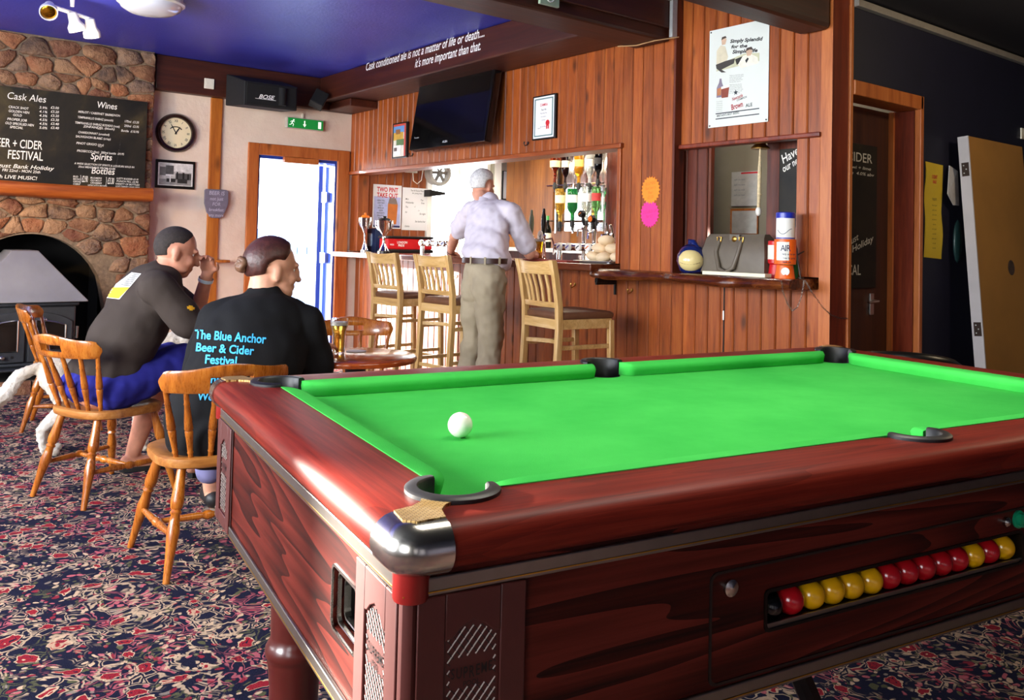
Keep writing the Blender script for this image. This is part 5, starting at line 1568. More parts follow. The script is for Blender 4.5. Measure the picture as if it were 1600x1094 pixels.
def chalk(mb, s, px, py, h, align='LEFT', sx=0.8, shear=0.15, bold=0.006, pxw=None):
    """chalk words whose baseline starts (or centres) at a point of the board; h in photo pixels"""
    x, y = cbp(px, py); size = (cbp(px, py - h)[1] - y) * 1.40
    if pxw:
        k = MB(); text_into(k, s, 0, 0, 1, 'LEFT', 1, shear, bold); w = max(p.x for p in k.v); sx = (cbp(px + pxw, py)[0] - x) / (w * size)
    text_into(mb, s, x, y, size, align, sx, shear, bold, z=0.0185)
chalk(l, 'Cask Ales', 10, 154, 11, pxw=62, bold=.0)
for k, (a, b, c) in enumerate((('CRACK SHOT', '3.9%', '£3.00'), ('GOLDEN HEN', '4.1%', '£3.20'), ('GOLD', '4.3%', '£3.20'), ('PROPER JOB', '4.5%', '£3.30'), ('OLD SPECKLED HEN', '4.5%', '£3.40'), ('SPECIAL', '5.0%', '£3.40'))):
    y = 168.5 + k * 6.3
    w = {0: 32, 1: 33, 2: 14, 3: 31, 4: 45, 5: 21}[k]
    chalk(l, a, 13 if k < 2 else (20 if k in (2,) else (11 if k == 3 else (8 if k == 4 else 15))), y, 3.8, pxw=w); chalk(l, b, 61, y + 1, 3.8, pxw=13); chalk(l, c, 79, y + 1, 3.8, pxw=13)
chalk(l, 'BEER + CIDER', -13, 228, 14, pxw=79, bold=.006, shear=0.05); chalk(l, 'FESTIVAL', 11, 247.5, 14, pxw=56, bold=.006, shear=0.05)
chalk(l, 'August Bank Holiday', -19, 260, 6.5, pxw=104, bold=.006, shear=.3); chalk(l, 'FRI 22nd - MON 25th', 3, 267.5, 4.4, pxw=60, bold=.006); chalk(l, 'with LIVE MUSIC!', -14, 277.5, 5.8, pxw=72, bold=.006)
chalk(l, 'Wines', 151, 168, 10, pxw=32, bold=.006)
for k, (s, x, y, w) in enumerate((('MERLOT / CABERNET SAUVIGNON', 122, 176, 66), ('(medium)', 165, 180.5, 11), ('TEMPRANILLO SHIRAZ (smooth)', 121, 184.5, 56), ('TEMPRANILLO SHIRAZ ROSADO (rosé)', 117, 193, 70), ('ZINFANDEL (blush)', 130, 199, 49), ('CHARDONNAY (unoaked)', 122, 208, 49), ('SAUVIGNON BLANC (crisp)', 118, 214.5, 55), ('PINOT GRIGIO (dry)', 119, 225, 43), ('PROSECCO (fizz)  200ml bottle  £4.95', 120, 237, 74), ('175ml  £3.20', 194, 191, 23), ('250ml  £3.95', 194, 198, 23), ('Bottle  £10.95', 189, 205.5, 28), ('~', 152, 203, 6), ('~', 152, 218.5, 6), ('~', 153, 230.5, 6))):
    chalk(l, s, x, y, 3.5, pxw=w, bold=.006)
chalk(l, 'Spirits', 141, 248.5, 10, pxw=34, bold=.01); chalk(l, 'A WIDE SELECTION OF SPIRITS & LIQUEURS SOLD IN', 116, 256.5, 3.0, pxw=94, bold=.006); chalk(l, '35ml MEASURES FROM £2.00', 122, 261.8, 3.2, pxw=58, bold=.006)
chalk(l, 'Bottles', 142, 271, 10, pxw=37, bold=.006)
for k, s in enumerate(('BUD', 'BECKS', 'CORONA', 'COBRA')): chalk(l, s, 114, 277 + 3.9 * k, 2.7, pxw=11 if k else 8, bold=.006)
for k, s in enumerate(('BULMERS', 'OLD MOUT', 'CRABBIES', 'NEWCASTLE BROWN')): chalk(l, s, 141 if k < 3 else 137, 279 + 3.9 * k, 2.7, pxw=18 if k < 3 else 30, bold=.006)
for k, s in enumerate(('LUSTY BUDDER £3.10', 'PUNCH PILL £2.90', 'VARIETY OF BOTTLED', 'SOFT DRINKS AVAILABLE')): chalk(l, s, 182 - (2 if k > 1 else 0), 280 + 4.2 * k, 2.8, pxw=34 if k < 2 else 38, bold=.006)
chalk(l, '} £2.90', 125, 284, 10, pxw=12, bold=.01); chalk(l, '} £3.30', 165, 287, 10, pxw=13, bold=.01)
l.build('chalk_writing', M_CHALK, cb_o, 0)

p = on_y(274, 208, YD)
rr = (on_y(305, 208, YD) - on_y(243, 208, YD)).length / 2
ck = thing('wall_clock', 'round wall clock with dark rim and cream roman dial', 'clock', M=facing_y(p - Vector((0, 0.002, 0))))
m = MB(); m.lathe([(rr, 0), (rr, 0.02), (rr * .93, 0.04), (rr * .80, 0.035), (rr * .77, 0.015)], 40, caps=False); m.build('rim', plain('dark_brown_gloss', '#24100c', 0.25, 0, 0.1, 10), ck, 50)
m = MB(); m.lathe([(0, 0.012), (rr * .79, 0.012)], 40, caps=False); m.build('dial', plain('cream_dial', '#efe2bd', 0.5, 0, 0.04, 6), ck, 0)
l = MB()
for k, s in enumerate(('XII', 'I', 'II', 'III', 'IIII', 'V', 'VI', 'VII', 'VIII', 'IX', 'X', 'XI')):
    a = R(90 - 30 * k)
    text_into(l, s, 0, -rr * .07, rr * .20, 'CENTER', 0.75, 0, .01, z=.0128, M=Matrix.Translation((rr * .63 * math.cos(a), rr * .63 * math.sin(a), 0)) @ Matrix.Rotation(a - PI / 2, 4, 'Z'))
l.build('numerals', M_INK, ck, 0)
for nm, a, L, w in (('minute_hand', 90 + 31, .60, .022), ('hour_hand', 90 + 1, .40, .032)):
    m = MB(); m.prism([(-rr * .08, -rr * w), (rr * L * .6, -rr * w), (rr * L, 0), (rr * L * .6, rr * w), (-rr * .08, rr * w)], 0.0142, 0.0155, Matrix.Rotation(R(a if nm[0] == 'm' else 58), 4, 'Z')); m.build(nm, M_INK, ck, 0)
m = MB(); m.tube([(rr * .3 * math.cos(R(a)), rr * .12 + rr * .2 * math.sin(R(a)), .0135) for a in range(20, 161, 14)], rr * .025, 6); m.build('dial_arc', M_INK, ck)
o, hw, hh = flat('framed_photograph', 'black and white photograph of an old street in a black frame under the clock', 'picture', (242.5, 251, 304, 295), Y=YD)
m = MB(); m.box(-hw, hw, -hh, hh, .001, 0.02); m.build('frame', M_FRAMEB, o, 0, 0.003)
def grey(x0, x1, y0, y1, g, z, name='photo_tone'):
    m = MB(); m.box(hw * x0, hw * x1, hh * y0, hh * y1, .02, .02 + z); return m.build(name, plain('photo_grey_%02x' % g, '#%02x%02x%02x' % (g, g, g), .35, 0, .25, 25), o, 0)
grey(-.88, .88, -.80, .80, 0xd8, .0006, 'sheet'); grey(-.82, .82, -.75, .75, 0xb4, .0010); grey(-.3, .82, .2, .75, 0xd4, .0012); grey(-.82, .80, -.75, -.35, 0x8a, .0014); grey(-.5, -.1, .0, .62, 0x55, .0016); grey(-.8, -.5, -.1, .5, 0x6a, .0018)
grey(.0, .8, -.35, .1, 0x4a, .0016); grey(-.45, .0, -.55, -.3, 0x2c, .0020); grey(-.5, -.05, -.12, -.02, 0xe0, .0020); grey(-.3, -.24, -.55, -.1, 0xe0, .0022); grey(.1, .6, -.6, -.3, 0x30, .0020); grey(.05, .12, -.3, .2, 0x20, .002); grey(.35, .45, -.3, .15, 0x22, .002); grey(.6, .68, -.35, .1, 0x20, .002)
# glass-shaped plaque on the upright
p = on_y(337, 318, YD - 0.03)
d = 0.0052
o = thing('glass_shaped_plaque', 'grey tankard-shaped wall plaque with chalk words on the orange upright', 'plaque', M=facing_y(p))
hw, ht, hb_ = 21 * d, 25 * d, -26 * d
pts = [(-hw, ht * .9), (-hw * .9, ht), (hw * .8, ht), (hw, ht * .92), (hw * 1.02, 0), (hw * .75, hb_ * .6), (hw * .4, hb_), (-hw * .4, hb_), (-hw * .8, hb_ * .6), (-hw, 0)]
m = MB(); m.prism(pts, 0.0, 0.02); m.build('board', plain('grey_violet_slate', '#6f6a7c', 0.5, 0, .2, 10), o, 0, 0.004)
l = MB()
for k, (s, sz) in enumerate((('BEER IS', .30), ('not just', .26), ('FOR', .26), ('breakfast', .24), ('any more', .24))): text_into(l, s, 0, ht * .60 - k * .050, sz * .17, 'CENTER', .9, .1, .006, z=.0205)
l.build('chalk_writing', plain('pale_lilac_chalk', '#b9b6cc', .8), o, 0)
# small shelf bracket behind the seated man's hand
p = on_y(338, 408, YD - 0.10)
o = tag(MB().box(p.x - 0.09, p.x + 0.10, YD - 0.18, YD - 0.026, p.z - 0.012, p.z + 0.012).build('drink_shelf', M_TIMBER, None, 0, 0.003), 'narrow wooden drinks shelf on the orange upright behind the seated man', 'shelf')
# exit sign
c = on_y(477, 194, YD - 0.05)
hw = (on_y(506, 194, YD - .06).x - on_y(449, 194, YD - .06).x) / 2; hh = 0.052
o = thing('exit_sign', 'green emergency exit sign with running figure above the open door', 'sign', M=facing_y((c.x, YD, c.z)))
m = MB(); m.box(-hw, hw, -hh, hh, .0, 0.055); m.build('housing', plain('pale_grey_plastic', '#b9b6ae', 0.5), o, 0, 0.004)
M_EXITG = emit('lit_green_panel', '#0f8a3a', 0.25)
m = MB(); m.box(-hw + .01, hw - .004, -hh + .004, hh - .004, .0552, 0.057); m.build('panel', M_EXITG, o, 0)
M_EXITW = emit('lit_white_symbol', '#e9f5ea', 0.5)
m = MB(); z0, z1 = .0572, .058
m.prism([(-.006, .03), (.006, .03), (.006, -.005), (.018, -.005), (0, -.034), (-.018, -.005), (-.006, -.005)], z0, z1, Matrix.Translation((-.01, 0, 0)))
m.build('arrow', M_EXITW, o, 0)
m = MB(); m.box(hw - .058, hw - .026, -.034, .034, z0, z1); m.build('door_symbol', M_EXITW, o, 0)
m = MB(); T = Matrix.Translation((-hw + .055, 0, 0)); m.lathe([(0, z1), (.008, z1)], 12, T @ Matrix.Translation((.012, .028, 0)), caps=False)
for a, b, w in (((.005, .02), (-.006, -.004), .008), ((-.006, -.004), (.012, -.012), .005), ((.012, -.012), (.006, -.034), .005), ((-.006, -.004), (-.016, -.018), .005), ((-.016, -.018), (-.034, -.02), .005), ((.005, .018), (.022, .008), .004), ((.004, .018), (-.014, .016), .004), ((-.014, .016), (-.02, .004), .004)):
    dv = Vector((b[0] - a[0], b[1] - a[1], 0)).normalized(); n = Vector((-dv.y, dv.x)) * w / 1.0
    m.prism([(a[0] + n.x * .6, a[1] + n.y * .6), (a[0] - n.x * .6, a[1] - n.y * .6), (b[0] - n.x * .6, b[1] - n.y * .6), (b[0] + n.x * .6, b[1] + n.y * .6)], z0, z1, T)
m.build('running_figure', M_EXITW, o, 0)
m = MB(); m.box(-.02, -.006, hh, hh + .055, 0, .02); m.build('cable_clip', M_CREAM, o, 0)
# speakers on the beam
def speaker_at(name, lb, px, Y, logo):
    (ax, ay), (bx_, by), (cx_, cy) = px
    a, b, c = on_y(ax, ay, Y), on_y(bx_, by, Y), on_y(cx_, cy, Y)
    return a, b, c
yf = 7.52
fl, fr, fb = on_y(383, 131, yf), on_y(466, 131, yf), on_y(381, 166, yf)
w = fr.x - fl.x; h = on_y(420, 133, yf).z - on_y(420, 171, yf).z
ctr = on_y(424, 150, yf)
sp = thing('wall_speaker', 'large black loudspeaker with a white logo hung from the beam', 'speaker', M=facing_y(ctr))
m = MB()
m.loft([[(-w / 2, -h / 2, 0), (w / 2, -h / 2, 0), (w / 2, h / 2, 0), (-w / 2, h / 2, 0)], [(-w / 2 - .06, -h / 2 + .02, -.30), (w / 2 - .02, -h / 2 + .02, -.30), (w / 2 - .02, h / 2 + .09, -.30), (-w / 2 - .06, h / 2 + .09, -.30)]])
m.build('cabinet', plain('matt_black_cabinet', '#111013', 0.7, 0, .15, 20), sp, 0, 0.008)
m = MB(); m.box(-w / 2 + .015, w / 2 - .015, -h / 2 + .015, h / 2 - .015, 0.001, 0.012); m.build('grille', plain('black_grille_cloth', '#0a0a0b', 0.85, 0, .2, 80), sp, 0, 0.005)
m = MB(); m.cyl((0.10, -h / 2 + .03, .013), (0.10, h / 2 - .03, .013), 0.035, n=14); m.build('driver_port', plain('black_grille_cloth', '#0a0a0b', 0.85), sp, 40)
l = MB(); text_into(l, 'BOSE', -.055, -.035, 0.052, 'CENTER', 1.15, .35, .02, z=.0128); l.box(-.155, .04, -.042, -.038, .0125, .0132); l.build('logo', M_WHITEL, sp, 0)
c = on_y(498, 156, 7.66)
s2 = thing('small_speaker', 'small black speaker tilted in the corner right of the large loudspeaker', 'speaker', tuple(c), (R(-20), R(25), R(-25)))
m = MB(); m.box(-.065, .065, -.06, .06, -.075, .075); m.build('cabinet', plain('matt_black_cabinet', '#111013'), s2, 0, 0.006)
m = MB(); m.box(-.055, .055, -.064, -.061, -.065, .065); m.build('grille', plain('black_grille_cloth', '#0a0a0b'), s2, 0)
m = MB(); m.tube([(0, .06, .02), (0.03, .12, .06)], .012, 8); m.build('arm', M_BLACK, s2)
o, hw, hh = flat('wall_socket', 'white double wall socket on the dark beam left of the loudspeaker', 'socket', (319, 123, 334, 139), Y=YD - 0.101)
m = MB(); m.box(-hw, hw, -hh, hh, 0, .012); m.build('plate', M_CREAM, o, 0, .003)
for s in (-1, 1):
    m = MB(); m.box(s * hw * .5 - .008, s * hw * .5 + .008, -.008, .012, .0121, .015); m.build('switch', M_CREAM, o, 0, .001)
# ceiling lights
c = on_z(236, 8, CEIL - 0.06)
dl = thing('dome_light', 'round white dome light on the blue ceiling', 'ceiling light', (c.x, c.y, CEIL - 0.001), (PI, 0, 0))
m = MB(); m.lathe([(.20, 0), (.20, .03), (.215, .035), (.215, .05), (.20, .06)], 36); m.build('base', M_CREAM, dl, 40)
m = MB(); m.lathe([(.20, .055), (.185, .085), (.14, .11), (.07, .122), (0, .125)], 36, caps=False); m.build('diffuser', plain('opal_glass', '#e6e6ee', .15, 0, .02, 5, 0, None, .4), dl, 60)
c = on_z(113, 3, CEIL - 0.06)
sl = thing('spot_light_bar', 'white ceiling spotlight fitting with three heads at top left', 'ceiling light', (c.x, c.y, CEIL - 0.001), 0)
M_WHITEM = plain('white_metal', '#e9e6e0', 0.3, 0, .02, 10)
m = MB(); m.lathe([(.05, 0), (.05, -.02), (.015, -.03), (.012, -.09)], 16); m.build('rose', M_WHITEM, sl, 40)
bar0, bar1 = Vector((-.13, .03, -.10)), Vector((.13, .10, -.13))
m = MB(); m.tube([bar0, bar1], .014, 10); m.build('bar', M_WHITEM, sl)
M_BULB = emit('lit_bulb', '#fff2c8', 30.0); M_GOLDB = metal('gold_reflector', '#c8962a', .15)
for k, (fr_, dirv, lit) in enumerate(((0.0, (-.15, -.75, -.55), False), (.55, (.35, .1, -.93), True), (1.0, (.25, .35, -.9), False))):
    b = bar0.lerp(bar1, fr_); dv = Vector(dirv).normalized()
    F = frame(b, dv.orthogonal(), dv.cross(dv.orthogonal()).normalized())
    if F.col[2].xyz.dot(dv) < 0: F = F @ Matrix.Rotation(PI, 4, 'X')
    m = MB(); m.lathe([(.012, -.01), (.03, .0), (.035, .05), (.038, .06), (.055, .09), (.055, .125), (.05, .125), (.046, .10)], 20, F, caps=False); hd = m.build('spot_head', M_WHITEM, sl, 45)
    m = MB(); m.lathe([(.047, .112), (.03, .121), (0, .124)], 20, F, caps=False); m.build('bulb', M_BULB if lit else M_GOLDB, hd, 60)
lamp('spot_bulb_light', 'POINT', tuple(c + Vector((0.08, -.02, -.26))), 5, (1, .9, .7), radius=.04)

# ------------------------------------------------------------------ right of the bar: sign, stars, charity tins, bag, bell
o, hw, hh = flat('brewery_tin_sign', 'cream tin sign of two men and a brown ale bottle high on the boards', 'sign', (1107.5, 39, 1199.5, 195), X=XR - .001)
M_TIN = plain('pale_enamel_sign', '#dfe3dc', 0.35, 0, .03, 4)
m = MB(); m.box(-hw, hw, -hh, hh, 0, .004); m.build('plate', M_TIN, o, 0)
for sx in (-1, 1):
    for sy in (-1, 1):
        m = MB(); m.lathe([(.005, .004), (.005, .006), (0, .007)], 10, Matrix.Translation((sx * (hw - .012), sy * (hh - .012), 0))); m.build('screw', M_BLACK, o, 40)
def sg(fx, fy): return (-hw + 2 * hw * fx, hh - 2 * hh * fy)
l = MB()
for s, fx, fy, sz, w in (('Simply Splendid', .36, .165, .098, .54), ('for the', .38, .222, .092, .27), ('Simple Life', .40, .277, .098, .42)):
    x, y = sg(fx, fy); k = MB(); text_into(k, s, 0, 0, 1, 'LEFT', 1, .15, .04); wd = max(p.x for p in k.v); size = sz * hh * 1.0
    text_into(l, s, x, y, size, 'LEFT', w * 2 * hw / (wd * size), .15, .04, -.10, z=.0042)
l.build('black_heading', M_INK, o, 0)
def blob(pts, name, col, z=.0044):
    m = MB(); m.prism([sg(a, b) for a, b in pts], .004, z); m.build(name, plain(col[1:] + '_sign_print', col, .5), o, 0)
blob([(.13, .43), (.85, .40), (.85, .32), (.60, .30), (.30, .34), (.14, .36)], 'meadow_print', '#c9c8a6', .0042)
blob([(.13, .22), (.20, .17), (.28, .19), (.33, .30), (.30, .36), (.13, .36)], 'jumper_print', '#d5cbb0')
blob([(.21, .11), (.26, .09), (.30, .12), (.28, .17), (.22, .17)], 'face_print', '#cfae92', .0046); blob([(.21, .12), (.22, .09), (.28, .085), (.30, .105), (.25, .11)], 'hair_print', '#4a3a30', .0048)
blob([(.12, .36), (.28, .34), (.45, .33), (.43, .38), (.22, .42), (.30, .455), (.22, .45), (.13, .40)], 'trouser_print', '#3a3632', .0046)
blob([(.45, .34), (.60, .32), (.55, .38), (.48, .40)], 'dark_trouser_print', '#26241f', .0046); blob([(.50, .40), (.58, .32), (.70, .31), (.82, .36), (.84, .42), (.70, .43), (.55, .44)], 'shirt_print', '#e9e4d4', .0048)
blob([(.63, .27), (.70, .26), (.74, .29), (.71, .33), (.65, .33)], 'face_print', '#cfae92', .005); blob([(.63, .28), (.64, .25), (.72, .245), (.75, .28), (.69, .27)], 'hair_print', '#3f3028', .0052)
blob([(.62, .37), (.66, .345), (.68, .36), (.64, .40)], 'tie_print', '#1b1a1c', .0052)
blob([(.14, .70), (.14, .60), (.18, .55), (.19, .51), (.22, .51), (.23, .55), (.26, .60), (.26, .70)], 'bottle_print', '#857a8c'); blob([(.15, .68), (.15, .61), (.22, .60), (.22, .68)], 'bottle_label_print', '#b9774a', .0046)
blob([(.23, .71), (.22, .61), (.36, .60), (.34, .71)], 'glass_print', '#8a3f2c', .0048); blob([(.22, .62), (.22, .595), (.36, .585), (.36, .61)], 'froth_print', '#efeadf', .005)
l = MB()
for k in range(11):
    x, y = sg(.36, .50 + .0165 * k - (0 if k < 5 else -.012)); text_into(l, ('When you have had a glass', 'of the one and only brown', 'ale you will never again', 'be content with less than', 'the very best there is', 'Made from the choicest', 'malt and the finest hops', 'it is the perfect drink for', 'summer days and for long', 'winter evenings too, ask', 'for it by name today')[k], x, y, .033 * hh, 'LEFT', .95, 0, 0, -.06, z=.0042)
for k in range(6):
    x, y = sg(.14, .745 + .02 * k); text_into(l, 'brewed & bottled', x, y, .026 * hh, 'LEFT', .8, 0, 0, z=.0042)
l.build('small_print', plain('grey_sign_print', '#7d7d7a', .6), o, 0)
l = MB(); x, y = sg(.41, .755); text_into(l, 'Newcastle', x, y, .10 * hh, 'LEFT', .62, .25, .02, .22, z=.0044); x, y = sg(.40, .845); text_into(l, 'Brown', x, y, .155 * hh, 'LEFT', .68, .05, .03, .16, z=.0044); l.build('red_lettering', plain('dull_red_print', '#a3242a', .5), o, 0)
l = MB(); x, y = sg(.49, .765); text_into(l, 'CHAMPION', x, y, .055 * hh, 'LEFT', .85, .1, .012, .20, z=.0046); x, y = sg(.64, .835); text_into(l, 'ALE', x, y, .095 * hh, 'LEFT', 1.0, 0, .02, .06, z=.0044); x, y = sg(.15, .897); text_into(l, "BRITAIN'S BEST BEERS", x, y, .062 * hh, 'LEFT', .92, 0, .015, .03, z=.0044)
x, y = sg(.13, .868); l.box(x, x + 1.46 * hw, y, y + .006, .004, .0044); x, y = sg(.13, .922); l.box(x, x + 1.46 * hw, y, y + .006, .004, .0044)
st = [(.018 * (1 if i % 2 == 0 else .42) * math.cos(R(90 + 36 * i)), .018 * (1 if i % 2 == 0 else .42) * math.sin(R(90 + 36 * i))) for i in range(10)]
x, y = sg(.47, .675); l.prism(st, .004, .0044, Matrix.Translation((x, y, 0))); l.build('dark_lettering', plain('dark_teal_print', '#1f2a33', .5), o, 0)

def star(px, py, col, lb, lines, nm):
    c = on_x(px, py, XB + .001)
    o = thing('price_star', lb, 'sticker', M=facing_x(c), group='fluorescent price stars')
    r0, r1 = .083, .070
    pts = [((r0 if i % 2 == 0 else r1) * math.cos(PI * i / 22), (r0 * 1.12 if i % 2 == 0 else r1 * 1.12) * math.sin(PI * i / 22)) for i in range(44)]
    m = MB(); m.prism(pts, .001, .003); m.build('card', plain(nm, col, .6, 0, .03, 5), o, 0)
    l = MB()
    for k, s in enumerate(lines): text_into(l, s, 0, .035 - .03 * k, .028, 'CENTER', .8, .2, 0, .12, z=.0034)
    l.build('handwriting', plain(nm + '_pen', tuple(x * .62 for x in hexc(col)[:3]) + (1,), .7), o, 0)
star(1017, 297, '#ff8f1e', 'orange star-shaped price card on the boards above the pink one', ('BULMERS', 'Red berry', 'Pear', '£3.30'), 'fluorescent_orange')
star(1015.5, 334, '#ff2f92', 'pink star-shaped price card on the boards below the orange one', ('', 'DOUBLE UP', 'for £1'), 'fluorescent_pink')
o, hw, hh = flat('small_sign_plate', 'small grey rectangular plaque on the dark boards left of the hatch', 'sign', (1042, 269, 1058, 284), X=4.27)
m = MB(); m.box(-hw, hw, -hh, hh, 0, .004); m.build('plate', plain('dull_grey_card', '#6f6660', .5), o, 0)
m = MB(); m.box(-hw * .85, hw * .85, -hh * .7, hh * .75, .0041, .005); m.build('photo_print', plain('dark_grey_photo', '#47444a', .4, 0, .3, 40), o, 0)
# bell with its rope
c = on_x(1188, 225, 4.33)
bl_ = thing('bar_bell', 'brass bar bell with a white knotted rope hanging in the hatch', 'bell', (c.x, c.y, c.z))
M_BRASS = metal('brass', '#b58a42', 0.3)
m = MB(); m.lathe([(.055, -.03), (.055, -.024), (.03, .0), (.022, .02), (.006, .026), (0, .027)], 24); m.build('bell_dome', M_BRASS, bl_, 50)
m = MB(); m.tube([(0, 0, .02), (0, 0.02, .05), (0.0, 0.10, .055)], .007, 8); m.build('bracket', M_BRASS, bl_)
zr = on_x(1188, 325, 4.33).z - c.z
M_ROPE = plain('pale_rope', '#d8c39a', 0.8, 0, .2, 60, .3)
m = MB(); m.tube([(0, 0, -.02), (.002, .004, zr * .4), (0, 0.004, zr * .75), (0, 0.006, zr)], [.004, .011, .012, .010], 10); m.lathe([(.013, zr * .78), (.015, zr * .79), (.013, zr * .80)], 12); m.build('rope', M_ROPE, bl_)
m = MB(); m.ball((0, .006, zr - .02), (.018, .018, .028), 14, 10); m.build('rope_knot', plain('white_knot', '#e9e4da', .7, 0, .05, 40, .3), bl_)
# chalkboard hung inside the hatch
o, hw, hh = flat('hatch_chalkboard', 'narrow black chalkboard seen inside the hatch behind the bell rope', 'chalkboard', (1219, 232, 1262, 355), X=4.46)
m = MB(); m.box(-hw, hw, -hh, hh, 0, .012); m.build('slate', M_CHALKB, o, 0)
l = MB(); text_into(l, 'Have', -hw * .75, hh * .62, .075, 'LEFT', .8, .2, .012, .45, z=.0125); text_into(l, 'our new', -hw * .7, hh * .40, .06, 'LEFT', .7, .2, .012, .45, z=.0125); l.build('chalk_writing', M_CHALK, o, 0)
f = MB(); f.box(4.475, 4.52, YP + 0.02, on_x(1217, 300, 4.47).y, FZ, 2.5); f.box(4.47, 4.52, on_x(1217, 300, 4.47).y, on_x(1198, 300, 4.47).y, FZ, 2.5)
struct('wall_hatch_side', f, M_PINE_DK)
# notice board and papers on the wall seen through the hatch
o, hw, hh = flat('back_room_notice', 'pale notice sheets on the dim wall seen through the hatch', 'notice', (1143, 268, 1186, 322), X=5.94)
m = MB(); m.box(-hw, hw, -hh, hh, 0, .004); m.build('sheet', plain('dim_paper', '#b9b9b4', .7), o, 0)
l = MB(); l.box(-hw * .3, hw * .9, hh * .86, hh * .95, .004, .005); l.build('red_heading', M_REDINK, o, 0)
l = MB()
for k in range(4): text_into(l, 'staff rota week', -hw * .8, hh * (.5 - .3 * k), hh * .14, 'LEFT', .9, 0, 0, z=.0045)
l.build('print', plain('grey_print', '#6d7480', .6), o, 0)
o, hw, hh = flat('back_room_frame', 'wooden framed sheet on the dim wall below the notice seen through the hatch', 'picture', (1142, 326, 1185, 366), X=5.94)
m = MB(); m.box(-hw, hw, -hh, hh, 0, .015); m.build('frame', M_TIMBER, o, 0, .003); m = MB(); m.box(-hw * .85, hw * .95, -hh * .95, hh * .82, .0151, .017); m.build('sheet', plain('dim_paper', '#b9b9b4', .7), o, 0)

# blue pottery money box with a grinning face (generic)
c = on_x(1077, 399, 4.13)
zl = 1.0205
d = (c - CAM).length / FOC; r = 24 * d
pig = thing('blue_money_box', 'round dark blue pottery money box with a plain cream grinning face on the ledge', 'money box', (4.16, c.y, zl), R(-10))
m = MB(); m.lathe([(r * .62, 0), (r * .8, r * .12), (r, r * .75), (r * .97, r * 1.15), (r * .72, r * 1.6), (r * .35, r * 1.82), (0, r * 1.86)], 28); m.build('pot', plain('cobalt_glaze', '#15245e', .1, 0, .15, 8, 0, None, .6), pig, 60)
m = MB(); m.loft([[(x * s, y * s, 0) for x, y in ((-r * .9, -r * .3), (r * .9, -r * .3), (r * .9, r * .3), (-r * .9, r * .3))] for s in (1,)], True, False) if False else None
m = MB(); m.tube([(0, -r * .5, r * 1.55), (0, -r * .1, r * 1.95), (0.0, r * .25, r * 2.05), (0, r * .3, r * 1.6)], [r * .16, r * .2, r * .16, r * .1], 10); m.build('fin', plain('cobalt_glaze', '#15245e'), pig)
F = Matrix.Rotation(R(40), 4, 'Z')
m = MB(); m.ball((-r * .50, 0, r * .80), (r * .66, r * .80, r * .74), 24, 16, F); m.build('face', plain('cream_glaze', '#e3cf8e', .15, 0, .05, 8, 0, None, .5), pig, 180)
m = MB(); m.tube([F @ Vector((-r * .50 - r * .62 * math.sqrt(max(0, 1 - (t / .78) ** 2 - ((-.12 - .13 * (1 - (t / .6) ** 2)) / .72) ** 2)) * 1.0, r * t, r * (.80 - .12 - .13 * (1 - (t / .6) ** 2)))) for t in [-.6 + 1.2 * k / 12 for k in range(13)]], r * .035, 6); m.build('mouth', plain('brown_line', '#5e3a20', .3), pig)
# handbag
cl_, cr_ = on_x(1103, 400, 4.20), on_x(1203, 400, 4.20)
hb2 = thing('leather_handbag', 'taupe leather handbag with two handles on the ledge in the hatch', 'handbag', (4.22, (cl_.y + cr_.y) / 2, zl), R(-90))
hw = (cl_.y - cr_.y) / 2; H = on_x(1150, 366, 4.2).z - zl
M_LEATH = plain('taupe_leather', '#665c4e', .45, 0, .08, 20, .15)
m = MB()
rg = lambda w, t, z, bow=.0: [(-w, -t, z), (-w * .5, -t - bow, z), (w * .5, -t - bow, z), (w, -t, z), (w, t, z), (w * .5, t + bow, z), (-w * .5, t + bow, z), (-w, t, z)]
m.loft([rg(hw * .92, .06, 0), rg(hw, .072, .012, .006), rg(hw * .99, .070, H * .5, .012), rg(hw * .90, .045, H * .9, .006), rg(hw * .86, .022, H, 0), rg(hw * .84, .012, H * .985, 0)])
m.build('body', M_LEATH, hb2, 50)
for s in (-1, 1):
    m = MB(); m.tube([(-hw * .42, s * .062, H * .82), (-hw * .44, s * .085, H * .55), (-hw * .30, s * .098, H * .15), (-hw * .08, s * .102, H * .02 + .01), (hw * .15, s * .098, H * .18), (hw * .26, s * .085, H * .55), (hw * .27, s * .062, H * .82)], .013, 10); h_ = m.build('handle', M_LEATH, hb2)
    for xx in (-.42, .27):
        m = MB(); m.tube([(hw * xx - .012, s * .064, H * .80), (hw * xx - .012, s * .064, H * .92), (hw * xx + .012, s * .058, H * .92), (hw * xx + .012, s * .064, H * .80)], .004, 6, closed=True); m.build('ring', M_BRASS, h_)
m = MB(); m.lathe([(.018, 0), (.018, .006), (.012, .010), (0, .011)], 16, frame((hw * .03, -.052, H * .88), (1, 0, 0), (0, 0, 1))); m.build('clasp', M_BRASS, hb2, 40)
m = MB(); m.box(hw * .03 - .035, hw * .03 + .035, -.056, -.03, H * .84, H * .99); m.build('tab', M_LEATH, hb2, 0, .004)
# folded paper strip in front of the bag
pa, pb = on_x(1098, 425, 4.06), on_x(1196, 431, 4.06)
m = MB(); m.box(4.055, 4.115, pb.y, pa.y, zl, zl + .020)
tag(m.build('folded_leaflets', plain('cream_leaflet', '#efe7cc', .6, 0, .05, 8), None, 0, .002), 'stack of cream leaflets on the ledge in front of the handbag', 'leaflet')
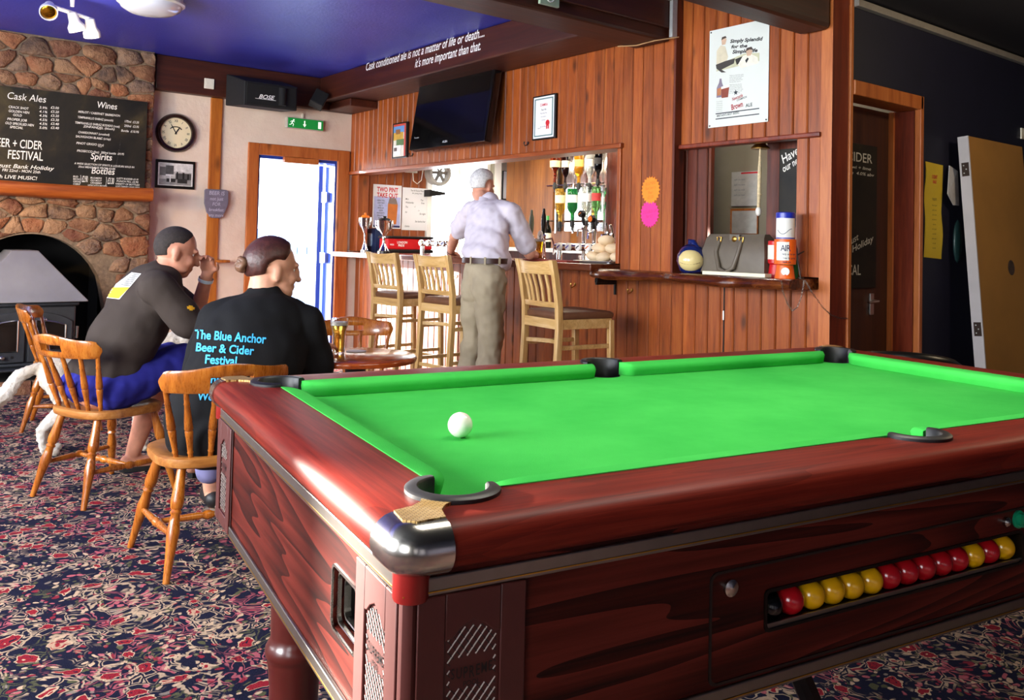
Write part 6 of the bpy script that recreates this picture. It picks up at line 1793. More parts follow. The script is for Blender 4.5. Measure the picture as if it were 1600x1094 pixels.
# charity tins
def tin(px, py0, py1, wpx, X, parts_, lb, name='charity_tin'):
    c0, c1 = on_x(px, py0, X), on_x(px, py1, X); d = (c0 - CAM).length / FOC; H = c0.z - zl; r = wpx * d / 2
    o = thing(name, lb, 'collection tin', (X, c0.y, zl), R(-5), 'charity tins on the ledge')
    return o, r, H
M_ORT = plain('orange_plastic', '#f0651a', .35, 0, .04, 10); M_REDT = plain('red_plastic', '#c41620', .35, 0, .04, 10); M_WHT = plain('white_plastic', '#f2f0ec', .35, 0, .03, 10); M_BLT = plain('royal_blue_plastic', '#1e2fa6', .3, 0, .05, 10); M_GRT = plain('green_plastic', '#1c8a4c', .35)
o, r, H = tin(1227, 374, 434, 30, 4.10, None, 'orange charity tin with a printed label and a round white sticker on the ledge')
m = MB(); m.lathe([(r * 1.0, 0), (r * .96, .01), (r * .80, H * .32), (r * .82, H * .34)], 24); m.build('base', M_ORT, o, 40)
m = MB(); m.lathe([(r * 1.04, H * .36), (r * 1.06, H * .40), (r * 1.06, H * .99), (r * .95, H)], 24); m.build('drum', M_ORT, o, 40)
m = MB(); m.lathe([(r * 1.065, H * .46), (r * 1.065, H * .93)], 12, None, R(70), R(170), False); m.build('printed_label', plain('cream_blue_label', '#eceae2', .5), o, 40)
l = MB()
for k, s in enumerate(('AIR', 'help us to save', 'lives by giving', 'thank you')):
    for i, ch in enumerate(s):
        a = R(208 + i * (14 if k == 0 else 5)); text_into(l, ch, 0, 0, H * (.22 if k == 0 else .07), 'CENTER', .8, 0, .01, M=frame((r * 1.075 * math.cos(a), r * 1.075 * math.sin(a), H * (.70 - .10 * k)), (-math.sin(a), math.cos(a), 0), (0, 0, 1)))
l.build('lettering', plain('navy_print', '#1c2450', .5), o, 0)
a = R(222); m = MB(); m.lathe([(0, .002), (.022, .001)], 20, frame((r * .9 * math.cos(a), r * .9 * math.sin(a), H * .18), (-math.sin(a), math.cos(a), 0), (0, 0, 1)), caps=False); m.build('sticker', M_WHT, o, 0)
b0 = zl + H + .001
o2 = thing('charity_tin', 'white charity tin with a blue lid standing on top of the orange tin', 'collection tin', (4.10, on_x(1227, 374, 4.10).y, b0), 0, 'charity tins on the ledge')
H2 = on_x(1227, 332, 4.10).z - b0
m = MB(); m.lathe([(r * .86, 0), (r * .9, .004), (r * .88, H2 * .80)], 24); m.build('drum', M_WHT, o2, 40)
m = MB(); m.lathe([(r * .93, H2 * .78), (r * .93, H2 * .97), (r * .85, H2)], 24); m.build('lid', M_BLT, o2, 40)
m = MB(); m.lathe([(r * .9, .002), (r * .905, .008)], 24, caps=False); m.build('blue_band', M_BLT, o2, 40)
m = MB(); m.tube([(r * .9 * math.cos(R(a)), r * .9 * math.sin(R(a)), H2 * (.28 + .10 * math.sin(a / 18))) for a in range(160, 260, 8)], .002, 5); m.build('pen_squiggle', plain('grey_print', '#6d7480', .6), o2)
o3 = thing('charity_tin', 'red charity tin half hidden left of the orange tin', 'collection tin', (4.20, on_x(1214, 400, 4.20).y, zl), 0, 'charity tins on the ledge')
m = MB(); m.lathe([(.05, 0), (.048, .01), (.040, .07), (.05, .08), (.05, .20), (.045, .205)], 24); m.build('drum', M_REDT, o3, 40)
m = MB(); m.lathe([(.0505, .10), (.0505, .18)], 12, None, R(120), R(130), False); m.build('printed_label', plain('cream_label', '#efe9d6', .6), o3, 40)
o4 = thing('charity_tin', 'small green charity tin just behind and right of the orange tin', 'collection tin', (4.22, on_x(1236, 420, 4.22).y, zl), 0, 'charity tins on the ledge')
m = MB(); m.lathe([(.045, 0), (.043, .08), (.03, .10), (0, .103)], 24); m.build('drum', M_GRT, o4, 40)
# chains that tie the tins
M_CHAIN = metal('thin_steel_chain', '#a8a49c', .3)
def chain(pts, lb):
    pts = [Vector(p) for p in pts]; out = []
    for i in range(len(pts) - 1):
        for k in range(6): out.append(pts[i].lerp(pts[i + 1], k / 6))
    out.append(pts[-1])
    m = MB()
    for i in range(len(out) - 1):
        mid = (out[i] + out[i + 1]) / 2; t = (out[i + 1] - out[i]); L = t.length * .62; t.normalize(); s = t.orthogonal().normalized()
        if i % 2: s = t.cross(s)
        ring_ = [mid + t * L * math.cos(2 * PI * q / 8) + s * .0035 * math.sin(2 * PI * q / 8) for q in range(8)]
        m.tube(ring_, .0012, 4, closed=True)
    tag(m.build('tin_chain', M_CHAIN, None, 40), lb, 'chain', kind='stuff')
X_ = 3.972
chain([on_x(1221, 438, X_), on_x(1223, 455, X_), on_x(1230, 474, X_), on_x(1238, 486, X_), on_x(1246, 480, X_), on_x(1252, 464, X_), on_x(1255, 448, X_), on_x(1256, 438, X_)], 'short thin chain looping below the ledge under the tins')
chain([on_x(1258, 438, X_), on_x(1268, 456, X_)] + [Vector((4.20, YW - .012, on_y(a, b, YW - .02).z)) + Vector((on_y(a, b, YW - .02).x - 4.20, 0, 0)) for a, b in ((1288, 481), (1300, 492), (1312, 497), (1326, 498))], 'thin chain drooping from the ledge across the corner post')
# twig-like wire stand by the tins
p = on_x(1246, 418, 4.16)
o = thing('wire_table_stand', 'dark wire stand leaning between the tins and the right hatch board', 'stand', (4.16, p.y, zl))
m = MB(); m.tube([(0, -.02, 0), (0, 0.0, .10), (0, .005, .16), (-.02, .03, .26)], .004, 6); m.tube([(0, 0.0, .13), (0, -.04, .15)], .004, 6); m.lathe([(.02, 0), (.018, .008), (0, .01)], 10, Matrix.Translation((0, -.02, 0))); m.build('wire', plain('dark_wire', '#2a1a12', .4), o)

# ------------------------------------------------------------------ pub door chalkboard, flyer, unhung door
o, hw, hh = flat('door_chalkboard', 'tall chalkboard reading cider on the dark door in the right corner', 'chalkboard', (1300, 224, 1367, 450), Y=YLEAF - .001)
m = MB(); m.box(-hw, hw, -hh, hh, 0, .015); m.build('slate', M_CHALKB, o, 0, .002)
def dcp(px, py):
    p = on_y(px, py, YLEAF - .017); q = o.matrix_world.translation; return p.x - q.x, p.z - q.z
l = MB()
for s, px, py, h, w, sh, rt in (('CIDER', 1323, 250, 15, 40, 0, 0), ('apple, kiwi + lime', 1303, 259, 5, 58, .2, 0), ('per bottle  4.0% abv', 1300, 268, 5, 66, .2, 0), ('August', 1314, 392, 11, 30, .25, .35), ('Bank Holiday', 1306, 409, 11, 62, .25, .30), ('LOCAL', 1308, 430, 17, 37, 0, 0)):
    x, y = dcp(px, py); k = MB(); text_into(k, s, 0, 0, 1, 'LEFT', 1, sh, .006); wd = max(p.x for p in k.v); size = (dcp(px, py - h)[1] - y) * 1.4
    text_into(l, s, x, y, size, 'LEFT', (dcp(px + w, py)[0] - x) / (wd * size), sh, .006, rt, z=.0153)
l.build('chalk_writing', plain('dim_chalk', '#c9c6be', .8), o, 0)
o, hw, hh = flat('yellow_flyer', 'long yellow paper flyer taped to the navy wall', 'poster', (1444.5, 254, 1471, 402), Y=YW - .001)
m = MB()
N = 12
F_ = []
for k in range(N + 1):
    y = hh - 2 * hh * k / N; w_ = hw * (1 - .03 * math.sin(k * 1.3)); F_.append([(-w_ + .006 * math.sin(k), y, .004 + .004 * math.sin(k * .9)), (w_ + .004 * math.sin(k * .8), y - .01, .004 + .004 * math.cos(k * .7)), (w_ + .004 * math.sin(k * .8), y - .01, .003), (-w_ + .006 * math.sin(k), y, .002)])
m.loft(F_); m.build('sheet', plain('yellow_paper', '#d9b92e', .7, 0, .06, 6), o, 40)
l = MB(); text_into(l, '3 DAY', 0, hh * .66, hh * .11, 'CENTER', .75, 0, .03, z=.0095); text_into(l, 'SALE', 0, hh * .56, hh * .09, 'CENTER', .8, 0, .03, z=.0095); l.build('red_heading', M_REDINK, o, 0)
l = MB(); text_into(l, 'TICKETS', 0, hh * .20, hh * .065, 'CENTER', .8, 0, .02, z=.0095)
for k in range(10): text_into(l, ('from all good', 'agents now', 'call in today', 'and save on', 'days out', 'terms apply', 'see inside', 'doors open', 'ten until', 'five daily')[k], 0, hh * (.08 - .10 * k), hh * .05, 'CENTER', .8, 0, 0, z=.0095)
l.build('small_print', plain('dark_olive_print', '#5b4a1a', .7), o, 0)
# spare door leaning on the navy wall
M_TAN = plain('tan_hardboard_door', '#a9793a', .6, 0, .10, 3)
M_LIP = plain('pale_grey_lipping', '#c4bfc2', .5, 0, .04, 10)
tl = on_y(1497, 215, 2.535)
Hd = 1.99
lean = math.asin((2.535 - 2.375) / Hd)
sdM = Matrix.Translation((tl.x, 2.375, FZ + .001)) @ Matrix.Rotation(-lean, 4, 'X')
sd_o = thing('spare_door', 'tan hardboard door with pale edge and bare hinges leaning on the navy wall', 'door', M=sdM)
Hd = (tl.z - FZ) / math.cos(lean)
tdir = R(8)
m = MB(); m.box(0, .042, 0, .80, 0, Hd); 
Mz = Matrix.Rotation(R(-58), 4, 'Z')
m = MB(); m.box(0.0, .80, -.060, 0, 0.0, Hd, Matrix.Rotation(R(0), 4, 'Z')); m.build('leaf', M_TAN, sd_o, 0, .002)
m = MB(); m.box(-.012, .0, -.062, .002, 0.0, Hd, Matrix.Rotation(R(0), 4, 'Z')); m.build('edge_lipping', M_LIP, sd_o, 0)
for zf in (.915, .39 + .02):
    m = MB(); m.box(-.016, -.012, -.055, -.012, Hd * zf - .085, Hd * zf, Matrix.Rotation(R(0), 4, 'Z')); h_ = m.build('hinge', plain('dark_bronze_hinge', '#3a2c26', .4, .5), sd_o, 0)
    for k in range(3):
        m = MB(); m.lathe([(.004, 0), (.004, .002), (0, .003)], 8, Matrix.Rotation(R(0), 4, 'Z') @ frame((-.0162, -.025 - .014 * (k % 2), Hd * zf - .018 - .024 * k), (0, -1, 0), (0, 0, 1))); m.build('screw', M_STEEL, h_)
# stain where the handle was
m = MB(); m.lathe([(0, .001), (.05, .0008)], 18, Matrix.Rotation(R(0), 4, 'Z') @ frame((.47, -.0605, Hd * .58), (1, 0, 0), (0, 0, 1)), caps=False); m.build('handle_mark', plain('dark_smudge', '#4a3a35', .7, 0, .5, 40), sd_o, 0)
# papers and bag tucked behind the spare door
p = on_y(1489, 290, YW - .06)
o = thing('tucked_papers', 'crumpled white papers pinned to the wall behind the spare door', 'paper', M=facing_y((p.x, YW - .02, p.z)))
m = MB(); m.loft([[(.03, .13, .0), (.12, .10, .01), (.12, -.12, .02), (.045, -.12, .02), (-.055, -.055, .03)], [(.03, .13, .004), (.12, .10, .014), (.12, -.12, .024), (.045, -.12, .024), (-.055, -.055, .034)]]); m.build('sheet', plain('grey_white_paper', '#b9b9bd', .7), o, 30)
p = on_y(1499, 365, YW - .06)
o = thing('tucked_bag', 'dark green plastic bag hung behind the spare door', 'bag', M=facing_y((p.x, YW - .02, p.z)))
m = MB(); m.ball((.02, -.05, .02), (.05, .14, .018), 12, 8); m.build('sack', plain('dark_green_plastic', '#1f3a3a', .3), o, 60)
o, hw, hh = flat('light_switch', 'pale wall switch plate on the navy wall at the right edge', 'switch', (1594, 202, 1612, 219), Y=YW - .001)
m = MB(); m.box(-hw, hw, -hh, hh, 0, .012); m.build('plate', M_CREAM, o, 0, .003); m = MB(); m.box(-.01, .01, -.016, .016, .0121, .016); m.build('rocker', M_CREAM, o, 0, .001)
# round-backed black chair whose top shows beyond the table
p = on_z(1405, 543, .80); p = p + ray(1405, 543).normalized() * .26
bc = thing('round_back_chair', 'black round-backed chair just showing beyond the right end of the table', 'chair', (p.x, p.y, FZ), R(31))
M_VIN = plain('black_vinyl', '#0b0a0b', .35, 0, .1, 30)
m = MB(); m.lathe([(.22, .40), (.235, .43), (.22, .47), (0, .48)], 24); m.build('seat', M_VIN, bc, 50)
m = MB(); m.tube([(.21 * math.cos(R(a)), .21 * math.sin(R(a)), .735 + .055 * math.sin(R(a - 90))) for a in range(90, 271, 12)], .035, 10); m.build('back_pad', M_VIN, bc)
m = MB(); m.lathe([(.22, .5), (.225, .74)], 24, None, R(180), R(90), False); m.build('back_shell', M_VIN, bc, 60)
for a in (45, 135, 225, 315):
    m = MB(); m.tube([(.17 * math.cos(R(a)), .17 * math.sin(R(a)), .42), (.21 * math.cos(R(a)), .21 * math.sin(R(a)), 0)], [.016, .012], 8); m.build('leg', M_BLACK, bc)
# conduit corner at the big beam, thin cable under it, small lamp plate on the beam
m = MB(); m.box(XB - .05, XB - .003, 3.640, 3.666, 2.50, CEIL - .002); m.box(XB - .35, XB - .05, 3.640, 3.666, CEIL - .04, CEIL - .002)
struct('trim_14', m, plain('pale_grey_trunking', '#a7a7a6', .5), 0, .003)
m = MB(); m.tube([(XB - .01, 3.62, 2.5), (XB - .05, 3.64, 2.49), (XB - .12, 3.72, 2.476), (XB - .10, 3.90, 2.478), (XB - .16, 4.01, 2.48)], .004, 6)
tag(m.build('thin_cable', plain('cream_cable', '#b08a60', .5), None), 'thin pale cable clipped under the end of the big ceiling beam', 'cable')
p = on_y(856, 4, 3.668)
m = MB(); m.box(-.07, .07, -.05, .05, 0, .02); o = thing('beam_sign_plate', 'small pale green plate fixed to the big beam at the top edge', 'sign', M=facing_y((p.x, 3.669, p.z + .03))); m.build('plate', plain('pale_green_plate', '#9fb29a', .5), o, 0, .002)
l = MB(); l.tube([(.03 * math.cos(R(a)), .03 * math.sin(R(a)) + .0, .021) for a in range(0, 360, 30)], .004, 6, closed=True); l.build('emblem', M_WHITEL, o)
# ------------------------------------------------------------------ captain's chairs
M_CHW = wood('honey_chair_wood', '#7a3d0e', '#a85c18', '#c47a2c', 'z', 1.2, 0.28, False, 0.08, 0.9, 0.4)
M_CHX = wood('honey_seat_wood', '#7a4416', '#a5682c', '#b98246', 'y', 0.9, 0.4, False, 0.06, 0.9, 0.2)
def turned(mb, a, b, prof, n=10):
    a, b = Vector(a), Vector(b)
    pts = [a.lerp(b, t) for t, r in prof]; mb.tube(pts, [r for t, r in prof], n)
LEGP = [(0, .017), (.12, .018), (.30, .024), (.36, .021), (.375, .016), (.40, .022), (.42, .016), (.47, .018), (.56, .0235), (.66, .020), (.80, .0155), (1, .012)]
SPP = [(0, .009), (.10, .0095), (.115, .012), (.13, .0095), (.30, .0125), (.42, .015), (.44, .012), (.46, .016), (.60, .014), (.80, .010), (.82, .012), (.84, .010), (1, .010)]
STP = [(0, .009), (.2, .012), (.40, .015), (.44, .011), (.47, .017), (.5, .018), (.53, .017), (.56, .011), (.6, .015), (.8, .012), (1, .009)]
SH = 0.42        # seat height over the floor
def captain_chair(label, loc, rot, group):
    t = thing('captain_chair', label, 'chair', loc, rot, group)
    # facing +x
    m = MB(); outl = []
    for k in range(40):
        a = 2 * PI * k / 40; c, s = math.cos(a), math.sin(a)
        x = .205 * (abs(c) ** .62) * (1 if c > 0 else -1); y = (.215 + .012 * c) * (abs(s) ** .62) * (1 if s > 0 else -1)
        outl.append((x, y))
    sc = lambda f, z, dip=0: [(x * f, y * f, z) for x, y in outl]
    m.loft([sc(.93, SH - .042), sc(.985, SH - .036), sc(1.0, SH - .022), sc(.99, SH - .006), sc(.93, SH), sc(.75, SH - .008), sc(.45, SH - .014)])
    m.build('seat', M_CHX, t, 50)
    ft = [(-.235, .19), (-.235, -.19), (.21, -.24), (.21, .24)]
    tp = [(-.14, .13), (-.14, -.13), (.135, -.155), (.135, .155)]
    for (fx, fy), (tx, ty) in zip(ft, tp):
        m = MB(); turned(m, (tx, ty, SH - .04), (fx, fy, 0), LEGP, 12); m.build('leg', M_CHW, t, 60)
    at = lambda i, f: Vector((tp[i][0] + (ft[i][0] - tp[i][0]) * f, tp[i][1] + (ft[i][1] - tp[i][1]) * f, (SH - .04) * (1 - f)))
    l0, r0, r1, l1 = at(0, .6), at(1, .6), at(2, .6), at(3, .6)
    for a, b in ((l0, l1), (r0, r1)):
        m = MB(); turned(m, a, b, STP, 10); m.build('stretcher', M_CHW, t, 60)
    m = MB(); turned(m, (l0 + l1) / 2, (r0 + r1) / 2, STP, 10); m.build('stretcher', M_CHW, t, 60)
    # bowed top rail with a hand slot, on turned spindles
    def rp(s):      # plan of the rail, s -1..1
        a = s * R(78); return Vector((-.150 - .115 * math.cos(a), .222 * math.sin(a) / math.sin(R(78)), 0))
    N = 24
    def prof(s, inner):
        e = max(0, (abs(s) - .86) / .14)
        up = SH + .330 + .020 * math.exp(-(s / .38) ** 2) - .030 * e * e - .004 * abs(s); lo = SH + .240 + .006 * abs(s) + .030 * e * e
        return lo, up
    m = MB(); th = .013
    rows = []
    ss = [-1 + 2 * k / N for k in range(N + 1)]
    def ring(s, lo, up):
        p = rp(s); n = Vector((math.cos(PI - s * R(70)), math.sin(PI - s * R(70)), 0)); n = Vector((-math.cos(s * R(70)), math.sin(s * R(70)), 0))
        lean = Vector((-.03, 0, 0))
        out_ = []
        for k in range(10):
            a = 2 * PI * k / 10; dz = (up - lo) / 2
            zz = (lo + up) / 2 + dz * (abs(math.sin(a)) ** .5) * (1 if math.sin(a) > 0 else -1)
            q = p + n * th * (abs(math.cos(a)) ** .6) * (1 if math.cos(a) > 0 else -1) + lean * ((zz - SH - .2) / .1)
            out_.append((q.x, q.y, zz))
        return out_
    slot = .24
    sA = [s for s in ss if s < -slot - .01] + [-slot]; sB = [slot] + [s for s in ss if s > slot + .01]
    m.loft([ring(s, *prof(s, 0)) for s in sA]); m.loft([ring(s, *prof(s, 0)) for s in sB])
    mid = [-slot + 2 * slot * k / 8 for k in range(9)]
    m.loft([ring(s, prof(s, 0)[0], prof(s, 0)[0] + .030) for s in mid]); m.loft([ring(s, prof(s, 0)[0] + .058, prof(s, 0)[1]) for s in mid])
    m.build('top_rail', M_CHW, t, 50)
    for s in (-.86, -.52, -.17, .17, .52, .86):
        q = rp(s); base = Vector((max(-.17, q.x * .72), q.y * .72, SH - .012)); top_ = Vector((q.x - .012, q.y, SH + .252))
        m = MB(); turned(m, base, top_, SPP, 10); m.build('spindle', M_CHW, t, 60)
    return t
ch1 = captain_chair("honey wood captain's chair under the seated man in blue shorts", (1.07, 4.44, FZ), R(22), "captain's chairs")
def chair_copy(label, loc, rot):
    c = copy_tree(ch1); c.location = loc; c.rotation_euler = (0, 0, rot); c['label'] = label; return c
chair_copy("honey wood captain's chair under the woman in the black festival shirt", (1.185, 3.36, FZ), R(84))
chair_copy("empty captain's chair beyond the seated man, nearest the stove", (1.24, 6.10, FZ), R(-18))
chair_copy("captain's chair on the far side of the small round table", (2.31, 4.30, FZ), R(-112))

# ------------------------------------------------------------------ round pub table and pint
M_TTOP = wood('polished_table_top', '#6e2a0c', '#a0461a', '#b96228', 'x', 0.7, 0.16, False, 0.05, 0.8, 0.5)
TZ = 0.66
tb_c = Vector((1.88, 3.50, FZ))
rt = thing('round_pub_table', 'small round polished pub table beside the seated woman', 'table', tuple(tb_c))
m = MB(); m.lathe([(.235, TZ - .032 - FZ), (.27, TZ - .026 - FZ), (.275, TZ - .012 - FZ), (.27, TZ - .003 - FZ), (.262, TZ - FZ), (0, TZ - FZ)], 48); m.build('table_top', M_TTOP, rt, 50)
m = MB(); m.lathe([(.03, .05), (.045, .08), (.03, .16), (.05, .22), (.035, .32), (.028, .5), (.045, .62), (.05, TZ - .03 - FZ)], 20); m.build('column', plain('black_cast_iron', '#17161a', .45, .2), rt, 50)
for k in range(3):
    a = R(30 + 120 * k); m = MB(); m.tube([(0, 0, .12), (.12 * math.cos(a), .12 * math.sin(a), .10), (.23 * math.cos(a), .23 * math.sin(a), .02)], [.03, .024, .02], 10); m.build('leg', plain('black_cast_iron', '#17161a'), rt)
gp = on_z(529, 552, TZ)
pint('beer_glass', 'tall pint glass of golden lager on the round pub table', (gp.x, gp.y, TZ + .0005), H=.158, r=.040, fill=.80, beer='#e0b040')
m = MB(); m.lathe([(.046, 0), (.046, .002), (0, .0022)], 24); o = m.build('beer_mat', plain('pale_card_mat', '#d8cfc0', .8), None, 0); o.location = (gp.x + .10, gp.y + .02, TZ + .0005); tag(o, 'round card beer mat beside the pint on the round table', 'beer mat')

# ------------------------------------------------------------------ tall bar stools
M_BEECH = wood('pale_beech', '#b5884e', '#d2a868', '#e3c08a', 'z', 0.9, 0.35, False, 0.06, 0.8, 0.2)
M_BEECHY = wood('pale_beech_rail', '#b5884e', '#d2a868', '#e3c08a', 'y', 0.9, 0.35, False, 0.06, 0.8, 0.2)
M_SEATP = plain('brown_leatherette', '#6b4630', .4, 0, .12, 20, .1)
def slab(mb, pts, w, t):
    """flat bar through pts (local x, z), w wide across y, t thick"""
    rings = []
    for i, (x, z, y) in enumerate(pts):
        rings.append([(x - t / 2, y - w / 2, z), (x + t / 2, y - w / 2, z), (x + t / 2, y + w / 2, z), (x - t / 2, y + w / 2, z)])
    mb.loft(rings); return mb
def bar_stool(label, loc, rot):
    t = thing('bar_stool', label, 'bar stool', loc, rot, 'tall beech bar stools')
    S = .80
    # facing +x, seat centre at the origin
    for s in (-1, 1):
        m = MB(); y = s * .185
        slab(m, [(-.255, 0, y), (-.215, .35, y), (-.20, .70, y), (-.205, .85, y), (-.235, 1.02, y), (-.262, 1.125, y * 1.03)], .036, .040); m.build('back_leg', M_BEECH, t, 30, .004)
        m = MB(); slab(m, [(.215, 0, y * 1.02), (.195, S - .045, y)], .036, .036); m.build('front_leg', M_BEECH, t, 30, .004)
    m = MB(); m.box(-.185, .195, .17, .20, S - .095, S - .035); m.box(-.185, .195, -.20, -.17, S - .095, S - .035); m.box(.182, .21, -.17, .17, S - .095, S - .035); m.box(-.218, -.19, -.17, .17, S - .095, S - .035); m.build('seat_frame', M_BEECHY, t, 0, .003)
    m = MB(); rr_ = rrect(-.20, .225, -.205, .205, .04)
    m.loft([[(x * f, y * f, z) for x, y in rr_] for f, z in ((.97, S - .034), (1, S - .022), (1, S - .005), (.93, S + .008), (.7, S + .014))]); m.build('seat_pad', M_SEATP, t, 50)
    # curved crest, lower back rail, five slats
    N = 10
    def crest(z0, z1, xo, bow, hump):
        rings = []
        for k in range(N + 1):
            y = -.178 + .356 * k / N; q = 1 - (y / .178) ** 2
            x = xo - bow * q; rings.append([(x - .011 + .0, y, z0), (x + .011, y, z0), (x + .011 - (z1 - z0) * .2, y, z1 + hump * (q - .5)), (x - .011 - (z1 - z0) * .2, y, z1 + hump * (q - .5))])
        m = MB(); m.loft(rings); return m
    crest(1.035, 1.118, -.240, .030, -.012).build('crest_rail', M_BEECHY, t, 40, .003)
    crest(.835, .868, -.203, .022, 0).build('back_rail', M_BEECHY, t, 40, .003)
    for k in range(5):
        y = -.118 + .059 * k; q = 1 - (y / .178) ** 2
        m = MB(); slab(m, [(-.205 - .022 * q, .866, y * .92), (-.218 - .025 * q, .95, y * .96), (-.242 - .030 * q, 1.037, y)], .024, .010); m.build('slat', M_BEECH, t, 30)
    for z, a in ((.34, 'x'), (.58, 'x')):
        for s in (-1, 1):
            m = MB(); m.box(-.215, .20, s * .186 - .010, s * .186 + .010, z, z + .026); m.build('stretcher', M_BEECHY, t, 0, .002)
    m = MB(); m.box(.19, .215, -.18, .18, .27, .30); m.build('foot_rail', M_BEECHY, t, 0, .003)
    # bowed back stretcher
    rings = []
    for k in range(N + 1):
        y = -.185 + .37 * k / N; q = 1 - (y / .185) ** 2; x = -.212 - .0 + .10 * q
        rings.append([(x - .009, y, .60), (x + .009, y, .60), (x + .009, y, .625), (x - .009, y, .625)])
    m = MB(); m.loft(rings); m.build('bowed_stretcher', M_BEECHY, t, 40)
    m = MB(); m.box(-.225, -.205, -.18, .18, .30, .326); m.build('stretcher', M_BEECHY, t, 0, .002)
    return t
st1 = bar_stool('beech bar stool with brown seat right of the standing man', (3.70, 4.10, FZ), R(-6))
def stool_copy(label, loc, rot):
    c = copy_tree(st1); c.location = loc; c.rotation_euler = (0, 0, rot); c['label'] = label; return c
stool_copy('beech bar stool with slatted back just left of the standing man', (3.70, 5.32, FZ), R(4))
stool_copy('beech bar stool furthest left at the bar near the exit door', (3.70, 6.04, FZ), R(4))
# ------------------------------------------------------------------ people and dog: each body one continuous skin
from mathutils.bvhtree import BVHTree
def skin_mat(name, col, rough=.5):
    t = NT(name)
    v = t.coords((1, 1, 1), rand=False)
    n = t.noise(v, 22, 4); c = hexc(col)
    out = t.ramp(n.outputs[0], [(.3, tuple(x * .86 for x in c[:3])), (.7, tuple(min(1, x * 1.1) for x in c[:3]))])
    t.b.inputs['Subsurface Weight'].default_value = .08
    t.b.inputs['Subsurface Radius'].default_value = (.02, .008, .004)
    return t.done(rough, 0, .35, out)
def fabric(name, col, rough=.85, weave=160):
    t = NT(name)
    v = t.coords((1, 1, 1), rand=False)
    n = t.noise(v, weave, 2); n2 = t.noise(v, 5, 3); c = hexc(col)
    out = t.ramp(n2.outputs[0], [(.3, tuple(x * .85 for x in c[:3])), (.7, tuple(min(1, x * 1.12) for x in c[:3]))])
    t.bump(n.outputs[0], .25, .002)
    return t.done(rough, 0, .2, out)
def V(*a): return Vector(a)
def limb(mb, pts, rad, n=14, squash=None, M=None):
    """tapered rounded limb through joints"""
    P = [Vector(p) for p in pts]
    for a, b, ra, rb in zip(P, P[1:], rad, rad[1:]):
        k = 5
        mb.tube([a.lerp(b, i / k) for i in range(k + 1)], [ra + (rb - ra) * i / k for i in range(k + 1)], n, M)
    for p, r in zip(P, rad): mb.ball(p, r * .995, n, 8, M)
def ell(mb, c, r, ax=None, n=20, m=14):
    """ellipsoid with radii along the axes ax (three vectors)"""
    M = Matrix.Translation(Vector(c))
    if ax is not None: M = M @ Matrix(ax).transposed().to_4x4()
    mb.ball((0, 0, 0), r, n, m, M)
def axes(f, up=(0, 0, 1)):
    f = Vector(f).normalized(); r = f.cross(Vector(up)).normalized(); u = r.cross(f)
    return f, r, u
def head(mb, c, f, up=(0, 0, 1), s=1.0, chin=1.0):
    F, Rr, U = axes(f, up); A = (F, Rr, U); c = Vector(c)
    q = lambda a, b, d: c + F * a * s + Rr * b * s + U * d * s
    e = lambda p, r: ell(mb, p, tuple(x * s for x in r), A)
    e(q(-.008, 0, .028), (.096, .077, .092)); e(q(.018, 0, -.03), (.074, .066, .092)); e(q(.05, 0, -.088), (.034 * chin, .034, .026))
    e(q(.082, 0, .022), (.018, .050, .014)); e(q(.100, 0, -.012), (.014, .011, .032)); e(q(.108, 0, -.034), (.015, .016, .012))
    e(q(.084, 0, -.062), (.012, .024, .006)); e(q(.080, 0, -.073), (.012, .021, .007))
    for k in (-1, 1):
        e(q(.060, k * .040, -.030), (.026, .022, .026)); e(q(-.006, k * .078, -.012), (.017, .010, .031)); e(q(0.0, k * .072, -.03), (.012, .010, .014))
        e(q(.02, k * .045, -.075), (.05, .018, .02))
    return lambda a, b, d: q(a, b, d)
def eyes(parent, q, s=1.0, f_=.0075):
    wm = plain('eye_white', '#e9e4dc', .2); im = plain('eye_iris', '#3a2a1c', .2)
    for k in (-1, 1):
        m = MB(); m.ball(q(.0695, k * .030, .003), .011 * s, 14, 10); e = m.build('eye', wm, parent, 180)
        m = MB(); m.ball(q(.0782, k * .030, .002), .0042 * s, 10, 8); m.build('iris', im, e, 180)
def ear(a, b, d):
    return 0.0 if abs(b) < .35 else max(0.0, 1 - math.hypot(a + .04, d + .22) / .46) * 1.5 * min(1, (abs(b) - .35) / .25)
def hair_cap(name, mat, parent, c, f, up, radii, keep, s=1.0, grow=.0, n=48, m=36, rag=.0):
    """hair as a shell over the skull whose rim sinks into the head; keep(a, b, d) of the unit direction: >0 where hair grows"""
    F, Rr, U = axes(f, up); c = Vector(c) - F * .008 * s + U * .028 * s
    rnd = random.Random(9)
    vs, fs = [], []
    for j in range(m + 1):
        ph = -PI / 2 + PI * j / m
        for i in range(n):
            a = 2 * PI * i / n
            d = (math.cos(ph) * math.cos(a), math.cos(ph) * math.sin(a), math.sin(ph))
            k = keep(*d)
            g = max(-.018, min(1, k * 4) * (.010 + grow) - .004) + rnd.uniform(-rag, rag)
            vs.append(c + F * d[0] * (radii[0] * s + g) + Rr * d[1] * (radii[1] * s + g) + U * d[2] * (radii[2] * s + g))
    for j in range(m):
        for i in range(n):
            q = [j * n + i, j * n + (i + 1) % n, (j + 1) * n + (i + 1) % n, (j + 1) * n + i]
            ph = -PI / 2 + PI * (j + .5) / m; a = 2 * PI * (i + .5) / n
            if keep(math.cos(ph) * math.cos(a), math.cos(ph) * math.sin(a), math.sin(ph)) > -.12: fs.append(q)
    mb = MB(); mb.add(vs, fs)
    return mb.build(name, mat, parent, 80)
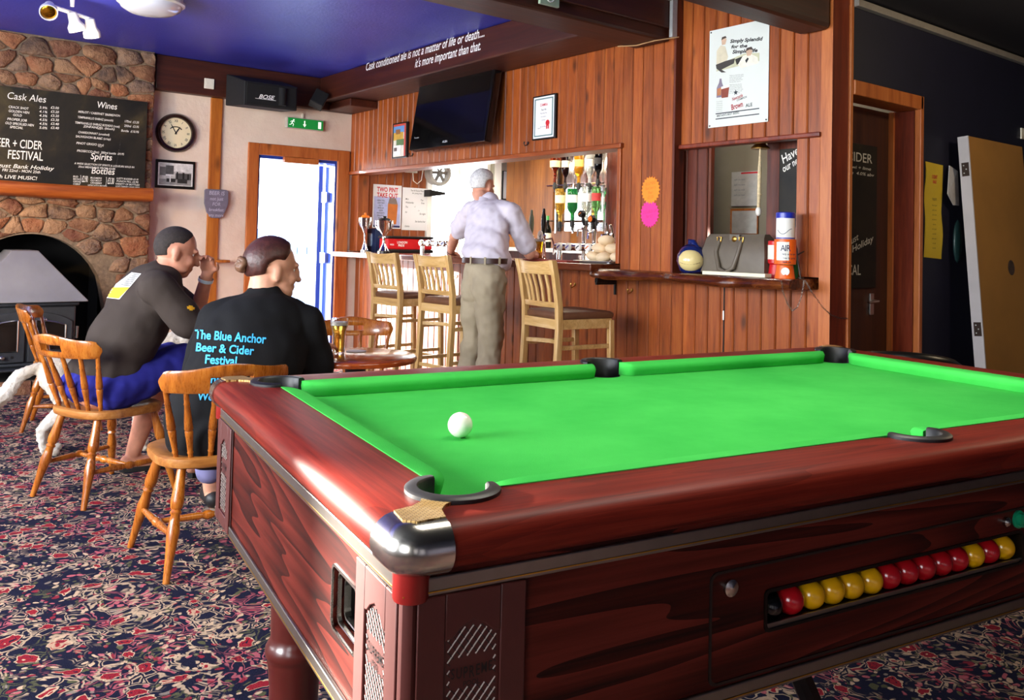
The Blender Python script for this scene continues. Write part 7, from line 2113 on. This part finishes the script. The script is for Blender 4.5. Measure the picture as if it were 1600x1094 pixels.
def hand(mb, wrist, d, palm_n, thumb_side, curl=.5, s=1.0):
    """palm and five bent fingers; d points from wrist to knuckles, palm_n out of the palm, thumb_side +1/-1 along d x palm_n"""
    d = Vector(d).normalized(); nrm = Vector(palm_n); nrm = (nrm - d * nrm.dot(d)).normalized(); sd = d.cross(nrm) * thumb_side
    w = Vector(wrist)
    ell(mb, w + d * .045 * s, (.052 * s, .040 * s, .016 * s), (d, sd, d.cross(sd)))
    L = (.068, .078, .074, .058)
    for k in range(4):
        base = w + d * (.082 - .006 * abs(k - 1.2)) * s + sd * (.030 - .020 * k) * s
        dirn = d + sd * (.10 - .07 * k); dirn.normalize(); p = base; pts = [w + d * .05 * s + sd * (.022 - .015 * k) * s, base]
        for j, fr in enumerate((.45, .32, .23)):
            an = curl * (.5 + .75 * j)
            p = p + (dirn * math.cos(an) + nrm * math.sin(an)) * L[k] * fr * s; pts.append(p)
        limb(mb, pts, [.0095 * s, .0095 * s, .0085 * s, .008 * s, .0068 * s], 8)
    b = w + d * .022 * s + sd * .028 * s
    t1 = b + (d * .55 + sd * .75 + nrm * .25).normalized() * .036 * s; t2 = t1 + (d * .9 + sd * .15 + nrm * .45).normalized() * .030 * s; t3 = t2 + (d * .95 + nrm * .5).normalized() * .024 * s
    limb(mb, [w + d * .012 * s + sd * .012 * s, b, t1, t2, t3], [.013 * s, .013 * s, .0105 * s, .0095 * s, .0075 * s], 8)
def cloth(name, mb, mat, parent, voxel=.009, smooth=8, fold=.010, size=.16, cut=None):
    me = remeshed(mb, voxel, smooth, name)
    from mathutils import noise
    me.update()
    nr = [v.normal.copy() for v in me.vertices]
    for v, n_ in zip(me.vertices, nr):
        q = v.co / size
        a = noise.noise(q) + .5 * noise.noise(q * 2.3 + Vector((3, 1, 7)))
        v.co += n_ * a * fold
    me.materials.append(mat)
    o = bpy.data.objects.new(name, me); COL.objects.link(o); o.parent = parent
    return o
def body_obj(mb, mat, label, voxel=.007, smooth=3):
    me = remeshed(mb, voxel, smooth, 'person'); me.materials.append(mat)
    o = bpy.data.objects.new('person', me); COL.objects.link(o)
    return tag(o, label, 'person')
def bvh_of(o):
    me = o.data
    return BVHTree.FromPolygons([v.co for v in me.vertices], [tuple(p.vertices) for p in me.polygons])
def lay_on(tree, pts_px, off):
    """points of the photo laid on a garment's surface"""
    out = []
    for px, py in pts_px:
        d = ray(px, py).normalized(); h = tree.ray_cast(CAM, d)
        if h[0] is None:
            out.append(None); continue
        out.append(h[0] + h[1] * off)
    return out
def print_text(tree, name, mat, parent, items, off=.0035):
    mb = MB()
    for s, px, py, w, h, slope, bold, shear in items:
        k = MB(); text_into(k, s, 0, 0, 1, 'LEFT', 1, shear, bold)
        mx = max(p.x for p in k.v); hh_ = max(p.y for p in k.v)
        P = lay_on(tree, [(px + p.x / mx * w, py + slope * p.x / mx * w - p.y / hh_ * h) for p in k.v], off)
        fs = [f for f in k.f if all(P[i] is not None for i in f)]
        mb.add([p if p is not None else Vector((0, 0, 0)) for p in P], fs)
    used = set(i for f in mb.f for i in f)
    remap = {}; nv = []
    for i in sorted(used): remap[i] = len(nv); nv.append(mb.v[i])
    m2 = MB(); m2.add(nv, [[remap[i] for i in f] for f in mb.f])
    return m2.build(name, mat, parent, 0)
def print_patch(tree, name, mat, parent, quad, off=.003, n=14, clipf=None):
    """grid laid on the cloth inside four photo corners (tl, tr, br, bl)"""
    pts = []
    for j in range(n + 1):
        for i in range(n + 1):
            a, b = i / n, j / n
            pts.append(tuple((1 - b) * ((1 - a) * quad[0][k] + a * quad[1][k]) + b * ((1 - a) * quad[3][k] + a * quad[2][k]) for k in (0, 1)))
    P = lay_on(tree, pts, off); mb = MB(); fs = []
    for j in range(n):
        for i in range(n):
            q = [j * (n + 1) + i, j * (n + 1) + i + 1, (j + 1) * (n + 1) + i + 1, (j + 1) * (n + 1) + i]
            if all(P[x] is not None for x in q) and (clipf is None or clipf((i + .5) / n, (j + .5) / n)): fs.append(q)
    mb.add([p if p is not None else Vector((0, 0, 0)) for p in P], fs)
    return mb.build(name, mat, parent, 60)

# ------------------------------------------------------------------ seated man, chin on hand
SK1 = skin_mat('ruddy_skin', '#c98a70')
F1 = V(.927, .375, 0); R1 = V(.375, -.927, 0)
hip = V(1.04, 4.43, .47); neck = V(1.285, 4.40, 1.005); hc = V(1.345, 4.385, 1.095)
hf = V(.93, -.16, -.22)
shR, shL = V(1.225, 4.20, .925), V(1.315, 4.585, .935)
elR, haR = V(1.375, 4.115, .715), V(1.62, 4.16, .66)
elL, haL = V(1.50, 4.52, .765), V(1.52, 4.43, .985)
knR, anR = V(1.425, 4.42, .545), V(1.52, 4.46, .05)
knL, anL = V(1.43, 4.66, .53), V(1.275, 4.74, .05)
b = MB()
q1 = head(b, hc, hf, (.22, 0, 1), 1.05)
limb(b, [neck + V(-.02, 0, -.05), hc + V(-.035, 0, -.06)], [.066, .056])
limb(b, [hip, neck + V(-.06, 0, -.12)], [.13, .12])
limb(b, [shR, elR, haR], [.050, .043, .029]); limb(b, [shL, elL, haL], [.050, .043, .030])
limb(b, [neck + V(-.05, 0, -.08), shR], [.06, .055]); limb(b, [neck + V(-.05, 0, -.08), shL], [.06, .055])
hand(b, haR, V(1, .1, -.1), V(0, 0, -1), -1, .4); hand(b, haL, V(-.12, -.28, .6), V(-.5, -.6, -.3), 1, .95)
limb(b, [hip + R1 * .09, knR, (knR * .45 + anR * .55) + V(-.02, 0, 0), anR], [.085, .062, .056, .036]); limb(b, [hip - R1 * .09, knL, knL * .5 + anL * .5 - V(.02, 0, 0), anL], [.085, .062, .060, .038])
for an, d in ((anR, V(.9, .1, 0)), (anL, V(.98, -.12, 0))):
    limb(b, [an + V(-.03, 0, -.045), an + d * .10 + V(0, 0, -.06), an + d * .19 + V(0, 0, -.068)], [.036, .034, .024])
man1 = body_obj(b, SK1, 'seated man in a dark brown t-shirt and blue shorts, chin on his hand')
eyes(man1, q1)
hair_cap('cropped_hair', plain('dark_cropped_hair', '#2a211d', .85, 0, .3, 90, .4), man1, hc, hf, (.22, 0, 1), (.102, .082, .098), lambda a, bb, d: .22 + .75 * d - a - max(0, (-d - .55)) * 2.5 - ear(a, bb, d), grow=-.005)
t = MB()
mid = hip.lerp(neck, .5)
ax_ = (F1, -R1, V(0, 0, 1)); tor = (neck - hip).normalized()
A1 = axes(tor, -F1)   # torso axes: along, side, back
ell(t, hip + V(.015, 0, .05), (.17, .19, .155), (tor, R1, tor.cross(R1)))
ell(t, hip.lerp(neck, .42) - F1 * .005, (.27, .195, .155), (tor, R1, tor.cross(R1)))
ell(t, hip.lerp(neck, .72) - F1 * .010, (.20, .205, .135), (tor, R1, tor.cross(R1)))
limb(t, [neck + V(-.05, 0, -.075), shR + V(-.01, .01, .005)], [.085, .082]); limb(t, [neck + V(-.05, 0, -.075), shL + V(-.01, 0, 0)], [.085, .082])
limb(t, [neck + V(-.04, 0, -.06), neck + V(-.012, 0, -.012)], [.085, .070])
limb(t, [shR, shR.lerp(elR, .78)], [.080, .076]); limb(t, [shL, shL.lerp(elL, .75)], [.080, .074])
M_TEE1 = fabric('dark_brown_cotton', '#3b322d')
tee1 = cloth('tshirt', t, M_TEE1, man1, .009, 6, .012, .15)
s = MB()
ell(s, hip + V(0, 0, .0), (.17, .20, .105), (F1, R1, V(0, 0, 1)))
limb(s, [hip + R1 * .09 + V(0, 0, -.01), hip.lerp(knR, .5) + R1 * .05, knR + V(-.01, 0, .0)], [.115, .105, .092]); limb(s, [hip - R1 * .09 + V(0, 0, -.01), knL + V(-.03, 0, 0)], [.110, .090])
cloth('shorts', s, fabric('blue_shorts_cloth', '#2b2c86'), man1, .009, 6, .012, .10)
for an, d in ((anR, V(.9, .1, 0)), (anL, V(.98, -.12, 0))):
    m = MB(); sd_ = V(-d.y, d.x, 0).normalized()
    outl = [an + d * x + sd_ * y for x, y in ((-.065, .0), (-.05, .03), (.05, .042), (.16, .045), (.215, .02), (.215, -.02), (.16, -.042), (.05, -.038), (-.05, -.03))]
    m.prism([(p.x, p.y) for p in outl], FZ + .002, FZ + .026)
    m.tube([an + d * .12 + sd_ * .045 + V(0, 0, -.075), an + d * .10 + V(0, 0, -.025), an + d * .12 - sd_ * .045 + V(0, 0, -.075)], .014, 8)
    m.build('sandal', plain('black_sandal', '#121112', .6), man1, 40)
tr1 = bvh_of(tee1)
pt = print_patch(tr1, 'printed_panel', plain('white_shirt_print', '#d9d6d4', .8), man1, [(206, 426), (221, 428), (187, 468), (155, 464)], .002, 16)
print_patch(tr1, 'yellow_print', plain('yellow_shirt_print', '#f0b420', .8), man1, [(176, 449.5), (203, 449.5), (186, 467), (157, 463.5)], .0035, 10)
for k in range(7):
    a = .04 + .07 * k
    L0 = lambda f: (206 + (155 - 206) * f, 426 + (464 - 426) * f); L1 = lambda f: (221 + (187 - 221) * f, 428 + (468 - 428) * f)
    xa, xb = L0(a), L1(a); xc, xd = L1(a + .028), L0(a + .028)
    mixp = lambda p, q_, f: (p[0] + (q_[0] - p[0]) * f, p[1] + (q_[1] - p[1]) * f)
    print_patch(tr1, 'stripe_print', plain('grey_stripe_print', '#4a4a50', .8), man1, [mixp(xa, xb, .35), mixp(xa, xb, .96), mixp(xd, xc, .96), mixp(xd, xc, .35)], .0035, 6)
print_patch(tr1, 'sleeve_emblem', plain('yellow_shirt_print', '#f0b420', .8), man1, [(291, 477), (304, 479), (303, 486), (293, 485)], .003, 4, lambda a, bb: abs(a - .5) + abs(bb - .5) < .75)
# wristband on the raised hand
wb = elL.lerp(haL, .86); wd_ = (haL - elL).normalized()
m = MB(); o1 = wd_.orthogonal().normalized(); o2 = wd_.cross(o1)
m.loft([[wb + wd_ * z + (o1 * math.cos(2 * PI * k / 20) + o2 * math.sin(2 * PI * k / 20)) * .0375 for k in range(20)] for z in (-.009, .009)], True, False)
m.build('wristband', plain('pale_blue_band', '#c3d6e2', .4), man1, 60)

# ------------------------------------------------------------------ seated woman, back to us, head turned right
SK2 = skin_mat('fair_skin', '#dba084')
F2 = V(.37, .93, 0); R2 = V(.93, -.37, 0)
hip = V(1.235, 3.34, .47); neck = V(1.405, 3.42, .955); hc = V(1.447, 3.44, 1.045)
hf = V(.99, -.03, -.05)
shR, shL = neck + R2 * .165 + V(-.01, -.01, -.125), neck - R2 * .165 + V(-.01, -.01, -.115)
elR, haR = shR + R2 * .060 + F2 * .03 + V(0, 0, -.18), V(1.74, 3.56, .705)
elL, haL = shL - R2 * .055 + F2 * .06 + V(0, 0, -.23), V(1.42, 3.72, .56)
knR, anR = V(1.50, 3.72, .50), V(1.55, 3.66, .03)
knL, anL = V(1.34, 3.83, .50), V(1.40, 3.93, .03)
b = MB()
q2 = head(b, hc, hf, (0, 0, 1), 1.08)
ell(b, hc + hf * .02 + V(0, 0, -.095), (.07, .068, .035), axes(hf))
limb(b, [neck + V(0, 0, -.08), neck + V(.005, .005, .04), hc + V(-.02, 0, -.05)], [.075, .062, .060])
limb(b, [hip, neck + V(-.02, -.02, -.14)], [.14, .13])
limb(b, [neck + V(0, 0, -.10), shR, elR, haR], [.06, .055, .05, .03]); limb(b, [neck + V(0, 0, -.10), shL, elL, haL], [.06, .055, .05, .03])
hand(b, haR, V(.6, .75, -.1), V(0, 0, -1), -1, .35, .92); hand(b, haL, V(.5, .8, -.1), V(0, 0, -1), -1, .4, .92)
for kn, an in ((knR, anR), (knL, anL)):
    limb(b, [hip + (R2 if kn is knR else -R2) * .1, kn, kn.lerp(an, .45) - F2 * .02, an], [.09, .065, .058, .036]); limb(b, [an + V(0, -.02, -.035), an + V(.03, .15, -.05)], [.036, .026])
woman = body_obj(b, SK2, 'seated woman seen from behind in a black festival t-shirt, hair in a bun')
eyes(woman, q2, 1.08)
M_HAIR2 = plain('dark_auburn_hair', '#44221c', .45, 0, .35, 60, .5)
hair_cap('pulled_back_hair', M_HAIR2, woman, hc, hf, (0, 0, 1), (.098, .080, .094), lambda a, bb, d: .20 + .85 * d - a - max(0, (-d - .38)) * 1.6 - ear(a, bb, d), 1.08, .004)
F, Rr, U = axes(hf)
bunc = hc - F * .130 + U * .014
m = MB()
rnd = random.Random(3)
for k in range(3):
    pts = []
    for j in range(25):
        a = 2 * PI * j / 24; pts.append(bunc - F * .006 * k + (Rr * math.cos(a) + U * math.sin(a)) * (.021 - .006 * k) + F * .006 * math.sin(3 * a + k))
    m.tube(pts[:-1], .0145 - .003 * k, 8, closed=True)
m.ball(bunc, .024, 12, 8)
m.build('hair_bun', plain('light_brown_bun', '#6b4a34', .5, 0, .35, 70, .5), woman, 60)
t = MB()
tor = (neck - hip).normalized()
Bk = tor.cross(R2)
ell(t, hip + V(0, -.02, -.04), (.15, .225, .18), (tor, R2, Bk)); ell(t, hip + V(0, 0, .06), (.19, .225, .17), (tor, R2, Bk)); ell(t, hip.lerp(neck, .40) + R2 * .02 - F2 * .01, (.26, .230, .17), (tor, R2, Bk)); ell(t, hip.lerp(neck, .62) - F2 * .01, (.20, .215, .145), (tor, R2, Bk))
limb(t, [neck + V(-.005, -.005, -.070), shR], [.092, .084]); limb(t, [neck + V(-.005, -.005, -.070), shL], [.092, .084]); limb(t, [neck + V(0, 0, -.07), neck + V(.003, .003, -.035)], [.098, .088])
limb(t, [shR, elR, elR.lerp(haR, .1)], [.086, .082, .074]); limb(t, [shL, elL, elL.lerp(haL, .1)], [.086, .084, .076])
M_TEE2 = fabric('black_cotton', '#131315')
tee2 = cloth('tshirt', t, M_TEE2, woman, .009, 7, .013, .16)
s = MB(); ell(s, hip, (.17, .205, .10), (F2, R2, V(0, 0, 1)))
for kn, an in ((knR, anR), (knL, anL)): limb(s, [hip + (R2 if kn is knR else -R2) * .09, kn, kn.lerp(an, .8)], [.105, .085, .062])
cloth('trousers', s, fabric('grey_lilac_trousers', '#77749a'), woman, .010, 6, .010, .10)
for an in (anR, anL):
    m = MB(); limb(m, [an + V(0, -.03, -.035), an + V(.02, .10, -.045), an + V(.035, .18, -.05)], [.038, .036, .024]); m.build('shoe', plain('dark_shoe', '#1c1a1b', .5), woman, 60)
M_CYAN = plain('cyan_shirt_print', '#3fb4ee', .75, 0, .03, 40)
tr2 = bvh_of(tee2)
print_text(tr2, 'shirt_lettering', M_CYAN, woman, [('The Blue Anchor', 305, 529, 111, 14, .075, .022, .12), ('Beer & Cider', 306, 549, 91, 13.5, .065, .022, .12), ('Festival', 320, 568, 51, 13.5, .06, .022, .12), ('Bank Hol', 310, 598, 70, 12, .05, .022, .12), ('Week', 309, 625, 40, 12, .04, .022, .12)])

# ------------------------------------------------------------------ old man standing at the bar
SK3 = skin_mat('old_fair_skin', '#d99b80')
hipc = V(3.635, 4.915, .975); neck = V(3.80, 5.08, 1.465); hc = V(3.835, 5.235, 1.60)
hf = V(.94, .22, -.22)
Fb = V(1, 0, 0)
shR, shL = V(3.82, 4.86, 1.395), V(3.765, 5.27, 1.415)
elR, haR = V(3.975, 4.83, 1.105), V(4.20, 5.02, 1.085)
elL, haL = V(3.80, 5.54, 1.215), V(3.945, 5.80, 1.092)
knR, anR = V(3.64, 4.83, .46), V(3.56, 4.80, .04)
knL, anL = V(3.66, 5.05, .46), V(3.60, 5.08, .04)
b = MB()
q3 = head(b, hc, hf, (.2, .08, 1), 1.0)
limb(b, [neck + V(-.01, 0, -.06), hc + V(-.03, 0, -.06)], [.064, .058])
limb(b, [hipc, neck + V(-.04, 0, -.14)], [.10, .10])
limb(b, [neck + V(-.01, 0, -.09), shR, elR, haR], [.06, .056, .046, .030]); limb(b, [neck + V(-.01, 0, -.09), shL, elL, haL], [.06, .056, .044, .030])
hand(b, haR, V(.8, .5, -.05), V(0, 0, -1), 1, .3); hand(b, haL, V(.5, .35, -.15), V(0, 0, -1), 1 if False else -1, .35)
for kn, an in ((knR, anR), (knL, anL)):
    limb(b, [hipc + V(0, -.075 if kn is knR else .075, -.04), kn, kn.lerp(an, .4), an], [.072, .058, .054, .036]); limb(b, [an + V(-.02, 0, -.04), an + V(.17, 0, -.055)], [.036, .026])
man2 = body_obj(b, SK3, 'white-haired man in a pale shirt and khaki trousers leaning on the bar')
eyes(man2, q3)
hair_cap('white_hair', plain('white_hair', '#d9d6d2', .6, 0, .2, 70, .6), man2, hc, hf, (.2, .08, 1), (.098, .079, .094), lambda a, bb, d: .18 + .55 * d - a - max(0, (-d - .55)) * 2.4 - ear(a, bb, d), 1.0, .006, rag=.0012)
t = MB()
tor = (neck - hipc).normalized(); Y_ = V(0, 1, 0); Bk = tor.cross(Y_)
ell(t, hipc.lerp(neck, .21) + Fb * .005, (.125, .215, .178), (tor, Y_, Bk)); ell(t, hipc.lerp(neck, .42) - Fb * .01, (.24, .205, .145), (tor, Y_, Bk)); ell(t, hipc.lerp(neck, .70) - Fb * .015, (.20, .215, .130), (tor, Y_, Bk))
limb(t, [neck + V(-.03, 0, -.05), shR + V(-.005, 0, .0)], [.090, .078]); limb(t, [neck + V(-.03, 0, -.05), shL], [.090, .078]); limb(t, [neck + V(-.02, 0.01, -.05), neck + V(-.005, .015, .01)], [.085, .070])
limb(t, [shR, shR.lerp(elR, .80)], [.078, .074]); limb(t, [shL, shL.lerp(elL, .72)], [.078, .076])
M_SHIRT = fabric('pale_lilac_shirt', '#d5ccd6')
sh3 = cloth('shirt', t, M_SHIRT, man2, .009, 6, .014, .10)
m = MB(); nk = (hc - neck).normalized(); o1 = nk.cross(Y_).normalized()
m.loft([[neck + nk * (z + .012) + (o1 * math.cos(2 * PI * k / 24) + Y_ * math.sin(2 * PI * k / 24)) * r for k in range(24)] for z, r in ((-.035, .088), (.028, .071), (.032, .076), (-.025, .098))], True, False)
m.build('collar', M_SHIRT, man2, 60)
s = MB()
ell(s, hipc + V(-.005, 0, -.02), (.130, .178, .15), (Fb, Y_, V(0, 0, 1)))
ell(s, hipc + V(-.055, -.075, -.11), (.085, .095, .12)); ell(s, hipc + V(-.055, .075, -.11), (.085, .095, .12))
limb(s, [hipc + V(0.005, 0, .045), hipc + V(0.015, 0, .085)], [.115, .105])
for kn, an, sy in ((knR, anR, -1), (knL, anL, 1)): limb(s, [hipc + V(-.01, sy * .088, -.06), kn + V(0, 0, .02), an + V(0, 0, .02)], [.112, .092, .080])
M_KHAKI = fabric('khaki_cotton', '#a89a80')
cloth('trousers', s, M_KHAKI, man2, .010, 5, .020, .12)
m = MB()
rings_ = [[hipc + V(.004, 0, .075) + V(.146 * math.cos(2 * PI * k / 40), .196 * math.sin(2 * PI * k / 40), z) * 1.0 for k in range(40)] for z in (-.019, .019)]
m.loft(rings_, True, False); belt = m.build('belt', plain('dark_brown_leather', '#3a1d16', .4), man2, 60)
for k in (22, 26, 30):
    a = 2 * PI * (k - 8) / 40 + PI * .35
    c = hipc + V(.004 + .150 * math.cos(a), .200 * math.sin(a), .075); m = MB(); m.cbox((0, 0, 0), (.006, .014, .052), Matrix.Translation(c) @ Matrix.Rotation(math.atan2(math.sin(a) * .146, math.cos(a) * .196), 4, 'Z')); m.build('belt_loop', M_KHAKI, man2, 0)
for an in (anR, anL):
    m = MB(); limb(m, [an + V(-.04, 0, -.045), an + V(.08, 0, -.048), an + V(.19, 0, -.055)], [.040, .040, .028]); m.build('shoe', plain('brown_shoe', '#3a2a20', .4), man2, 60)
wb = elL.lerp(haL, .88); wd_ = (haL - elL).normalized(); o1 = wd_.orthogonal().normalized(); o2 = wd_.cross(o1)
m = MB(); m.loft([[wb + wd_ * z + (o1 * math.cos(2 * PI * k / 20) + o2 * math.sin(2 * PI * k / 20)) * .036 for k in range(20)] for z in (-.008, .008)], True, False); m.build('watch_strap', M_BLACK, man2, 60)

# ------------------------------------------------------------------ white dog behind the man's chair
b = MB()
ru, ch = V(1.03, 5.34, .385), V(1.42, 5.22, .385)
df = (ch - ru).normalized(); dr = V(df.y, -df.x, 0)
ell(b, ru.lerp(ch, .85) + V(0, 0, -.01), (.17, .105, .135), (df, dr, V(0, 0, 1))); ell(b, ru.lerp(ch, .45) + V(0, 0, .01), (.20, .092, .105), (df, dr, V(0, 0, 1))); ell(b, ru.lerp(ch, .05) + V(0, 0, .005), (.13, .098, .115), (df, dr, V(0, 0, 1)))
limb(b, [ch + df * .06 + V(0, 0, .05), ch + df * .19 + V(0, 0, .17)], [.090, .070])
hd_ = ch + df * .26 + V(0, 0, .20)
ell(b, hd_, (.085, .068, .070), (df, dr, V(0, 0, 1))); limb(b, [hd_ + df * .05 + V(0, 0, -.015), hd_ + df * .14 + V(0, 0, -.03)], [.042, .028])
for s in (-1, 1):
    ell(b, hd_ - df * .01 + dr * s * .068 + V(0, 0, .0), (.03, .014, .055), (df, dr, V(0, 0, 1)))
    k0 = ru + dr * s * .055
    limb(b, [k0 + V(0, 0, -.02), k0 + df * .05 + V(0, 0, -.17), k0 - df * .075 + V(0, 0, -.29), k0 - df * .055 + V(0, 0, -.40), k0 - df * .0 + V(0, 0, -.412)], [.075, .048, .026, .022, .024])
    k1 = ch + dr * s * .06
    limb(b, [k1 + V(0, 0, -.05), k1 + df * .005 + V(0, 0, -.22), k1 + df * .0 + V(0, 0, -.40), k1 + df * .045 + V(0, 0, -.412)], [.050, .030, .023, .024])
limb(b, [ru - df * .10 + V(0, 0, .05), ru - df * .20 + V(0, 0, .0), ru - df * .26 + V(0, -.02, -.09), ru - df * .315 + V(0, -.03, -.135), ru - df * .36 + V(0, -.03, -.13)], [.026, .036, .042, .040, .022])
me = remeshed(b, .008, 3, 'dog')
from mathutils import noise as _ns
for v in me.vertices: v.co += v.normal * (.006 * _ns.noise(v.co * 55) + .004 * _ns.noise(v.co * 130))
def make_fur():
    t = NT('white_dog_fur')
    v = t.coords((1, 1, 1), rand=False); n = t.noise(v, 120, 4, .7); n2 = t.noise(v, 5, 2)
    t.bump(n.outputs[0], .7, .01)
    return t.done(.85, 0, .15, t.ramp(n2.outputs[0], [(.35, hexc('#b9aa98')), (.6, hexc('#dcd4c8'))]))
me.materials.append(make_fur())
dog = bpy.data.objects.new('dog', me); COL.objects.link(dog)
tag(dog, 'white dog standing behind the seated man with its tail hanging out left', 'dog')
m = MB(); m.ball(hd_ + df * .165 + V(0, 0, -.028), .014, 12, 8); m.build('nose', M_BLACK, dog)
for s in (-1, 1):
    m = MB(); m.ball(hd_ + df * .062 + dr * s * .036 + V(0, 0, .018), .010, 12, 8); m.build('eye', M_BLACK, dog)
